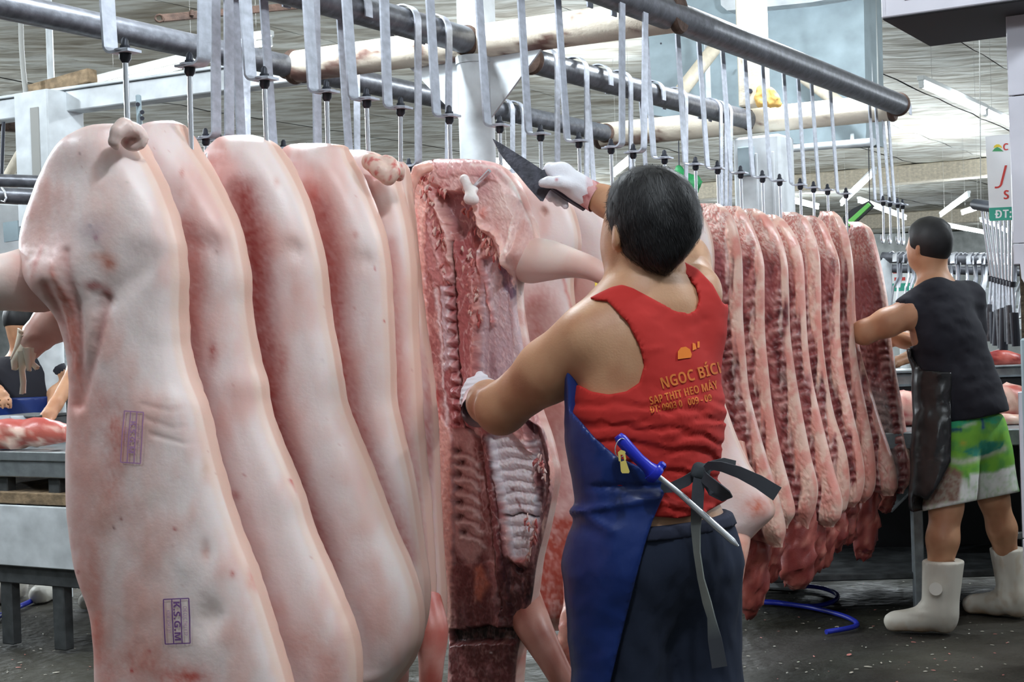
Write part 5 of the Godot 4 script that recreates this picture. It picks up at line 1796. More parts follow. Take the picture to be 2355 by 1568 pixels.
func build_butcher():
	var foot := pt(1520, 1500, 3.06)
	var t := thing("person", "person in red tank top and blue apron, knife raised, gripping the open carcass", "person", Vector3(foot.x, 0, foot.z))
	var P := func(x, y, d): return pt(x, y, d)
	var tb := Basis(Vector3.BACK, deg_to_rad(9.0)) * yaw_basis(36)
	var hb := yaw_basis(34) * Basis(Vector3.RIGHT, deg_to_rad(6.0))
	var torso := Sdf.new()
	torso.ell(P.call(1490, 838, 3.06), tb, Vector3(0.16, 0.2, 0.108), 0.06)
	torso.chain([P.call(1378, 752, 3.03), P.call(1440, 722, 3.04), P.call(1515, 712, 3.07), P.call(1590, 690, 3.12)], [0.05, 0.056, 0.062, 0.052], 0.05)
	torso.ell(P.call(1430, 800, 3.0), tb, Vector3(0.075, 0.1, 0.07), 0.05)
	torso.ell(P.call(1484, 1030, 3.05), yaw_basis(36), Vector3(0.152, 0.18, 0.108), 0.08)
	var pelvis := Sdf.new()
	pelvis.ell(P.call(1516, 1240, 3.05), yaw_basis(30), Vector3(0.155, 0.14, 0.118), 0.06)
	var legs := Sdf.new()
	var lk := P.call(1438, 1310, 3.04)
	var rk := P.call(1594, 1310, 3.1)
	var low := func(p: Vector3, x: float, y: float, z: float) -> Vector3: return Vector3(p.x + x, y, p.z + z)
	legs.chain([low.call(lk, 0, lk.y, 0), low.call(lk, 0, 0.5, -0.02), low.call(lk, 0.0, 0.1, 0.03)], [0.098, 0.066, 0.045], 0.05)
	legs.chain([low.call(rk, 0, rk.y, 0), low.call(rk, 0.01, 0.5, -0.02), low.call(rk, 0.02, 0.1, 0.03)], [0.096, 0.066, 0.045], 0.05)
	var arms := Sdf.new()
	arms.chain([P.call(1348, 780, 3.0), P.call(1262, 852, 3.06), P.call(1152, 940, 3.16)], [0.068, 0.062, 0.05], 0.03)
	arms.chain([P.call(1152, 940, 3.16), P.call(1124, 925, 3.28), P.call(1102, 915, 3.4)], [0.05, 0.044, 0.03], 0.03)
	arms.chain([P.call(1588, 668, 3.13), P.call(1572, 600, 3.25), P.call(1545, 548, 3.36)], [0.062, 0.05, 0.044], 0.04)
	arms.chain([P.call(1545, 548, 3.36), P.call(1460, 508, 3.43), P.call(1392, 462, 3.49), P.call(1350, 440, 3.5)], [0.044, 0.043, 0.031, 0.026], 0.03)
	var hc: Vector3 = P.call(1494, 505, 3.05)
	var head := Sdf.new()
	head.ell(hc, hb, Vector3(0.086, 0.108, 0.1), 0.03)
	head.ell(hc + hb * Vector3(0, -0.058, -0.045), hb, Vector3(0.072, 0.066, 0.064), 0.04)
	head.cap(hc + hb * Vector3(0, -0.098, -0.075), hc + hb * Vector3(0, -0.1, -0.085), 0.022, 0.018, 0.03)
	head.cap(hc + hb * Vector3(0, 0.0, -0.098), hc + hb * Vector3(0, -0.032, -0.115), 0.009, 0.014, 0.02)      # nose
	head.cap(hc + hb * Vector3(-0.03, 0.022, -0.09), hc + hb * Vector3(0.03, 0.022, -0.09), 0.012, 0.012, 0.02) # brow
	head.cap(hc + hb * Vector3(-0.02, -0.066, -0.098), hc + hb * Vector3(0.02, -0.066, -0.098), 0.009, 0.009, 0.012)
	head.chain([P.call(1482, 610, 3.06), P.call(1505, 705, 3.06)], [0.064, 0.07], 0.05)
	for s in [-1.0, 1.0]:
		var eb := hb * Basis(Vector3.UP, s * 0.45)
		head.ell(hc + hb * Vector3(s * 0.094, -0.03, 0.012), eb, Vector3(0.009, 0.032, 0.019), 0.006)
		head.ell(hc + hb * Vector3(s * 0.087, -0.048, 0.008), eb, Vector3(0.01, 0.014, 0.012), 0.01)
	var body := Sdf.new()
	for q in [torso, pelvis, legs, arms, head]: body.b.append_array(q.b)
	var tone := skin_tone(lin(196, 150, 116), lin(182, 130, 98))
	var nape := func(p: Vector3, d: float) -> float:
		var q := pix(p)
		return d + 0.0016 * exp(-pow((q.y - 631 + (q.x - 1500) * 0.05) / 3.5, 2)) * smoothstep(1440, 1470, q.x)
	put("body", nets(body, nape, body.bounds(0.02), 0.0062, tone), mats.person_skin, t)
	# hair
	var hs := Sdf.new()
	hs.ell(hc + hb * Vector3(0.004, 0.012, 0.012), hb, Vector3(0.112, 0.122, 0.118), 0.03)
	hs.ell(hc + hb * Vector3(0.008, -0.06, 0.055), hb, Vector3(0.07, 0.07, 0.06), 0.05)
	var ho := outline([1383, 505, 1386, 480, 1392, 455, 1404, 425, 1424, 402, 1452, 386, 1490, 379, 1532, 384, 1568, 404, 1596, 436, 1612, 476, 1616, 520, 1606, 550, 1582, 582, 1560, 606, 1545, 626, 1515, 634, 1480, 627, 1442, 608, 1424, 592, 1414, 564, 1404, 530, 1397, 512], 3.0)
	var hf := func(p: Vector3, d: float) -> float:
		var q := pix(p)
		var l: Vector3 = hb.inverse() * (p - hc)
		var n := noise.get_noise_3d(p.x * 30, p.y * 16, p.z * 30)
		var e := smax(d, ho.value(q.x, q.y) / FOCAL * q.z, 0.025)
		e = smax(e, -0.035 - l.z - maxf(0.0, l.y - 0.02) * 0.6, 0.02)
		return e - n * 0.0025
	var hm := nets(hs, hf, hs.bounds(0.03), 0.005, null, 0.05)
	put("hair", hm, mats.hair, t)
	var hm2 := nets(hs, hf, hs.bounds(0.03), 0.005, null, 0.05)
	put("hair_strands", strands(hm2, hc, hc + hb * Vector3(0.01, 0.13, 0.03), 5200, 0.03, 0.0006), mats.hair, t).set_meta("kind", "stuff")
	# red tank top
	var so := outline([1545, 618, 1575, 632, 1600, 660, 1607, 690, 1600, 712, 1584, 720, 1550, 712, 1500, 686, 1455, 662, 1430, 654, 1405, 660, 1372, 676, 1350, 688, 1398, 694, 1445, 744, 1472, 800, 1481, 840, 1470, 880, 1440, 900, 1400, 907, 1360, 900, 1330, 884, 1240, 880, 1240, 1180, 1490, 1186, 1560, 1192, 1620, 1180, 1672, 1150, 1730, 1120, 1730, 690, 1664, 700, 1640, 655, 1605, 618, 1570, 600], 3.0)
	var shirt := Sdf.new()
	shirt.b.append_array(torso.b)
	shirt.b.append_array(pelvis.b)
	shirt.cap(P.call(1588, 672, 3.12), P.call(1600, 760, 3.1), 0.06, 0.05, 0.05)
	var sf := func(p: Vector3, d: float) -> float:
		var q := pix(p)
		var lowr := smoothstep(880, 960, q.y)
		var u := (q.y - 930 - (q.x - 1350) * 0.10 - pow((q.x - 1480) / 150.0, 2) * 14.0) / 30.0
		var n := noise.get_noise_2d(q.x * 0.009, q.y * 0.02)
		var fold := sin(u * TAU * 0.62 + n * 3.0) * 0.0026 + sin(u * TAU * 1.3 + n * 5.0 + 1.0) * 0.0014
		var drape := sin((q.x - 1600 + (q.y - 700) * 0.2) * 0.03 + n * 2.0) * 0.0015
		return smax(d - 0.0085 - lowr * (0.007 + fold) - drape, so.value(q.x, q.y) / FOCAL * q.z, 0.003)
	var sm := nets(shirt, sf, shirt.bounds(0.03), 0.0052, null, 0.03)
	put("tank_top", sm, mats.red_cloth, t)
	var top := put("neck_binding", edge_band([[1545, 620], [1575, 633], [1600, 660], [1607, 690], [1600, 711], [1584, 719], [1550, 711], [1500, 685], [1455, 661], [1430, 654], [1405, 660], [1375, 675]], func(p): return sf.call(p, shirt.d(p)), 2.8, 0.0042), mats.red_cloth, t)
	put("armhole_binding", edge_band([[1352, 689], [1398, 695], [1444, 745], [1471, 800], [1480, 840], [1469, 879], [1440, 899], [1400, 906], [1362, 899]], func(p): return sf.call(p, shirt.d(p)), 2.8, 0.0042), mats.red_cloth, t)
	# the print on its back
	var f := func(p: Vector3) -> float: return sf.call(p, shirt.d(p))
	var write := func(text: String, x: float, y: float, h: float, ang: float, m: String, called: String, nar: float):
		var mb := MB.new()
		var r := Vector2(cos(ang), sin(ang))
		var up := Vector2(sin(ang), -cos(ang))
		letters(text, true, func(q):
			var pp: Vector2 = Vector2(x, y) + r * q.x * h * nar + up * q.y * h
			return march(f, pp.x, pp.y, 2.75), mb)
		var keep := PackedInt32Array()
		for k in range(0, mb.i.size(), 3):
			if mb.v[mb.i[k]].is_finite() and mb.v[mb.i[k + 1]].is_finite() and mb.v[mb.i[k + 2]].is_finite(): keep.append_array([mb.i[k], mb.i[k + 1], mb.i[k + 2]])
		for k in mb.v.size():
			if not mb.v[k].is_finite(): mb.v[k] = mb.v[keep[0]]
		mb.i = keep
		face(mb, Vector3(0, 0, 1))
		put(called, mb, mats[m], t)
	write.call("NGOC BÍCH", 1594, 862, 36, -0.27, "faded_print", "lettering", 0.78)
	write.call("SAP THIT HEO MÁY", 1572, 903, 25, -0.24, "faded_print", "lettering", 0.72)
	write.call("ĐT: 0903 0   009 - 09", 1566, 928, 22, -0.2, "faded_print", "lettering", 0.72)
	var lg := MB.new()
	for lo in [[[1559, 826], [1559, 808], [1566, 799], [1577, 797], [1587, 803], [1591, 815], [1589, 822]], [[1593, 806], [1593, 788], [1599, 790], [1602, 802]], [[1604, 800], [1604, 785], [1609, 785], [1609, 799]]]:
		var s := lg.v.size()
		for q in lo: lg.add(march(f, q[0], q[1], 2.75))
		for k in range(1, lo.size() - 1): lg.i.append_array([s, s + k, s + k + 1])
	face(lg, Vector3(0, 0, 1))
	put("printed_emblem", lg, mats.orange_print, t)
	# trousers
	var pants := Sdf.new()
	pants.b.append_array(pelvis.b)
	pants.b.append_array(legs.b)
	var back_n: Vector3 = yaw_basis(30) * Vector3.BACK
	var waist: float = P.call(1560, 1206, 2.95).y
	var pf := func(p: Vector3, d: float) -> float:
		var n := noise.get_noise_3d(p.x * 11, p.y * 3.2, p.z * 11)
		var n2 := noise2.get_noise_3d(p.x * 24 + p.y * 9, p.y * 5, p.z * 24)
		return smax(d - 0.012 - n * 0.008 - n2 * 0.003, maxf(p.y - waist - 0.04 * (p.x - foot.x), 0.08 - p.y), 0.004)
	put("trousers", nets(pants, pf, pants.bounds(0.03), 0.0075, func(p): return lin(38, 44, 66), 0.02), mats.dark_cloth, t)
	var wb := func(p: Vector3, d: float) -> float:
		var h := p.y - waist - 0.04 * (p.x - foot.x)
		return smax(d - 0.0165, absf(h + 0.012) - 0.014, 0.004)
	put("waistband", nets(pants, wb, pants.bounds(0.03), 0.0065, func(p): return lin(34, 40, 60), 0.03), mats.dark_cloth, t)
	# blue rubber apron: wraps the front and his left side
	var ao := outline([1240, 900, 1300, 928, 1370, 1008, 1420, 1050, 1500, 1086, 1526, 1110, 1530, 1130, 1500, 1200, 1481, 1260, 1460, 1340, 1440, 1420, 1420, 1500, 1404, 1568, 1380, 1700, 1370, 1900, 1240, 1900], 3.0)
	var apron := Sdf.new()
	for q in [torso, pelvis, legs]: apron.b.append_array(q.b)
	apron.cap(P.call(1450, 1330, 3.06), P.call(1450, 1950, 3.06), 0.08, 0.08, 0.06)
	apron.cap(P.call(1470, 1330, 3.12), P.call(1570, 1330, 3.2), 0.075, 0.075, 0.06)
	var mid: Vector3 = P.call(1500, 1100, 3.06)
	var shin: float = 0.42
	var af := func(p: Vector3, d: float) -> float:
		var q := pix(p)
		var n := noise.get_noise_2d(q.x * 0.008, q.y * 0.008)
		var wa := exp(-pow((q.y - 1119) / 7.0, 2)) * 0.0065 * smoothstep(1340, 1380, q.x) + exp(-pow((q.y - 1156 + (q.x - 1450) * 0.16) / 9.0, 2)) * -0.007 + exp(-pow((q.y - 1200 - (q.x - 1370) * 0.5) / 14.0, 2)) * -0.006 * smoothstep(1450, 1390, q.x)
		var bulge := smoothstep(1180, 1240, q.y) * 0.014
		var front := back_n.dot(p - mid) + 0.01
		var region := minf(ao.value(q.x, q.y) / FOCAL * q.z, maxf(front, p.y - mid.y - 0.28))
		return smax(smax(d - 0.0245 - bulge * 0.3 + wa - n * 0.004, region, 0.004), shin - p.y, 0.004)
	put("apron", nets(apron, af, apron.bounds(0.05), 0.0062, null, 0.04), mats.blue_rubber, t)
	# apron strings
	var mb := MB.new()
	var vec := Vector3(0, 0, 1)
	mb.ribbon([P.call(1518, 1122, 2.92), P.call(1548, 1120, 2.9), P.call(1578, 1106, 2.895), P.call(1604, 1086, 2.9), P.call(1614, 1078, 2.91)], Vector3(0.3, 1, 0.1), [0.02, 0.021, 0.021, 0.018, 0.014], 0.003)
	mb.ribbon([P.call(1614, 1080, 2.92), P.call(1640, 1070, 2.93), P.call(1664, 1064, 2.97), P.call(1690, 1070, 3.06)], Vector3(0.1, 1, 0.1), 0.02, 0.003)
	string_tint(mb)
	put("apron_string", mb, mats.dark_cloth, t)
	mb = MB.new()
	var kn := Sdf.new()
	kn.cap(P.call(1606, 1076, 2.895), P.call(1618, 1094, 2.89), 0.012, 0.011, 0.01)
	kn.cap(P.call(1600, 1090, 2.89), P.call(1622, 1080, 2.89), 0.01, 0.01, 0.01)
	put("knot", nets(kn, null, kn.bounds(0.01), 0.003, func(p): return lin(58, 62, 68)), mats.dark_cloth, t)
	mb.ribbon([P.call(1616, 1082, 2.89), P.call(1632, 1070, 2.86), P.call(1660, 1073, 2.83), P.call(1700, 1086, 2.8), P.call(1745, 1108, 2.78), P.call(1788, 1136, 2.77)], [Vector3(0.2, 1, 0.3), Vector3(0.1, 1, 0.6), Vector3(0.2, 1, 0.5), Vector3(0.3, 1, 0.3), Vector3(0.4, 1, 0.1), Vector3(0.35, 1, 0)], [0.01, 0.016, 0.02, 0.023, 0.026, 0.029], 0.0028)
	string_tint(mb)
	put("string_tail", mb, mats.dark_cloth, t)
	mb = MB.new()
	mb.ribbon([P.call(1612, 1090, 2.89), P.call(1626, 1104, 2.86), P.call(1650, 1122, 2.83), P.call(1668, 1132, 2.82), P.call(1671, 1138, 2.84), P.call(1660, 1139, 2.87), P.call(1640, 1128, 2.9), P.call(1618, 1100, 2.9)], [Vector3(0.4, 1, 0.4), Vector3(0.3, 1, 0.6), Vector3(0.3, 1, 0.6), Vector3(0.5, 0.4, 1), Vector3(0.6, 0, 1), Vector3(0.3, -1, 0.6), Vector3(0.3, -1, 0.6), Vector3(0.4, -1, 0.4)], 0.024, 0.0026)
	string_tint(mb)
	put("string_loop", mb, mats.dark_cloth, t)
	mb = MB.new()
	mb.ribbon([P.call(1610, 1086, 2.885), P.call(1606, 1120, 2.88), P.call(1603, 1170, 2.88), P.call(1600, 1215, 2.88), P.call(1603, 1270, 2.875), P.call(1612, 1330, 2.87), P.call(1626, 1385, 2.865), P.call(1636, 1420, 2.86), P.call(1644, 1470, 2.855), P.call(1655, 1534, 2.85)], [Vector3(1, 0.1, 0), Vector3(1, 0, 0.1), Vector3(1, 0, 0.3), Vector3(0.8, 0, 0.9), Vector3(0.5, 0.1, 1), Vector3(0.5, 0.1, 1), Vector3(0.7, 0.1, 0.8), Vector3(0.6, 0, 0.9), Vector3(1, 0.1, 0.2), Vector3(1, 0.1, 0)], [0.022, 0.024, 0.024, 0.023, 0.022, 0.022, 0.022, 0.022, 0.027, 0.03], 0.0026)
	for k in mb.c.size(): mb.c[k] = lin(62, 66, 72).lerp(lin(128, 134, 130), smoothstep(1190, 1240, pix(mb.v[k]).y) * smoothstep(1440, 1400, pix(mb.v[k]).y))
	put("string_tail", mb, mats.dark_cloth, t)
	# gloves
	var g := Sdf.new()
	g.cap(P.call(1288, 398, 3.5), P.call(1335, 428, 3.5), 0.0255, 0.027, 0.015)
	g.cap(P.call(1292, 420, 3.495), P.call(1338, 442, 3.5), 0.021, 0.025, 0.015)
	g.cap(P.call(1268, 392, 3.5), P.call(1296, 396, 3.5), 0.0145, 0.021, 0.012)
	g.chain([P.call(1284, 388, 3.51), P.call(1264, 386, 3.505), P.call(1257, 396, 3.515), P.call(1268, 404, 3.525)], [0.0125, 0.012, 0.0105, 0.009], 0.006)
	g.chain([P.call(1310, 426, 3.48), P.call(1285, 420, 3.462), P.call(1262, 419, 3.458), P.call(1248, 421, 3.462)], [0.017, 0.0145, 0.0125, 0.0105], 0.008)
	g.cap(P.call(1330, 432, 3.5), P.call(1352, 444, 3.5), 0.029, 0.033, 0.012)
	g.chain([P.call(1290, 402, 3.52), P.call(1266, 425, 3.535), P.call(1261, 446, 3.53), P.call(1267, 456, 3.518)], [0.013, 0.012, 0.011, 0.0095], 0.005)
	g.chain([P.call(1302, 412, 3.525), P.call(1280, 440, 3.538), P.call(1279, 457, 3.53), P.call(1283, 466, 3.518)], [0.013, 0.012, 0.011, 0.0095], 0.005)
	g.chain([P.call(1314, 424, 3.525), P.call(1298, 450, 3.535), P.call(1296, 464, 3.528), P.call(1300, 473, 3.518)], [0.012, 0.011, 0.01, 0.0085], 0.005)
	var wrk := func(p: Vector3, d: float) -> float:
		var q := pix(p)
		return d - 0.0009 * sin((q.x * 0.8 - q.y) * 0.22) * smoothstep(1315, 1345, q.x)
	put("glove", nets(g, wrk, g.bounds(0.01), 0.0032, func(p):
		var q := pix(p)
		return Color.WHITE.lerp(lin(214, 110, 118), clampf(exp(-pow((q.x - 1280) / 3.5, 2) - pow((q.y - 413) / 4.0, 2)) * 0.9 + smoothstep(1343, 1353, q.x) * 0.35, 0, 1))), mats.glove, t)
	mb = MB.new()
	mb.tube([P.call(1346, 440, 3.5), P.call(1352, 444, 3.5), P.call(1362, 450, 3.5), P.call(1373, 456, 3.495)], [0.0325, 0.034, 0.035, 0.036], 24, false)
	mb.tube([P.call(1373, 456, 3.495), P.call(1362, 450, 3.5), P.call(1346, 440, 3.5)], [0.0345, 0.0335, 0.031], 24, false)
	for k in mb.c.size(): mb.c[k] = lin(236, 176, 170).lerp(lin(190, 96, 96), smoothstep(0.0, 0.5, noise.get_noise_3d(mb.v[k].x * 40, mb.v[k].y * 40, 0)))
	put("glove_cuff", mb, mats.glove, t)
	g = Sdf.new()
	g.cap(P.call(1102, 930, 3.4), P.call(1104, 900, 3.45), 0.033, 0.036, 0.02)
	g.cap(P.call(1090, 920, 3.42), P.call(1094, 896, 3.47), 0.028, 0.027, 0.02)
	g.cap(P.call(1114, 905, 3.42), P.call(1120, 896, 3.46), 0.027, 0.022, 0.02)
	g.chain([P.call(1106, 890, 3.46), P.call(1108, 874, 3.49), P.call(1104, 868, 3.54), P.call(1096, 876, 3.565)], [0.019, 0.0145, 0.012, 0.0095], 0.01)
	g.chain([P.call(1096, 892, 3.47), P.call(1090, 882, 3.51), P.call(1082, 882, 3.55), P.call(1074, 892, 3.57)], [0.0165, 0.0135, 0.0115, 0.009], 0.01)
	g.chain([P.call(1086, 902, 3.46), P.call(1076, 896, 3.51), P.call(1068, 902, 3.55)], [0.015, 0.0125, 0.0095], 0.01)
	g.chain([P.call(1082, 918, 3.44), P.call(1072, 916, 3.49), P.call(1065, 924, 3.54)], [0.0145, 0.012, 0.009], 0.01)
	g.chain([P.call(1120, 900, 3.44), P.call(1132, 892, 3.47), P.call(1126, 884, 3.53)], [0.018, 0.0145, 0.011], 0.01)
	var wr2 := func(p: Vector3, d: float) -> float:
		var q := pix(p)
		return d - 0.0012 * sin((q.y + q.x * 0.15) * 0.55)
	put("glove", nets(g, wr2, g.bounds(0.01), 0.0032, func(p): return Color.WHITE), mats.glove, t)
	mb = MB.new()
	mb.tube([P.call(1101, 918, 3.41), P.call(1100, 932, 3.37), P.call(1101, 944, 3.335)], [0.036, 0.038, 0.0405], 24, false)
	mb.tube([P.call(1101, 944, 3.335), P.call(1100, 932, 3.37), P.call(1101, 918, 3.41)], [0.039, 0.0365, 0.0345], 24, false)
	for k in mb.c.size(): mb.c[k] = lin(240, 206, 200)
	put("glove_cuff", mb, mats.glove, t)
	# boots, below the frame
	for q in [lk, rk]:
		boot(t, Vector3(q.x, 0.0, q.z + 0.02), yaw_basis(34), 0.34, 0.062)
	# the knife in his right hand
	var at: Vector3 = P.call(1260, 420, 3.497)
	var nrm := (ray(1260, 420) * -1.0 + Vector3(0.25, 0.2, 0)).normalized()
	var k := thing("butcher_knife", "broad dark butcher's knife held up in the red-vested butcher's gloved hand", "knife", at)
	put("blade", px_slab([1133, 319, 1152, 330, 1176, 345, 1206, 364, 1238, 385, 1246, 391, 1252, 390, 1270, 402, 1276, 410, 1270, 432, 1262, 440, 1256, 450, 1249, 463, 1243, 462, 1216, 432, 1188, 398, 1164, 372, 1148, 350], at, nrm, -0.0013, 0.0013), mats.blade_steel, k)
	put("handle", px_slab([1262, 404, 1275, 408, 1310, 434, 1350, 472, 1349, 476, 1343, 484, 1338, 481, 1300, 458, 1272, 438, 1262, 430], at, nrm, -0.0085, 0.0085), mats.knife_handle, k)
	# honing steel tucked into the apron strings
	var ks := thing("honing_steel", "honing steel with a blue handle tucked through the butcher's apron strings", "steel", P.call(1518, 1098, 2.87))
	var hd := [P.call(1421, 1001, 2.865), P.call(1428, 1010, 2.865), P.call(1445, 1030, 2.865), P.call(1470, 1056, 2.865), P.call(1490, 1074, 2.868), P.call(1502, 1085, 2.87)]
	mb = MB.new()
	mb.tube(hd, [0.0085, 0.0125, 0.0125, 0.0115, 0.0125, 0.017], 18)
	mb.tube([P.call(1500, 1083, 2.87), P.call(1507, 1090, 2.87), P.call(1514, 1096, 2.87)], [0.02, 0.0215, 0.016], 18)
	put("handle", mb, mats.blue_plastic, ks)
	mb = MB.new()
	mb.box(Transform3D(Basis(Vector3.BACK, deg_to_rad(-42)), P.call(1511, 1084, 2.868)), Vector3(0.016, 0.045, 0.012), 0.004)
	put("guard", mb, mats.blue_plastic, ks)
	mb = MB.new()
	mb.tube([P.call(1512, 1094, 2.872), P.call(1560, 1132, 2.875), P.call(1640, 1204, 2.86), P.call(1685, 1244, 2.85), P.call(1698, 1256, 2.848)], [0.0055, 0.0058, 0.0068, 0.0066, 0.002], 16)
	put("steel_rod", mb, mats.steel_rod, ks)
	var tg := thing("key_tag", "small yellow tag on a wire ring hanging from the blue handle", "tag", P.call(1430, 1050, 2.85))
	mb = MB.new()
	var ring := []
	for j in 25:
		var a := TAU * j / 24.0
		ring.append(P.call(1428 + 13 * cos(a) - 3 * sin(a), 1030 + 22 * sin(a), 2.852 + 0.006 * cos(a)))
	mb.tube(ring, 0.0011, 8, false)
	put("wire_ring", mb, mats.steel_rod, tg)
	put("tag_plate", px_slab([1426, 1062, 1439, 1058, 1448, 1084, 1446, 1088, 1431, 1088, 1428, 1084], P.call(1437, 1070, 2.846), Vector3(0, 0.05, 1).normalized(), -0.0016, 0.0016), mats.yellow_tag, tg)
	put("tag_loop", px_slab([1421, 1040, 1428, 1034, 1437, 1037, 1440, 1056, 1436, 1060, 1433, 1046, 1427, 1045, 1428, 1062, 1423, 1060], P.call(1430, 1048, 2.847), Vector3(0, 0.05, 1).normalized(), -0.0014, 0.0014), mats.yellow_tag, tg)

func string_tint(mb: MB):
	for k in mb.c.size(): mb.c[k] = lin(62, 66, 72)

func edge_band(pts: Array, f: Callable, w_px: float, lift: float) -> MB:
	var path := []
	for k in pts.size() - 1:
		for j in 5:
			var q: Vector2 = Vector2(pts[k][0], pts[k][1]).lerp(Vector2(pts[k + 1][0], pts[k + 1][1]), j / 5.0)
			var c := Vector2.ZERO
			if path.size() < 400: path.append(q)
	path.append(Vector2(pts[-1][0], pts[-1][1]))
	var out := []
	for k in path.size():
		var a: Vector2 = path[maxi(k - 1, 0)]
		var b: Vector2 = path[mini(k + 1, path.size() - 1)]
		var c: Vector2 = (a + b + path[k]) / 3.0
		var m := march(f, c.x, c.y, 2.75)
		if m.is_finite() and (out.is_empty() or absf(m.z - out[-1].z) < 0.03): out.append(m)
	var mb := MB.new()
	mb.tube(out, lift, 10, true)
	return mb

func boot(t: Node3D, at: Vector3, b: Basis, h: float, r: float, cell := 0.0065, dirty := 0.2, calf := Vector3.ZERO):
	var s := Sdf.new()
	s.chain([at + b * Vector3(0, 0.075, 0.02), at + b * Vector3(0, 0.06, -0.06), at + b * Vector3(0, 0.045, -0.17)], [0.046, 0.046, 0.04], 0.03)
	s.cap(at + b * Vector3(0, 0.05, 0.035), at + b * Vector3(0, 0.1, 0.02), 0.04, 0.048, 0.03)
	var top := at + Vector3(0, h, 0) + calf
	s.cap(at + b * Vector3(0, 0.1, 0.015), top + Vector3(0, 0.04, 0), r * 0.84, r, 0.04)
	var f := func(p: Vector3, d: float) -> float:
		var q := p - at
		var l := b.inverse() * q
		var e := smax(d - 0.002 * smoothstep(0.025, 0.02, q.y), 0.001 - q.y, 0.006)
		e += 0.002 * sin(q.y * 190.0) * smoothstep(0.16, 0.11, q.y) * smoothstep(0.05, 0.08, q.y) * smoothstep(0.0, -0.05, l.z)
		e = smax(e, q.y - h - 0.0, 0.004)
		return e
	put("boot", nets(s, f, s.bounds(0.02), cell, func(p):
		var q: Vector3 = p - at
		var n := noise.get_noise_3d(p.x * 14, p.y * 10, p.z * 14)
		return lin(238, 236, 232).lerp(lin(196, 160, 120), clampf(smoothstep(0.05, 0.0, q.y + n * 0.03) * 0.8 + smoothstep(0.1, 0.5, n) * dirty, 0, 1))), mats.white_rubber, t)

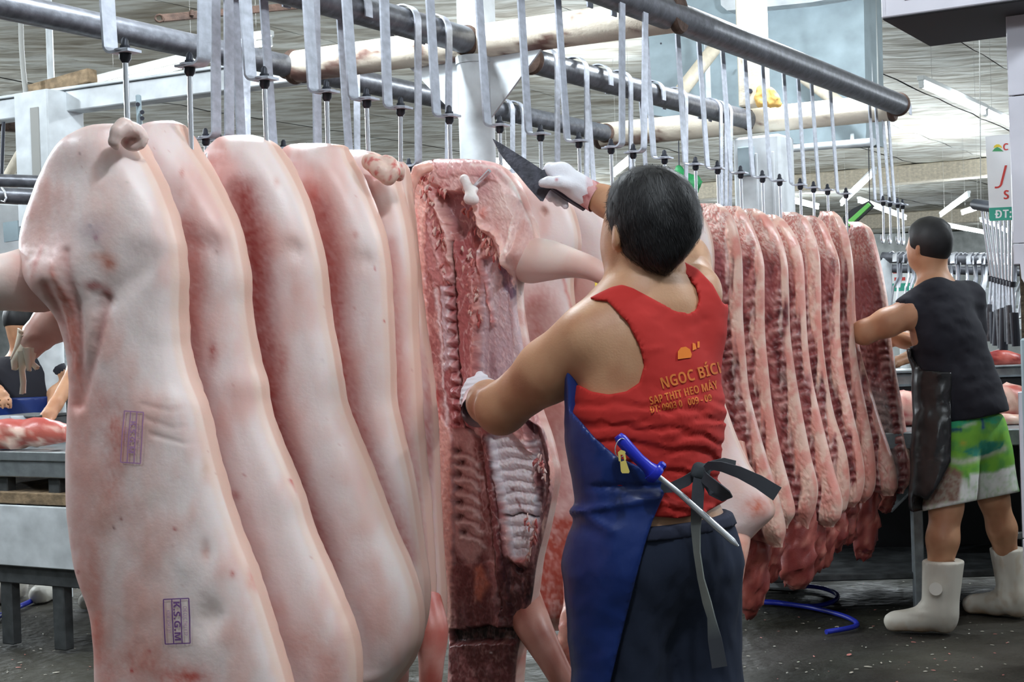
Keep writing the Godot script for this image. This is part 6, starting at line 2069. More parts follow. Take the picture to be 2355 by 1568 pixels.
func build_second_butcher():
	var foot := pt(2210, 1400, 6.1)
	var t := thing("person", "person in black sleeveless shirt, green shorts and white boots by the far carcasses", "person", Vector3(foot.x, 0, foot.z))
	var P := func(x, y, d): return pt(x, y, d)
	var yb := yaw_basis(48)
	var hb := yaw_basis(38)
	var torso := Sdf.new()
	torso.ell(P.call(2168, 760, 6.1), Basis(Vector3.BACK, deg_to_rad(6)) * yb, Vector3(0.17, 0.2, 0.12), 0.06)
	torso.chain([P.call(2090, 712, 6.03), P.call(2145, 680, 6.08), P.call(2222, 690, 6.2)], [0.05, 0.065, 0.06], 0.05)
	torso.ell(P.call(2182, 890, 6.1), yb, Vector3(0.15, 0.16, 0.115), 0.06)
	var pelvis := Sdf.new()
	pelvis.ell(P.call(2222, 985, 6.12), yb, Vector3(0.155, 0.13, 0.12), 0.06)
	var legs := Sdf.new()
	legs.chain([P.call(2190, 1010, 6.05), P.call(2176, 1165, 6.02), P.call(2168, 1240, 6.0), P.call(2160, 1330, 6.0)], [0.085, 0.064, 0.062, 0.045], 0.03)
	legs.chain([P.call(2262, 1010, 6.17), P.call(2285, 1145, 6.2), P.call(2304, 1215, 6.22), P.call(2320, 1310, 6.25)], [0.085, 0.06, 0.058, 0.042], 0.03)
	var arms := Sdf.new()
	arms.chain([P.call(2085, 724, 6.02), P.call(2040, 742, 6.03), P.call(1988, 764, 6.06), P.call(1950, 768, 6.2), P.call(1925, 776, 6.28)], [0.06, 0.056, 0.047, 0.036, 0.028], 0.03)
	arms.chain([P.call(2225, 700, 6.22), P.call(2150, 800, 6.42), P.call(2075, 782, 6.42), P.call(2052, 772, 6.42)], [0.058, 0.046, 0.03, 0.028], 0.03)
	for q in [[2048, 772, 2036, 764], [2050, 780, 2036, 776], [2052, 788, 2040, 788], [2052, 795, 2044, 799], [2058, 768, 2052, 757]]:
		arms.cap(P.call(q[0], q[1], 6.42), P.call(q[2], q[3], 6.42), 0.01, 0.008, 0.006)
	var hc: Vector3 = P.call(2138, 552, 6.1)
	var head := Sdf.new()
	head.ell(hc + hb * Vector3(0, -0.008, 0), hb, Vector3(0.073, 0.09, 0.09), 0.03)
	head.ell(hc + hb * Vector3(0, -0.058, -0.04), hb, Vector3(0.056, 0.058, 0.058), 0.04)
	head.cap(hc + hb * Vector3(0, 0.0, -0.092), hc + hb * Vector3(0, -0.03, -0.108), 0.009, 0.013, 0.02)
	head.cap(hc + hb * Vector3(0, -0.092, -0.07), hc + hb * Vector3(0, -0.095, -0.08), 0.02, 0.016, 0.03)
	head.chain([P.call(2140, 600, 6.1), P.call(2155, 665, 6.1)], [0.058, 0.064], 0.05)
	for s in [-1.0, 1.0]:
		head.ell(hc + hb * Vector3(s * 0.078, -0.028, 0.0), hb * Basis(Vector3.UP, s * 0.45), Vector3(0.01, 0.03, 0.019), 0.006)
	var body := Sdf.new()
	for q in [torso, pelvis, legs, arms, head]: body.b.append_array(q.b)
	put("body", nets(body, null, body.bounds(0.02), 0.009, skin_tone(lin(196, 146, 112), lin(178, 124, 92))), mats.person_skin, t)
	var hs := Sdf.new()
	hs.ell(hc + hb * Vector3(0, 0.004, 0.01), hb, Vector3(0.092, 0.106, 0.106), 0.03)
	var ho := outline([2084, 566, 2084, 533, 2092, 515, 2113, 501, 2140, 496, 2167, 502, 2186, 517, 2193, 545, 2190, 580, 2182, 606, 2173, 618, 2150, 617, 2124, 611, 2113, 597, 2109, 580, 2100, 572], 2.0)
	put("hair", nets(hs, func(p, d):
		var q := pix(p)
		var l: Vector3 = hb.inverse() * (p - hc)
		return smax(smax(d, ho.value(q.x, q.y) / FOCAL * q.z, 0.015), -0.05 - l.z - maxf(0.0, l.y - 0.02) * 1.2, 0.015), hs.bounds(0.02), 0.007, null, 0.04), mats.hair, t)
	# shirt with a loose hem
	var so := outline([2126, 645, 2150, 636, 2172, 632, 2196, 622, 2240, 620, 2300, 650, 2300, 800, 2340, 940, 2310, 947, 2250, 962, 2190, 970, 2150, 970, 2080, 960, 2080, 800, 2113, 792, 2106, 760, 2094, 728, 2080, 706, 2056, 692, 2090, 668], 3.0)
	var shirt := Sdf.new()
	shirt.b.append_array(torso.b)
	shirt.b.append_array(pelvis.b)
	shirt.cap(P.call(2215, 790, 6.08), P.call(2240, 930, 6.08), 0.07, 0.108, 0.08)
	shirt.cap(P.call(2222, 695, 6.2), P.call(2235, 760, 6.22), 0.062, 0.05, 0.04)
	put("shirt", nets(shirt, func(p, d):
		var q := pix(p)
		var n := noise.get_noise_2d(q.x * 0.015, q.y * 0.02)
		return smax(d - 0.014 - n * 0.008 - smoothstep(800, 940, q.y) * 0.01, so.value(q.x, q.y) / FOCAL * q.z, 0.004), shirt.bounds(0.04), 0.009, func(p): return lin(30, 32, 42), 0.03), mats.dark_cloth, t)
	# shorts with a green, teal and white print
	var shorts := Sdf.new()
	shorts.b.append_array(pelvis.b)
	shorts.chain([P.call(2195, 1000, 6.05), P.call(2182, 1170, 6.02)], [0.09, 0.096], 0.04)
	shorts.chain([P.call(2262, 1000, 6.15), P.call(2288, 1150, 6.19)], [0.09, 0.092], 0.04)
	var ops := [area([2120, 1095, 2175, 1085, 2225, 1100, 2240, 1180, 2120, 1200], 10, lin(222, 222, 218), 0.95), area([2230, 1090, 2290, 1085, 2335, 1070, 2345, 1160, 2230, 1180], 10, lin(222, 222, 218), 0.95), area([2120, 1100, 2180, 1070, 2215, 1085, 2205, 1150, 2120, 1165], 10, lin(136, 104, 90), 0.9),
		line([2190, 1060, 2220, 1062, 2250, 1052, 2310, 1030], 9, lin(196, 196, 180), 0.85), area([2215, 1040, 2250, 1020, 2258, 1012, 2310, 1016, 2300, 1034, 2250, 1050], 6, lin(42, 132, 112), 0.95), area([2182, 966, 2245, 964, 2310, 954, 2290, 976, 2255, 968, 2200, 982, 2182, 985], 6, lin(40, 160, 116), 0.9), line([2218, 980, 2242, 974], 5, lin(186, 200, 180), 0.8), area([2182, 985, 2215, 984, 2212, 992, 2182, 994], 4, lin(36, 84, 106), 0.85), line([2258, 966, 2262, 984], 4, lin(36, 64, 140), 0.9), blob(2215, 1020, 8, 8, lin(190, 160, 60), 0.7)]
	put("shorts", nets(shorts, func(p, d):
		var q := pix(p)
		return smax(d - 0.012 - noise.get_noise_2d(q.x * 0.03, q.y * 0.01) * 0.006, maxf(q.y - (1164 - (q.x - 2180) * 0.2), 950 - q.y) / FOCAL * q.z, 0.004), shorts.bounds(0.04), 0.009, func(p):
		var q := pix(p)
		var c := lin(122, 182, 62).lerp(lin(96, 160, 72), smoothstep(-0.2, 0.4, noise.get_noise_2d(q.x * 0.02, q.y * 0.02)))
		c = paint(ops, q.x, q.y, c, 1.5)
		c.a = 1.0
		return c, 0.04), mats.dark_cloth, t)
	# black rubber apron on his left side
	var ao := outline([2094, 800, 2100, 826, 2122, 850, 2190, 856, 2188, 960, 2187, 1060, 2166, 1102, 2150, 1128, 2132, 1152, 2116, 1142, 2080, 1140, 2080, 800], 3.0)
	var apron := Sdf.new()
	for q in [torso, pelvis]: apron.b.append_array(q.b)
	apron.cap(P.call(2170, 980, 6.04), P.call(2155, 1160, 6.0), 0.1, 0.085, 0.06)
	var mid: Vector3 = P.call(2180, 980, 6.1)
	var bn: Vector3 = yb * Vector3.BACK
	put("apron", nets(apron, func(p, d):
		var q := pix(p)
		var n := noise.get_noise_2d(q.x * 0.02, q.y * 0.012)
		var region := minf(ao.value(q.x, q.y) / FOCAL * q.z, maxf(bn.dot(p - mid) + 0.05, p.y - mid.y - 0.2))
		return smax(smax(d - 0.027 - n * 0.008, region, 0.004), 0.5 - p.y, 0.004), apron.bounds(0.05), 0.009, null, 0.05), mats.black_rubber, t)
	# boots
	var lb := pt(2148, 1430, 6.0)
	boot(t, Vector3(lb.x + 0.01, 0, lb.z), yaw_basis(68), 0.30, 0.085, 0.009, 0.1, Vector3(0.04, 0, 0))
	put("boot_badge", rod(pt(2152, 1354, 5.96), pt(2152, 1354, 5.905), 0.026, 20), mats.white_rubber, t)
	var rb := pt(2325, 1420, 6.26)
	boot(t, Vector3(rb.x, 0, rb.z), yaw_basis(50), 0.30, 0.075, 0.009, 0.3, Vector3(-0.01, 0, 0))

# a plainly dressed figure seen only in part behind the meat
func bystander(label: String, hx: float, hy: float, depth: float, left_deg: float, shirt_c: Color, apron_c, arms_at: Array, nod := 0.0):
	var hc := pt(hx, hy, depth)
	var t := thing("person", label, "person", Vector3(hc.x, 0, hc.z))
	var b := yaw_basis(left_deg)
	var top := hc.y
	var at := func(x: float, y: float, z: float) -> Vector3: return Vector3(hc.x, 0, hc.z) + b * Vector3(x, 0, z) + Vector3(0, y, 0)
	var torso := Sdf.new()
	torso.ell(at.call(0, top - 0.38, 0.02), b, Vector3(0.17, 0.2, 0.115), 0.06)
	torso.chain([at.call(-0.16, top - 0.25, 0.02), at.call(0, top - 0.2, 0.02), at.call(0.16, top - 0.25, 0.02)], [0.05, 0.06, 0.05], 0.05)
	torso.ell(at.call(0, top - 0.62, 0.02), b, Vector3(0.15, 0.18, 0.11), 0.06)
	var legs := Sdf.new()
	legs.ell(at.call(0, top - 0.76, 0.02), b, Vector3(0.155, 0.13, 0.115), 0.06)
	for s in [-1.0, 1.0]:
		legs.chain([at.call(s * 0.08, top - 0.8, 0.02), at.call(s * 0.09, 0.46, 0.0), at.call(s * 0.1, 0.08, 0.03)], [0.088, 0.06, 0.045], 0.04)
		legs.cap(at.call(s * 0.1, 0.045, 0.03), at.call(s * 0.11, 0.04, -0.13), 0.042, 0.036, 0.03)
	var bh := b * Basis(Vector3.RIGHT, deg_to_rad(-nod))
	var head := Sdf.new()
	head.ell(hc, bh, Vector3(0.075, 0.102, 0.092), 0.03)
	head.ell(hc + bh * Vector3(0, -0.06, -0.04), bh, Vector3(0.056, 0.058, 0.058), 0.04)
	head.cap(hc + bh * Vector3(0, 0.0, -0.092), hc + bh * Vector3(0, -0.03, -0.108), 0.009, 0.013, 0.02)
	head.cap(hc + b * Vector3(0, -0.07, 0.01), at.call(0, top - 0.2, 0.02), 0.055, 0.06, 0.05)
	var arms := Sdf.new()
	for k in arms_at.size():
		var q: Array = arms_at[k]
		var sh: Vector3 = at.call(-0.17 if k == 0 else 0.17, top - 0.26, 0.02)
		var el: Vector3 = pt(q[0], q[1], q[2])
		var wr: Vector3 = pt(q[3], q[4], q[5])
		arms.chain([sh, el, wr], [0.052, 0.044, 0.03], 0.03)
		var d := (wr - el).normalized()
		var side := d.cross(Vector3.UP).normalized()
		arms.cap(wr, wr + d * 0.07, 0.03, 0.034, 0.02)
		for f in 4:
			var o := side * (f - 1.5) * 0.02
			arms.chain([wr + d * 0.07 + o, wr + d * 0.115 + o + Vector3(0, -0.012, 0), wr + d * 0.13 + o + Vector3(0, -0.04, 0)], [0.0105, 0.0095, 0.008], 0.006)
		arms.chain([wr + d * 0.03 + side * 0.03, wr + d * 0.07 + side * 0.055 + Vector3(0, -0.02, 0)], [0.013, 0.01], 0.01)
	var body := Sdf.new()
	for q in [torso, legs, head, arms]: body.b.append_array(q.b)
	put("body", nets(body, null, body.bounds(0.02), 0.011, skin_tone(lin(200, 150, 116), lin(182, 128, 96))), mats.person_skin, t)
	var hs := Sdf.new()
	hs.ell(hc + bh * Vector3(0, 0.012, 0.012), bh, Vector3(0.085, 0.108, 0.1), 0.03)
	put("hair", nets(hs, func(p, d):
		var l: Vector3 = bh.inverse() * (p - hc)
		return smax(d, maxf(-0.045 - l.z - maxf(0.0, l.y - 0.02) * 0.6, -0.07 - l.y), 0.015), hs.bounds(0.02), 0.009, null, 0.04), mats.hair, t)
	put("shirt", nets(torso, func(p, d): return smax(d - 0.014, maxf(p.y - (top - 0.17), top - 0.85 - p.y), 0.006), torso.bounds(0.03), 0.011, func(p): return shirt_c, 0.03), mats.dark_cloth, t)
	put("boots", nets(legs, func(p, d): return smax(d - 0.018, maxf(p.y - 0.32, 0.001 - p.y), 0.006), legs.bounds(0.03), 0.013, null, 0.03), mats.white_rubber, t)
	put("trousers", nets(legs, func(p, d): return smax(d - 0.013, maxf(p.y - (top - 0.68), 0.28 - p.y), 0.006), legs.bounds(0.03), 0.013, func(p): return lin(40, 42, 50), 0.03), mats.dark_cloth, t)
	if apron_c:
		var ap := Sdf.new()
		ap.b.append_array(torso.b)
		ap.b.append_array(legs.b)
		ap.cap(at.call(0, top - 0.8, -0.05), at.call(0, 0.5, -0.05), 0.13, 0.13, 0.06)
		put("apron", nets(ap, func(p, d):
			var l: Vector3 = b.inverse() * (p - hc)
			return smax(d - 0.028, maxf(l.z - 0.02, maxf(p.y - (top - 0.38), 0.45 - p.y)), 0.006), ap.bounds(0.04), 0.011, null, 0.04), mats[apron_c], t)

func build_far_people():
	bystander("person in a dark shirt and blue apron behind the meat counter at far left", 48, 742, 7.6, 172, lin(34, 36, 46), "blue_rubber", [[130, 890, 7.6, 122, 950, 7.4], [-50, 850, 7.5, -6, 900, 7.2]], 52.0)
	bystander("person mostly hidden by the largest carcass, one bare arm over the counter meat", 262, 690, 7.3, 150, lin(60, 62, 70), "", [[300, 900, 6.9, 260, 940, 6.8], [178, 850, 6.95, 128, 930, 6.75]], 30.0)
	bystander("person behind the black-shirted butcher, bare forearm over the far counter", 2160, 640, 9.0, 160, lin(44, 46, 58), "", [[2250, 830, 8.7, 2230, 850, 8.5], [2112, 812, 8.7, 2062, 832, 8.5]], 30.0)

# ------------------------------------------------------------------ what stands round the rails
func grid_basis() -> Basis:      # x across the rails, z back along them
	return Basis(ROWN, Vector3.UP, ROWN.cross(Vector3.UP)).orthonormalized()

func bar_between(a: Vector3, b: Vector3, w: float, h: float, bevel := 0.004) -> MB:
	var mb := MB.new()
	var d := (b - a).normalized()
	var side := d.cross(Vector3.UP).normalized() if absf(d.y) < 0.95 else Vector3.RIGHT
	mb.box(Transform3D(Basis(d, side.cross(d).normalized(), side).orthonormalized(), (a + b) * 0.5), Vector3((b - a).length(), h, w), bevel)
	return mb

func rod(a: Vector3, b: Vector3, r: float, seg := 10) -> MB:
	var mb := MB.new()
	mb.tube([a, a.lerp(b, 0.5), b], r, seg)
	return mb

func meat_lump(pts: Array, rads: Array, amp: float, sd: float, pale: Color, dark: Color) -> MB:
	var mb := limb(pts, rads, 22)
	lumpy(mb, amp, 9.0, sd)
	lumpy(mb, amp * 0.35, 34.0, sd)
	for k in mb.v.size():
		var p := mb.v[k]
		var n := noise.get_noise_3d(p.x * 7 + sd, p.y * 14, p.z * 7)
		var n2 := noise.get_noise_3d(p.x * 28, p.y * 28 + sd, p.z * 28)
		mb.c[k] = dark.lerp(pale, smoothstep(-0.15, 0.35, n + n2 * 0.5))
	return mb

func build_background():
	var P := func(x, y, d): return pt(x, y, d)
	var gb := grid_basis()
	var hy := EYE.y
	# ---- upper left: stall frame
	var t := thing("stall_beam", "long white stall beam running up to the right behind the left straps", "beam", at_y(345, 212, hy + 1.02))
	put("beam", bar_between(at_y(-60, 266, hy + 1.02), at_y(700, 164, hy + 1.02), 0.09, 0.085), mats.white_paint, t)
	put("top_flange", bar_between(at_y(-60, 266, hy + 1.02) + Vector3(0, 0.05, 0), at_y(700, 164, hy + 1.02) + Vector3(0, 0.05, 0), 0.12, 0.012, 0.002), mats.white_paint, t)
	put("bracket", bar_between(P.call(318, 218, 5.9), P.call(322, 302, 5.9), 0.02, 0.02), mats.blue_grey_paint, t)
	for q in [[326, 258], [326, 272], [316, 240]]:
		put("bolt", rod(P.call(q[0], q[1], 5.88), P.call(q[0] + 1, q[1], 5.84), 0.009, 8), mats.bolt_black, t)
	var cx: Vector3 = at_y(105, 250, hy + 1.0)
	t = thing("switch_cabinet", "white cabinet with a grey strip hung under the stall beam left of the largest carcass", "cabinet", Vector3(cx.x, 1.8, cx.z))
	var mb := MB.new()
	mb.box(Transform3D(gb, Vector3(cx.x, hy + 0.78, cx.z) + ROWN * 0.02), Vector3(0.2, 0.56, 0.2), 0.006)
	put("body", mb, mats.white_paint, t)
	mb = MB.new()
	mb.box(Transform3D(gb, Vector3(cx.x, hy + 0.78, cx.z) + ROWN * 0.045 - ROWD * 0.101), Vector3(0.05, 0.42, 0.006), 0.002)
	put("grey_strip", mb, mats.cord_grey, t)
	t = solo("roof_brace", bar_between(at_y(70, 214, hy + 1.12), at_y(214, 174, hy + 1.16), 0.06, 0.06), mats.timber, "short brown brace on top of the white stall beam at upper left", "brace")
	mb = MB.new()
	var ca := []
	for k in 13:
		var u := k / 12.0
		ca.append(P.call(48 + 14 * u * u, 40 + 190 * u, 6.4))
	mb.tube(ca, 0.011, 8)
	solo("cable", mb, mats.cord_grey, "thick beige cable hanging down to the white beam's left end", "cable")
	solo("thin_pole", rod(P.call(96, -400, 7.2), P.call(119, 226, 7.2), 0.017), mats.white_paint, "thin pale pole above the brown brace at upper left", "pole")
	t = thing("rust_bar", "rusty flat bar with a ring at its end, above the rear rail", "bar", P.call(530, 28, 5.4))
	put("bar", bar_between(P.call(372, 42, 5.2), P.call(716, 10, 5.7), 0.012, 0.028, 0.003), mats.rust_steel, t)
	mb = MB.new()
	var ring := []
	for k in 21: ring.append(P.call(367 + 10 * cos(TAU * k / 20), 42 + 8 * sin(TAU * k / 20), 5.2))
	mb.tube(ring, 0.004, 8, false)
	put("ring", mb, mats.rust_steel, t)
	put("stop_bolt", rod(P.call(441, 36, 5.28), P.call(441, 24, 5.28), 0.008), mats.rust_steel, t)
	# dark double rail at the left edge
	solo("low_rail", rod(P.call(-60, 413, 5.4), P.call(160, 420, 5.6), 0.024, 20), mats.pipe_grey, "upper dark rail of the pair beside the largest carcass", "rail")
	t = thing("low_rail", "lower, thicker dark rail of the pair beside the largest carcass", "rail", P.call(30, 450, 5.3))
	put("pipe", rod(P.call(-60, 447, 5.3), P.call(160, 456, 5.5), 0.03, 20), mats.pipe_grey, t)
	t = thing("open_hook", "small bright open hook hung over the lower dark rail at far left", "hook", P.call(10, 450, 5.2))
	mb = MB.new()
	mb.tube([P.call(4, 432, 5.22), P.call(10, 440, 5.2), P.call(14, 455, 5.2), P.call(10, 464, 5.2), P.call(2, 462, 5.2)], 0.004, 8)
	put("hook", mb, mats.steel_rod, t)
	solo("timber_rail", bar_between(P.call(-60, 286, 6.5), P.call(58, 292, 6.5), 0.05, 0.045), mats.rust_steel, "brown rail stub left of the white stall column", "rail")
	solo("diagonal_brace", rod(P.call(14, 412, 6.6), P.call(66, 318, 6.6), 0.022, 14), mats.cream_paint, "cream diagonal pipe left of the white stall column", "brace")
	solo("conduit", rod(P.call(8, 280, 6.3), P.call(4, 404, 6.3), 0.008, 8), mats.bolt_black, "dark thin conduit at the left edge above the double rail", "conduit")
	t = thing("notice_cabinet", "white cabinet with a dark window at the left edge", "cabinet", P.call(0, 560, 6.8))
	mb = MB.new()
	mb.box(Transform3D(gb, P.call(-30, 545, 6.9)), Vector3(0.36, 0.28, 0.2), 0.006)
	put("body", mb, mats.white_paint, t)
	put("window", px_slab([8, 512, 42, 507, 44, 552, 11, 557], P.call(26, 530, 6.62), -ROWD, -0.01, 0.004), mats.blue_grey_paint, t)
	var sc0: Vector3 = P.call(118, 900, 7.6)
	solo("stall_post", rod(Vector3(sc0.x, 0, sc0.z), Vector3(sc0.x, hy + 1.2, sc0.z), 0.07, 24), mats.white_paint, "round pale post behind the far left counter", "post")
	# ---- left counter
	var ty := 0.85
	var ta := at_y(-260, 1060, ty)
	var tb := at_y(330, 1006, ty)
	var ax := ROWN
	t = thing("counter", "steel butcher's counter with a worn base at far left", "table", Vector3(at_y(60, 1036, ty).x, 0, at_y(60, 1036, ty).z))
	var c0 := at_y(30, 1038, ty)
	var cb := gb
	var cc := c0 + ROWD * 0.42
	var box := func(called: String, off: Vector3, size: Vector3, m: String, bev := 0.004):
		var q := MB.new()
		q.box(Transform3D(cb, cc + cb * off), size, bev)
		put(called, q, mats[m], t)
	box.call("tabletop", Vector3(0.2, -0.02, 0), Vector3(2.4, 0.04, 0.84), "tabletop_steel")
	box.call("apron_rail", Vector3(0.2, -0.075, 0.4), Vector3(2.38, 0.07, 0.02), "tabletop_steel")
	for x in [-0.62, -0.12, 0.2, 0.9]: box.call("leg", Vector3(x, -0.42, 0.36), Vector3(0.07, 0.84, 0.05), "table_dark")
	for x in [-0.62, 0.9]: box.call("leg", Vector3(x, -0.42, -0.38), Vector3(0.07, 0.84, 0.05), "table_dark")
	box.call("shelf", Vector3(0.2, -0.2, 0.02), Vector3(2.36, 0.05, 0.78), "timber")
	box.call("side_panel", Vector3(0.2, -0.36, 0.41), Vector3(2.34, 0.26, 0.02), "white_paint")
	box.call("kick_board", Vector3(0.2, -0.53, 0.38), Vector3(2.34, 0.08, 0.03), "table_dark")
	box.call("back_panel", Vector3(0.2, -0.3, -0.36), Vector3(2.3, 0.5, 0.02), "black_plastic")
	mb = meat_lump([[-120, 1000, 6.5], [-40, 1000, 6.45], [40, 998, 6.4], [100, 992, 6.36], [150, 996, 6.34]], [26, 34, 36, 32, 20], 0.02, 3.0, lin(238, 206, 190), lin(196, 104, 92))
	for k in mb.v.size():
		if mb.v[k].y < ty + 0.004: mb.v[k].y = ty + 0.004
		mb.c[k] = mb.c[k].lerp(lin(186, 84, 76), smoothstep(ty + 0.085, ty + 0.115, mb.v[k].y))
	solo("pork_slab", mb, mats.raw_meat, "pork slab with a pale skin side lying on the far left counter", "meat")
	t = thing("plastic_tub", "dark grey-green plastic tub behind the pork slab at far left", "tub", P.call(75, 975, 6.75))
	mb = MB.new()
	mb.box(Transform3D(gb, Vector3(P.call(80, 950, 6.8).x, ty + 0.065, P.call(80, 950, 6.8).z)), Vector3(0.24, 0.13, 0.2), 0.012)
	put("body", mb, mats.table_dark, t)
	mb = MB.new()
	mb.box(Transform3D(gb, Vector3(P.call(80, 950, 6.8).x, ty + 0.128, P.call(80, 950, 6.8).z)), Vector3(0.255, 0.012, 0.215), 0.004)
	put("rim", mb, mats.table_dark, t)
	mb = MB.new()
	mb.box(Transform3D(gb, Vector3(P.call(18, 930, 6.7).x, ty + 0.07, P.call(18, 930, 6.7).z)), Vector3(0.2, 0.13, 0.16), 0.03)
	lumpy(mb, 0.01, 20)
	solo("plastic_bag", mb, mats.clear_bag, "clear plastic bag on the counter in front of the blue apron at far left", "bag")
	t = thing("jar", "small violet-blue jar on the far left counter", "jar", P.call(12, 975, 6.55))
	var jp: Vector3 = P.call(12, 960, 6.55)
	mb = MB.new()
	mb.tube([Vector3(jp.x, ty, jp.z), Vector3(jp.x, ty + 0.05, jp.z), Vector3(jp.x, ty + 0.058, jp.z)], [0.028, 0.028, 0.02], 16)
	put("body", mb, mats.blue_hose, t)
	mb = MB.new()
	mb.tube([Vector3(jp.x, ty + 0.058, jp.z), Vector3(jp.x, ty + 0.075, jp.z)], 0.022, 16)
	put("lid", mb, mats.white_plastic, t)
	# ---- big blue-grey duct above the far cross pipe
	t = thing("duct_box", "large blue-grey sheet metal duct hanging behind the nearest rail", "duct", P.call(1740, 150, 8.4))
	var dn := -ROWD
	put("front_panel", px_slab([1484, -60, 1985, -60, 1992, 300, 1990, 326, 1770, 332, 1768, 300, 1484, 262], P.call(1740, 150, 8.6), dn, -0.35, 0), mats.blue_grey_paint, t)
	put("upper_panel", px_slab([1672, -60, 1992, -60, 1990, -4, 1880, 14, 1760, 26, 1690, 32, 1676, 20], P.call(1740, 150, 8.6), dn, 0.0, 0.12), mats.white_paint, t)
	put("seam_strip", bar_between(P.call(1624, 60, 8.45), P.call(1632, 292, 8.45), 0.03, 0.02, 0.003), mats.white_paint, t)
	put("edge_strip", bar_between(P.call(1986, -20, 8.4), P.call(1999, 190, 8.4), 0.04, 0.03, 0.004), mats.white_paint, t)
	put("edge_flange", bar_between(P.call(2006, -20, 8.5), P.call(2014, 232, 8.5), 0.03, 0.06, 0.004), mats.wall_paint, t)
	for q in [[1520, 100], [1560, 140], [1700, 150], [1880, 100], [1880, 160], [1940, 60]]:
		put("rivet", rod(P.call(q[0], q[1], 8.56), P.call(q[0], q[1], 8.5), 0.006, 6), mats.bolt_black, t)
	put("hanger_rod", rod(P.call(1700, -10, 8.8), P.call(1690, -400, 8.8), 0.01), mats.cord_grey, t)
	put("hanger_rod", rod(P.call(1930, -10, 8.8), P.call(1920, -400, 8.8), 0.01), mats.cord_grey, t)
	t = thing("water_pipe", "thin white pipe running under the far cross pipe", "pipe", P.call(1890, 336, 7.6))
	put("pipe", rod(P.call(1776, 345, 7.9), P.call(2008, 326, 7.2), 0.02, 14), mats.white_paint, t)
	put("bracket", bar_between(P.call(1800, 343, 7.84), P.call(1800, 318, 8.3), 0.02, 0.02), mats.white_paint, t)
	put("bracket", bar_between(P.call(1960, 330, 7.34), P.call(1960, 310, 8.3), 0.02, 0.02), mats.white_paint, t)
	solo("pipe_brace", rod(P.call(1655, 96, 8.3), P.call(1545, 238, 8.0), 0.04, 16), mats.cream_paint, "pale diagonal brace against the blue-grey duct, left of the cream post", "brace")
	solo("pipe_brace", rod(P.call(1846, 176, 8.3), P.call(1950, 252, 8.0), 0.035, 16), mats.cream_paint, "pale diagonal brace against the blue-grey duct, right of the yellow rag", "brace")
	# yellow rag on the cross pipe
	var sd := Sdf.new()
	var rp := [[1742, 228], [1752, 204], [1762, 232], [1772, 210], [1784, 226], [1768, 222], [1748, 236], [1788, 238]]
	for k in rp.size() - 1: sd.cap(P.call(rp[k][0], rp[k][1], 7.1), P.call(rp[k + 1][0], rp[k + 1][1], 7.1), 0.018, 0.02, 0.01)
	solo("yellow_rag", nets(sd, func(p, d): return d - noise.get_noise_3d(p.x * 30, p.y * 30, p.z * 30) * 0.008, sd.bounds(0.03), 0.006, null, 0.02), mats.yellow_cloth, "crumpled yellow-brown rag lying on the far cross pipe", "rag")
	# ---- upper right: wall box, tiled pillar, sign
	var by := hy + 1.0
	var ba := at_y(2027, 42, by)
	t = thing("wall_box", "white box with a dark underside at the upper right corner", "box", ba)
	mb = MB.new()
	var bw := 0.62
	var bd := 0.6
	var bc := ba + gb.x * bw * 0.5 - gb.z * bd * 0.5
	var put_box := func(called: String, off: Vector3, size: Vector3, m: String):
		var q := MB.new()
		q.box(Transform3D(gb, bc + gb * off), size, 0.004)
		put(called, q, mats[m], t)
	put_box.call("side_panel", Vector3(-bw * 0.5 + 0.01, 0.15, 0), Vector3(0.02, 0.3, bd), "white_tile")
	put_box.call("side_panel", Vector3(bw * 0.5 - 0.01, 0.15, 0), Vector3(0.02, 0.3, bd), "white_tile")
	put_box.call("front_panel", Vector3(0, 0.15, bd * 0.5 - 0.01), Vector3(bw, 0.3, 0.02), "white_tile")
	put_box.call("back_panel", Vector3(0, 0.15, -bd * 0.5 + 0.01), Vector3(bw, 0.3, 0.02), "white_tile")
	put_box.call("underside", Vector3(0, -0.002, 0), Vector3(bw - 0.004, 0.01, bd - 0.004), "dark_panel")  # flat dark sheet across the bottom
	put_box.call("lid", Vector3(0, 0.3, 0), Vector3(bw, 0.02, bd), "white_tile")
	put_box.call("printed_line", Vector3(0.03, 0.05, bd * 0.5 + 0.001), Vector3(bw - 0.1, 0.005, 0.002), "black_print")
	put_box.call("printed_line", Vector3(-bw * 0.5 + 0.08, 0.17, bd * 0.5 + 0.001), Vector3(0.005, 0.24, 0.002), "black_print")
	# pillar: mortar core with white tiles
	var pc := ba + gb.x * 0.62 - gb.z * 0.28
	var edge := on_pl(2316, 400, pc, ROWN)
	pc = P.call(2319, 430, 4.95)
	t = thing("tiled_pillar", "white tiled pillar with a broken tile at the right edge of the picture", "pillar", Vector3(pc.x, 0, pc.z))
	var w := 0.62
	mb = MB.new()
	var core := Vector3(pc.x, 0, pc.z) + gb.x * (w * 0.5 + 0.006) - gb.z * (w * 0.5 + 0.012)
	mb.box(Transform3D(gb, core + Vector3(0, CEIL_Y * 0.5, 0)), Vector3(w - 0.03, CEIL_Y, w - 0.03), 0.004)
	put("core", mb, mats.mortar, t)
	var row_y := [at_y(2322, 222, 0).y]
	var y_hi: float = P.call(2322, 221, 4.95).y
	var y_mid: float = P.call(2326, 561, 4.95).y
	var th := y_hi - y_mid
	var n := 0
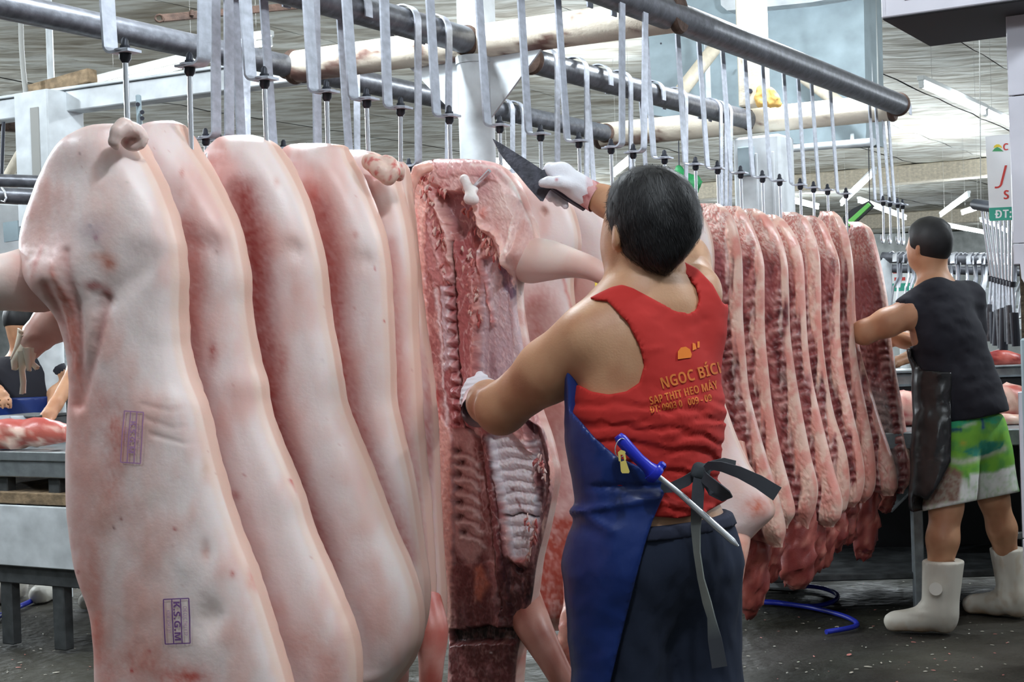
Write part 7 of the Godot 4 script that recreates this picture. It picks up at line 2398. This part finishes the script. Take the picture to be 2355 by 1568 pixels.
	for r in range(-3, 4):
		var y0: float = y_mid - r * th
		if y0 < 0.0: y0 = 0.0
		var y1: float = minf(y_mid - (r - 1) * th, CEIL_Y)
		if y1 - y0 < 0.05: continue
		for side in 2:
			for cgap in 2:
				var q := MB.new()
				var u := (cgap - 0.5) * w * 0.5
				var o := core + Vector3(0, (y0 + y1) * 0.5, 0)
				var hh := y1 - y0 - 0.004
				var b2 := gb if side == 0 else Basis(-gb.z, Vector3.UP, gb.x)
				var off: Vector3 = b2 * Vector3(u, 0, (w * 0.5 - 0.006)) if side == 0 else -gb.x * (w * 0.5 - 0.006) + gb.z * u
				if r == 1 and ((side == 0 and cgap == 0) or (side == 1 and cgap == 1)):
					# cracked away: the lower part of this tile is gone
					hh = hh * 0.14
					o.y = y1 - hh * 0.5
				if side == 0: q.box(Transform3D(gb, o + off), Vector3(w * 0.5 - 0.003, hh, 0.012), 0.002)
				else: q.box(Transform3D(gb, o + off), Vector3(0.012, hh, w * 0.5 - 0.003), 0.002)
				put("tile", q, mats.white_tile, t)
				n += 1
	# jagged remnant of the broken tile
	put("tile", px_slab([2341, 566, 2420, 566, 2420, 700, 2395, 700, 2372, 690, 2362, 660, 2350, 640, 2346, 600], Vector3(core.x, 1.5, core.z) + gb.z * (w * 0.5 - 0.006), gb.z, -0.006, 0.006), mats.white_tile, t)
	mb = MB.new()
	mb.box(Transform3D(gb, P.call(2345, 778, 4.3) + gb.x * 0.2 - Vector3(0, 0.62, 0) - gb.z * 0.15), Vector3(0.4, 1.24, 0.3), 0.006)
	t = solo("metal_locker", mb, mats.blue_grey_paint, "blue-grey metal cabinet in front of the tiled pillar at the right edge", "cabinet")
	# sign board beside the pillar
	var so: Vector3 = P.call(2300, 410, 5.6)
	var sn := (gb.z + gb.x * -0.2).normalized()
	t = thing("sign_board", "white hanging sign with a green hill emblem and red letters beside the tiled pillar", "sign", so)
	put("board", px_slab([2266, 314, 2345, 306, 2356, 504, 2276, 509], so, sn, -0.012, 0), mats.white_plastic, t)
	put("teal_band", px_slab([2275, 478, 2355, 474, 2356, 504, 2276, 508], so, sn, 0.0, 0.001), mats.teal_print, t)
	put("emblem_sun", px_slab([2285, 340, 2287, 335, 2292, 332, 2298, 332, 2303, 336, 2305, 341, 2298, 338, 2291, 339], so, sn, 0.0, 0.001), mats.yellow_print, t)
	put("emblem_hill", px_slab([2282, 348, 2288, 341, 2294, 338, 2300, 341, 2308, 348], so, sn, 0.0, 0.0014), mats.green_plastic, t)
	var wr := func(text: String, x: float, y: float, h: float, m: String, bold: bool, skew: float):
		var q := MB.new()
		letters(text, bold, func(u): return on_pl(x + (u.x + u.y * skew) * h, y - u.y * h + u.x * h * -0.05, so, sn) + sn * 0.0016, q)
		face(q, sn)
		put("lettering", q, mats[m], t)
	wr.call("C", 2313, 338, 22, "red_print", true, 0.0)
	wr.call("J", 2308, 402, 58, "red_print", false, 0.25)
	wr.call("S", 2315, 448, 28, "red_print", true, 0.0)
	wr.call("ĐT:", 2308, 492, 26, "white_plastic", true, 0.0)
	# second sign far behind
	var s2: Vector3 = P.call(2074, 645, 10.0)
	t = thing("sign_board", "small far white sign with red lines between the dark side and the far butcher's face", "sign", s2)
	put("board", px_slab([2050, 608, 2100, 606, 2102, 692, 2052, 694], s2, gb.z, -0.01, 0), mats.white_plastic, t)
	put("teal_band", px_slab([2051, 652, 2101, 650, 2101, 668, 2051, 670], s2, gb.z, 0, 0.001), mats.teal_print, t)
	put("red_line", px_slab([2054, 620, 2076, 619, 2076, 628, 2054, 629], s2, gb.z, 0, 0.001), mats.red_print, t)
	put("red_line", px_slab([2057, 638, 2082, 637, 2082, 645, 2057, 646], s2, gb.z, 0, 0.001), mats.red_print, t)
	put("post", rod(P.call(2076, 690, 10.04), Vector3(P.call(2076, 690, 10.04).x, 0, P.call(2076, 690, 10.04).z), 0.03), mats.white_paint, t)
	# green things among the far hooks
	sd = Sdf.new()
	sd.cap(P.call(1566, 418, 9.0), P.call(1590, 422, 9.0), 0.06, 0.055, 0.05)
	sd.cap(P.call(1580, 430, 9.0), P.call(1582, 446, 9.0), 0.06, 0.04, 0.05)
	sd.cap(P.call(1560, 386, 9.0), P.call(1566, 405, 9.0), 0.02, 0.035, 0.04)
	t = thing("green_bag", "green plastic bag hanging on a cord right above the red-vested butcher's hair", "bag", P.call(1580, 446, 9.0))
	put("bag", nets(sd, func(p, d): return d - noise.get_noise_3d(p.x * 16, p.y * 16, p.z * 16) * 0.02, sd.bounds(0.05), 0.012, null, 0.04), mats.green_plastic, t)
	put("cord", rod(P.call(1562, 392, 9.0), P.call(1550, -368, 9.0), 0.004, 6), mats.bolt_black, t)
	solo("plastic_tag", nets(tag_shape(P), null, tag_shape(P).bounds(0.01), 0.004), mats.yellow_print, "small yellow plastic scrap on the carcass beside the red-vested butcher's neck", "tag")
	t = thing("green_banner", "bright green slanted panel hanging among the far tube lights", "banner", P.call(1968, 488, 11.0))
	put("panel", px_slab([1944, 512, 1996, 466, 2002, 472, 1952, 520], P.call(1968, 488, 11.0), gb.z, -0.02, 0), mats.bright_green, t)
	put("backing", px_slab([1938, 500, 1960, 480, 1998, 462, 2010, 474, 1956, 524, 1942, 520], P.call(1968, 488, 11.1), gb.z, -0.02, 0), mats.black_plastic, t)
	put("cord", rod(P.call(2000, 466, 11.1), P.call(1990, -166, 11.1), 0.004, 6), mats.bolt_black, t)
	# pale fascia boards and stalls along the far end of the hall
	var fars := [["long cream fascia board across the far stalls", -9.0, 22.0, -30.0, 1.62, 0.36, "wall_paint"], ["white fascia board of the middle stalls, behind the far butcher's head", 2.0, 12.0, -18.0, 1.5, 0.22, "white_paint"], ["pale partition standing behind the far hook rack", 2.2, 12.0, -17.5, 0.55, 1.1, "wall_paint"], ["lower cream partition at the hall's far end", -12.0, 22.0, -36.0, 0.7, 1.4, "white_paint"]]
	for f in fars:
		t = thing("stall", f[0], "stall", Vector3((f[1] + f[2]) * 0.5, 0, f[3]))
		mb = MB.new()
		mb.box(Transform3D(Basis.IDENTITY, Vector3((f[1] + f[2]) * 0.5, f[4], f[3])), Vector3(f[2] - f[1], f[5], 0.08), 0.01)
		put("board", mb, mats[f[6]], t)
		var xx: float = f[1]
		while xx <= f[2]:
			put("post", rod(Vector3(xx, 0, f[3] - 0.08), Vector3(xx, f[4] + f[5] * 0.5, f[3] - 0.08), 0.04, 10), mats.white_paint, t)
			xx += 2.5
	build_far_right(P, gb)

func build_far_right(P: Callable, gb: Basis):
	# ---- far counter with meat
	var ty := 0.80
	var c0 := at_y(2210, 990, ty)
	var t := thing("counter", "long steel counter with pork on it behind the black-shirted butcher", "table", Vector3(c0.x, 0, c0.z))
	var cb := Basis(Vector3.UP, deg_to_rad(-2))
	var cc := c0 + Vector3(0, 0, -0.42)
	var box := func(called: String, off: Vector3, size: Vector3, m: String):
		var q := MB.new()
		q.box(Transform3D(cb, cc + cb * off), size, 0.005)
		put(called, q, mats[m], t)
	box.call("tabletop", Vector3(0.2, -0.035, 0), Vector3(2.4, 0.07, 0.84), "tabletop_steel")
	for x in [-0.17, 0.3, 0.75, 1.3]: box.call("leg", Vector3(x, -0.42, 0.36), Vector3(0.045, 0.74, 0.045), "tabletop_steel")
	box.call("low_shelf", Vector3(0.2, -0.62, 0), Vector3(2.3, 0.03, 0.72), "table_dark")
	box.call("back_panel", Vector3(0.2, -0.4, -0.38), Vector3(2.3, 0.72, 0.02), "black_plastic")
	box.call("cross_bar", Vector3(0.6, -0.46, 0.36), Vector3(0.9, 0.03, 0.03), "tabletop_steel")
	var lump := func(label: String, a: Array, r: Array, amp: float, sd: float, pale: Color, dark: Color):
		var mb := meat_lump(a, r, amp, sd, pale, dark)
		for k in mb.v.size(): mb.v[k].y = maxf(mb.v[k].y, ty + 0.003)
		solo("pork_cut", mb, mats.raw_meat, label, "meat", "pork cuts on the far counter")
	lump.call("pork cut with a pale fat base left of the black apron on the far counter", [[2030, 950, 6.7], [2070, 940, 6.66], [2110, 945, 6.66], [2150, 955, 6.66]], [28, 44, 44, 26], 0.02, 5.0, lin(236, 196, 182), lin(190, 92, 92))
	lump.call("folded pork belly right of the black shirt's hem on the far counter", [[2260, 960, 6.66], [2300, 930, 6.66], [2330, 925, 6.66], [2370, 935, 6.66]], [20, 38, 42, 34], 0.02, 9.0, lin(238, 200, 184), lin(196, 98, 88))
	lump.call("pale strip of pork fat lying under the folded belly on the far counter", [[2270, 972, 6.5], [2320, 966, 6.5], [2370, 968, 6.5]], [10, 16, 12], 0.008, 12.0, lin(240, 214, 196), lin(226, 176, 158))
	t = thing("steel_tray", "shallow steel tray behind the folded pork belly at right", "tray", P.call(2300, 862, 7.0))
	var mb := MB.new()
	mb.box(Transform3D(cb, P.call(2310, 852, 7.1)), Vector3(0.34, 0.05, 0.3), 0.01)
	put("pan", mb, mats.tabletop_steel, t)
	mb = MB.new()
	mb.box(Transform3D(cb, P.call(2310, 852, 7.1) + Vector3(0, 0.027, 0)), Vector3(0.37, 0.008, 0.33), 0.003)
	put("rim", mb, mats.tabletop_steel, t)
	put("support", bar_between(P.call(2310, 866, 7.1), Vector3(P.call(2310, 866, 7.1).x, 0.8, P.call(2310, 866, 7.1).z), 0.2, 0.26), mats.black_plastic, t)
	mb = meat_lump([[2262, 828, 7.05], [2300, 824, 7.05], [2340, 828, 7.05]], [12, 20, 14], 0.012, 15.0, lin(206, 104, 92), lin(150, 52, 50))
	solo("red_meat_pile", mb, mats.raw_meat, "dark red meat lying in the steel tray at right", "meat")
	t = thing("scale", "steel weighing scale between the dark side and the black apron", "scale", P.call(2080, 890, 7.1))
	mb = MB.new()
	mb.box(Transform3D(cb, P.call(2085, 872, 7.1)), Vector3(0.16, 0.06, 0.2), 0.012)
	put("body", mb, mats.tabletop_steel, t)
	mb = MB.new()
	mb.box(Transform3D(cb, P.call(2085, 852, 7.1)), Vector3(0.2, 0.014, 0.22), 0.005)
	put("plate", mb, mats.tabletop_steel, t)
	put("stem", rod(P.call(2085, 858, 7.1), P.call(2085, 866, 7.1), 0.03), mats.black_plastic, t)
	put("foot", bar_between(P.call(2085, 886, 7.1), Vector3(P.call(2085, 886, 7.1).x, 0.8, P.call(2085, 886, 7.1).z), 0.15, 0.14), mats.black_plastic, t)
	# plinth of pale tiles at its foot
	t = thing("plinth", "low pale tiled plinth on the floor under the hanging heads", "plinth", at_y(1980, 1310, 0.0))
	var pa := at_y(1850, 1316, 0.0)
	var pb := at_y(2112, 1300, 0.0)
	for k in 6:
		var a := pa.lerp(pb, k / 6.0 + 0.004)
		var b := pa.lerp(pb, (k + 1) / 6.0 - 0.004)
		mb = bar_between(a + Vector3(0, 0.03, -0.15), b + Vector3(0, 0.03, -0.15), 0.3, 0.06, 0.006)
		put("tile", mb, mats.old_tile, t)
	solo("tray_edge", bar_between(P.call(2030, 1168, 6.75), P.call(2104, 1092, 6.75), 0.3, 0.012, 0.003), mats.tabletop_steel, "slanting steel chute edge beside the dark ribbed side", "chute")
	# ---- rack of idle hooks far right
	var ra: Vector3 = P.call(2030, 592, 8.2)
	var rb: Vector3 = P.call(2420, 600, 7.6)
	t = thing("hook_rack", "far grey rack rail crowded with idle hooks behind the black-shirted butcher", "rack", ra)
	put("rail", rod(ra, rb, 0.03, 16), mats.pipe_grey, t)
	put("rail", rod(ra + Vector3(0, -0.05, -0.2), rb + Vector3(0, -0.05, -0.2), 0.024, 16), mats.pipe_grey, t)
	for u in [0.02, 0.98]:
		var q := ra.lerp(rb, u)
		put("post", rod(q, Vector3(q.x, 0, q.z), 0.03, 14), mats.white_paint, t)
	mb = MB.new()
	mb.ribbon([Vector3(-0.03, -0.02, 0), Vector3(-0.028, 0.02, 0), Vector3(0, 0.04, 0), Vector3(0.03, 0.02, 0), Vector3(0.034, -0.1, 0), Vector3(0.012, -0.16, 0)], Vector3.BACK, 0.026, 0.005)
	var path := [Vector3(0.012, -0.15, 0), Vector3(0.0, -0.26, 0)]
	for k in 8: path.append(Vector3(-0.025 + 0.025 * cos(PI * k / 7.0), -0.27 - 0.025 * sin(PI * k / 7.0), 0))
	mb.tube(path, 0.006, 8)
	var proto := solo("idle_hook", mb, mats.steel_rod, "", "hook", "idle hooks on the far rack")
	rng.seed = 77
	var cnt := 28
	for k in cnt:
		var o := proto if k == 0 else proto.duplicate() as MeshInstance3D
		if k > 0:
			o.name = numbered("idle_hook")
			add_child(o)
		var u := 0.06 + 0.9 * k / cnt
		o.transform = Transform3D(Basis(Vector3.UP, rng.randf_range(-0.9, 0.9)), ra.lerp(rb, u) + Vector3(0, -0.005, 0.0))
		o.rotate_object_local(Vector3.BACK, rng.randf_range(-0.12, 0.12))
		tag(o, "bright idle hook on the far rack behind the black-shirted butcher, %s from the left" % ORD[k], "hook", "idle hooks on the far rack")
	# dark cluster of long hangers in front of the rack, by the pillar
	var hub: Vector3 = P.call(2252, 478, 6.7)
	t = thing("hook_cluster_rail", "short dark rail stub carrying the bundle of long hangers by the pillar", "rail", hub)
	put("rail", rod(P.call(2243, 470, 6.9), P.call(2360, 486, 6.3), 0.026, 14), mats.bolt_black, t)
	put("hanger_rod", rod(P.call(2330, 480, 6.5), P.call(2322, -780, 6.5), 0.002), mats.cord_grey, t)
	put("hanger_rod", rod(P.call(2256, 472, 6.86), P.call(2246, -700, 6.86), 0.002), mats.cord_grey, t)
	for k in 8:
		var u := (k + 0.5) / 8.0
		var a: Vector3 = P.call(lerpf(2252, 2334, u), 474 + u * 12, 6.85 - u * 0.45)
		var y1 := lerpf(640.0, 655.0, u)
		var b: Vector3 = P.call(lerpf(2276, 2332, u), y1, 6.85 - u * 0.45)
		var c: Vector3 = P.call(lerpf(2272, 2334, u) + (k % 3) * 2, 700 + (k * 37 % 20), 6.85 - u * 0.45)
		var e: Vector3 = P.call(lerpf(2270, 2338, u) + (k % 2) * 4, 785 + (k * 53 % 24), 6.85 - u * 0.45)
		var h := thing("long_hanger", "long steel hanger in the bundle by the pillar, %s from the left" % ORD[k], "hook", a, "long hangers by the pillar")
		put("rod", rod(a, b, 0.006, 8), mats.steel_rod, h)
		put("strap", bar_between(b, c, 0.008, 0.026, 0.002), mats.galvanised, h)
		put("dark_tube", rod(c, e, 0.019, 12), mats.bolt_black if k % 3 else mats.pipe_grey, h)
		put("nut", rod(b + Vector3(0, 0.012, 0), b - Vector3(0, 0.012, 0), 0.015, 8), mats.bolt_black, h)

func build_details():
	var P := func(x, y, d): return pt(x, y, d)
	# hoses on the floor
	var hose := func(label: String, pts: Array, r: float):
		var path := []
		var n := pts.size()
		for k in n - 1:
			for j in 8:
				var t := j / 8.0
				var a := Vector2(pts[maxi(k - 1, 0)][0], pts[maxi(k - 1, 0)][1])
				var b := Vector2(pts[k][0], pts[k][1])
				var c := Vector2(pts[k + 1][0], pts[k + 1][1])
				var d := Vector2(pts[mini(k + 2, n - 1)][0], pts[mini(k + 2, n - 1)][1])
				var q := b.cubic_interpolate(c, a, d, t)
				path.append(at_y(q.x, q.y, r + 0.003))
		path.append(at_y(pts[n - 1][0], pts[n - 1][1], r + 0.003))
		var mb := MB.new()
		mb.tube(path, r, 12)
		solo("water_hose", mb, mats.blue_hose, label, "hose")
	hose.call("blue water hose snaking over the wet floor below the hanging heads", [[2150, 1240], [2104, 1256], [2060, 1280], [1980, 1306], [1880, 1328], [1780, 1338], [1700, 1340], [1660, 1344], [1720, 1350], [1800, 1346], [1880, 1350], [1924, 1366], [1914, 1384], [1860, 1394], [1780, 1384], [1740, 1384], [1800, 1388], [1870, 1398], [1940, 1416], [1970, 1432], [1960, 1442], [1900, 1453]], 0.0105)
	hose.call("blue water hose on the floor at far left, running behind the largest carcass", [[-160, 1462], [-60, 1440], [0, 1415], [50, 1392], [110, 1365], [170, 1340], [260, 1310], [380, 1300]], 0.0125)
	hose.call("dark blue hose loop beneath the far counter beside the white boots", [[2010, 1262], [2060, 1252], [2110, 1244], [2160, 1246], [2240, 1252], [2330, 1256]], 0.012)
	# scraps washed over the floor
	var mb := MB.new()
	rng.seed = 5
	for k in 230:
		var q := at_y(rng.randf_range(1640, 2330), rng.randf_range(1300, 1568), 0.0)
		if rng.randf() < 0.25: q = at_y(rng.randf_range(0, 240), rng.randf_range(1340, 1560), 0.0)
		var s := rng.randf_range(0.002, 0.007) * (2.0 if rng.randf() < 0.06 else 1.0)
		var from := mb.v.size()
		var b := Basis(Vector3.UP, rng.randf() * TAU) * Basis.from_scale(Vector3(1.0 + rng.randf(), 0.35, 0.6))
		var ring := []
		for r in [[0.0, 1.0], [0.6, 0.8], [1.0, 0.2]]:
			var rr := PackedVector3Array()
			for j in 6: rr.append(q + b * (Vector3(cos(TAU * j / 6) * r[1], r[0], sin(TAU * j / 6) * r[1]) * s))
			ring.append(rr)
		mb.rings(ring)
		var c: Color = lin(190, 184, 170) if rng.randf() < 0.8 else lin(206, 130, 120)
		for j in range(from, mb.v.size()): mb.c[j] = c
	var o := solo("floor_scraps", mb, mats.raw_meat, "small white scraps of fat scattered on the wet floor", "scraps")
	o.set_meta("kind", "stuff")

func tag_shape(P: Callable) -> Sdf:
	var s := Sdf.new()
	s.chain([P.call(1374, 648, 4.06), P.call(1380, 664, 4.05), P.call(1374, 680, 4.06)], [0.008, 0.012, 0.007], 0.01)
	s.cap(P.call(1386, 658, 4.06), P.call(1392, 672, 4.06), 0.009, 0.008, 0.01)
	return s
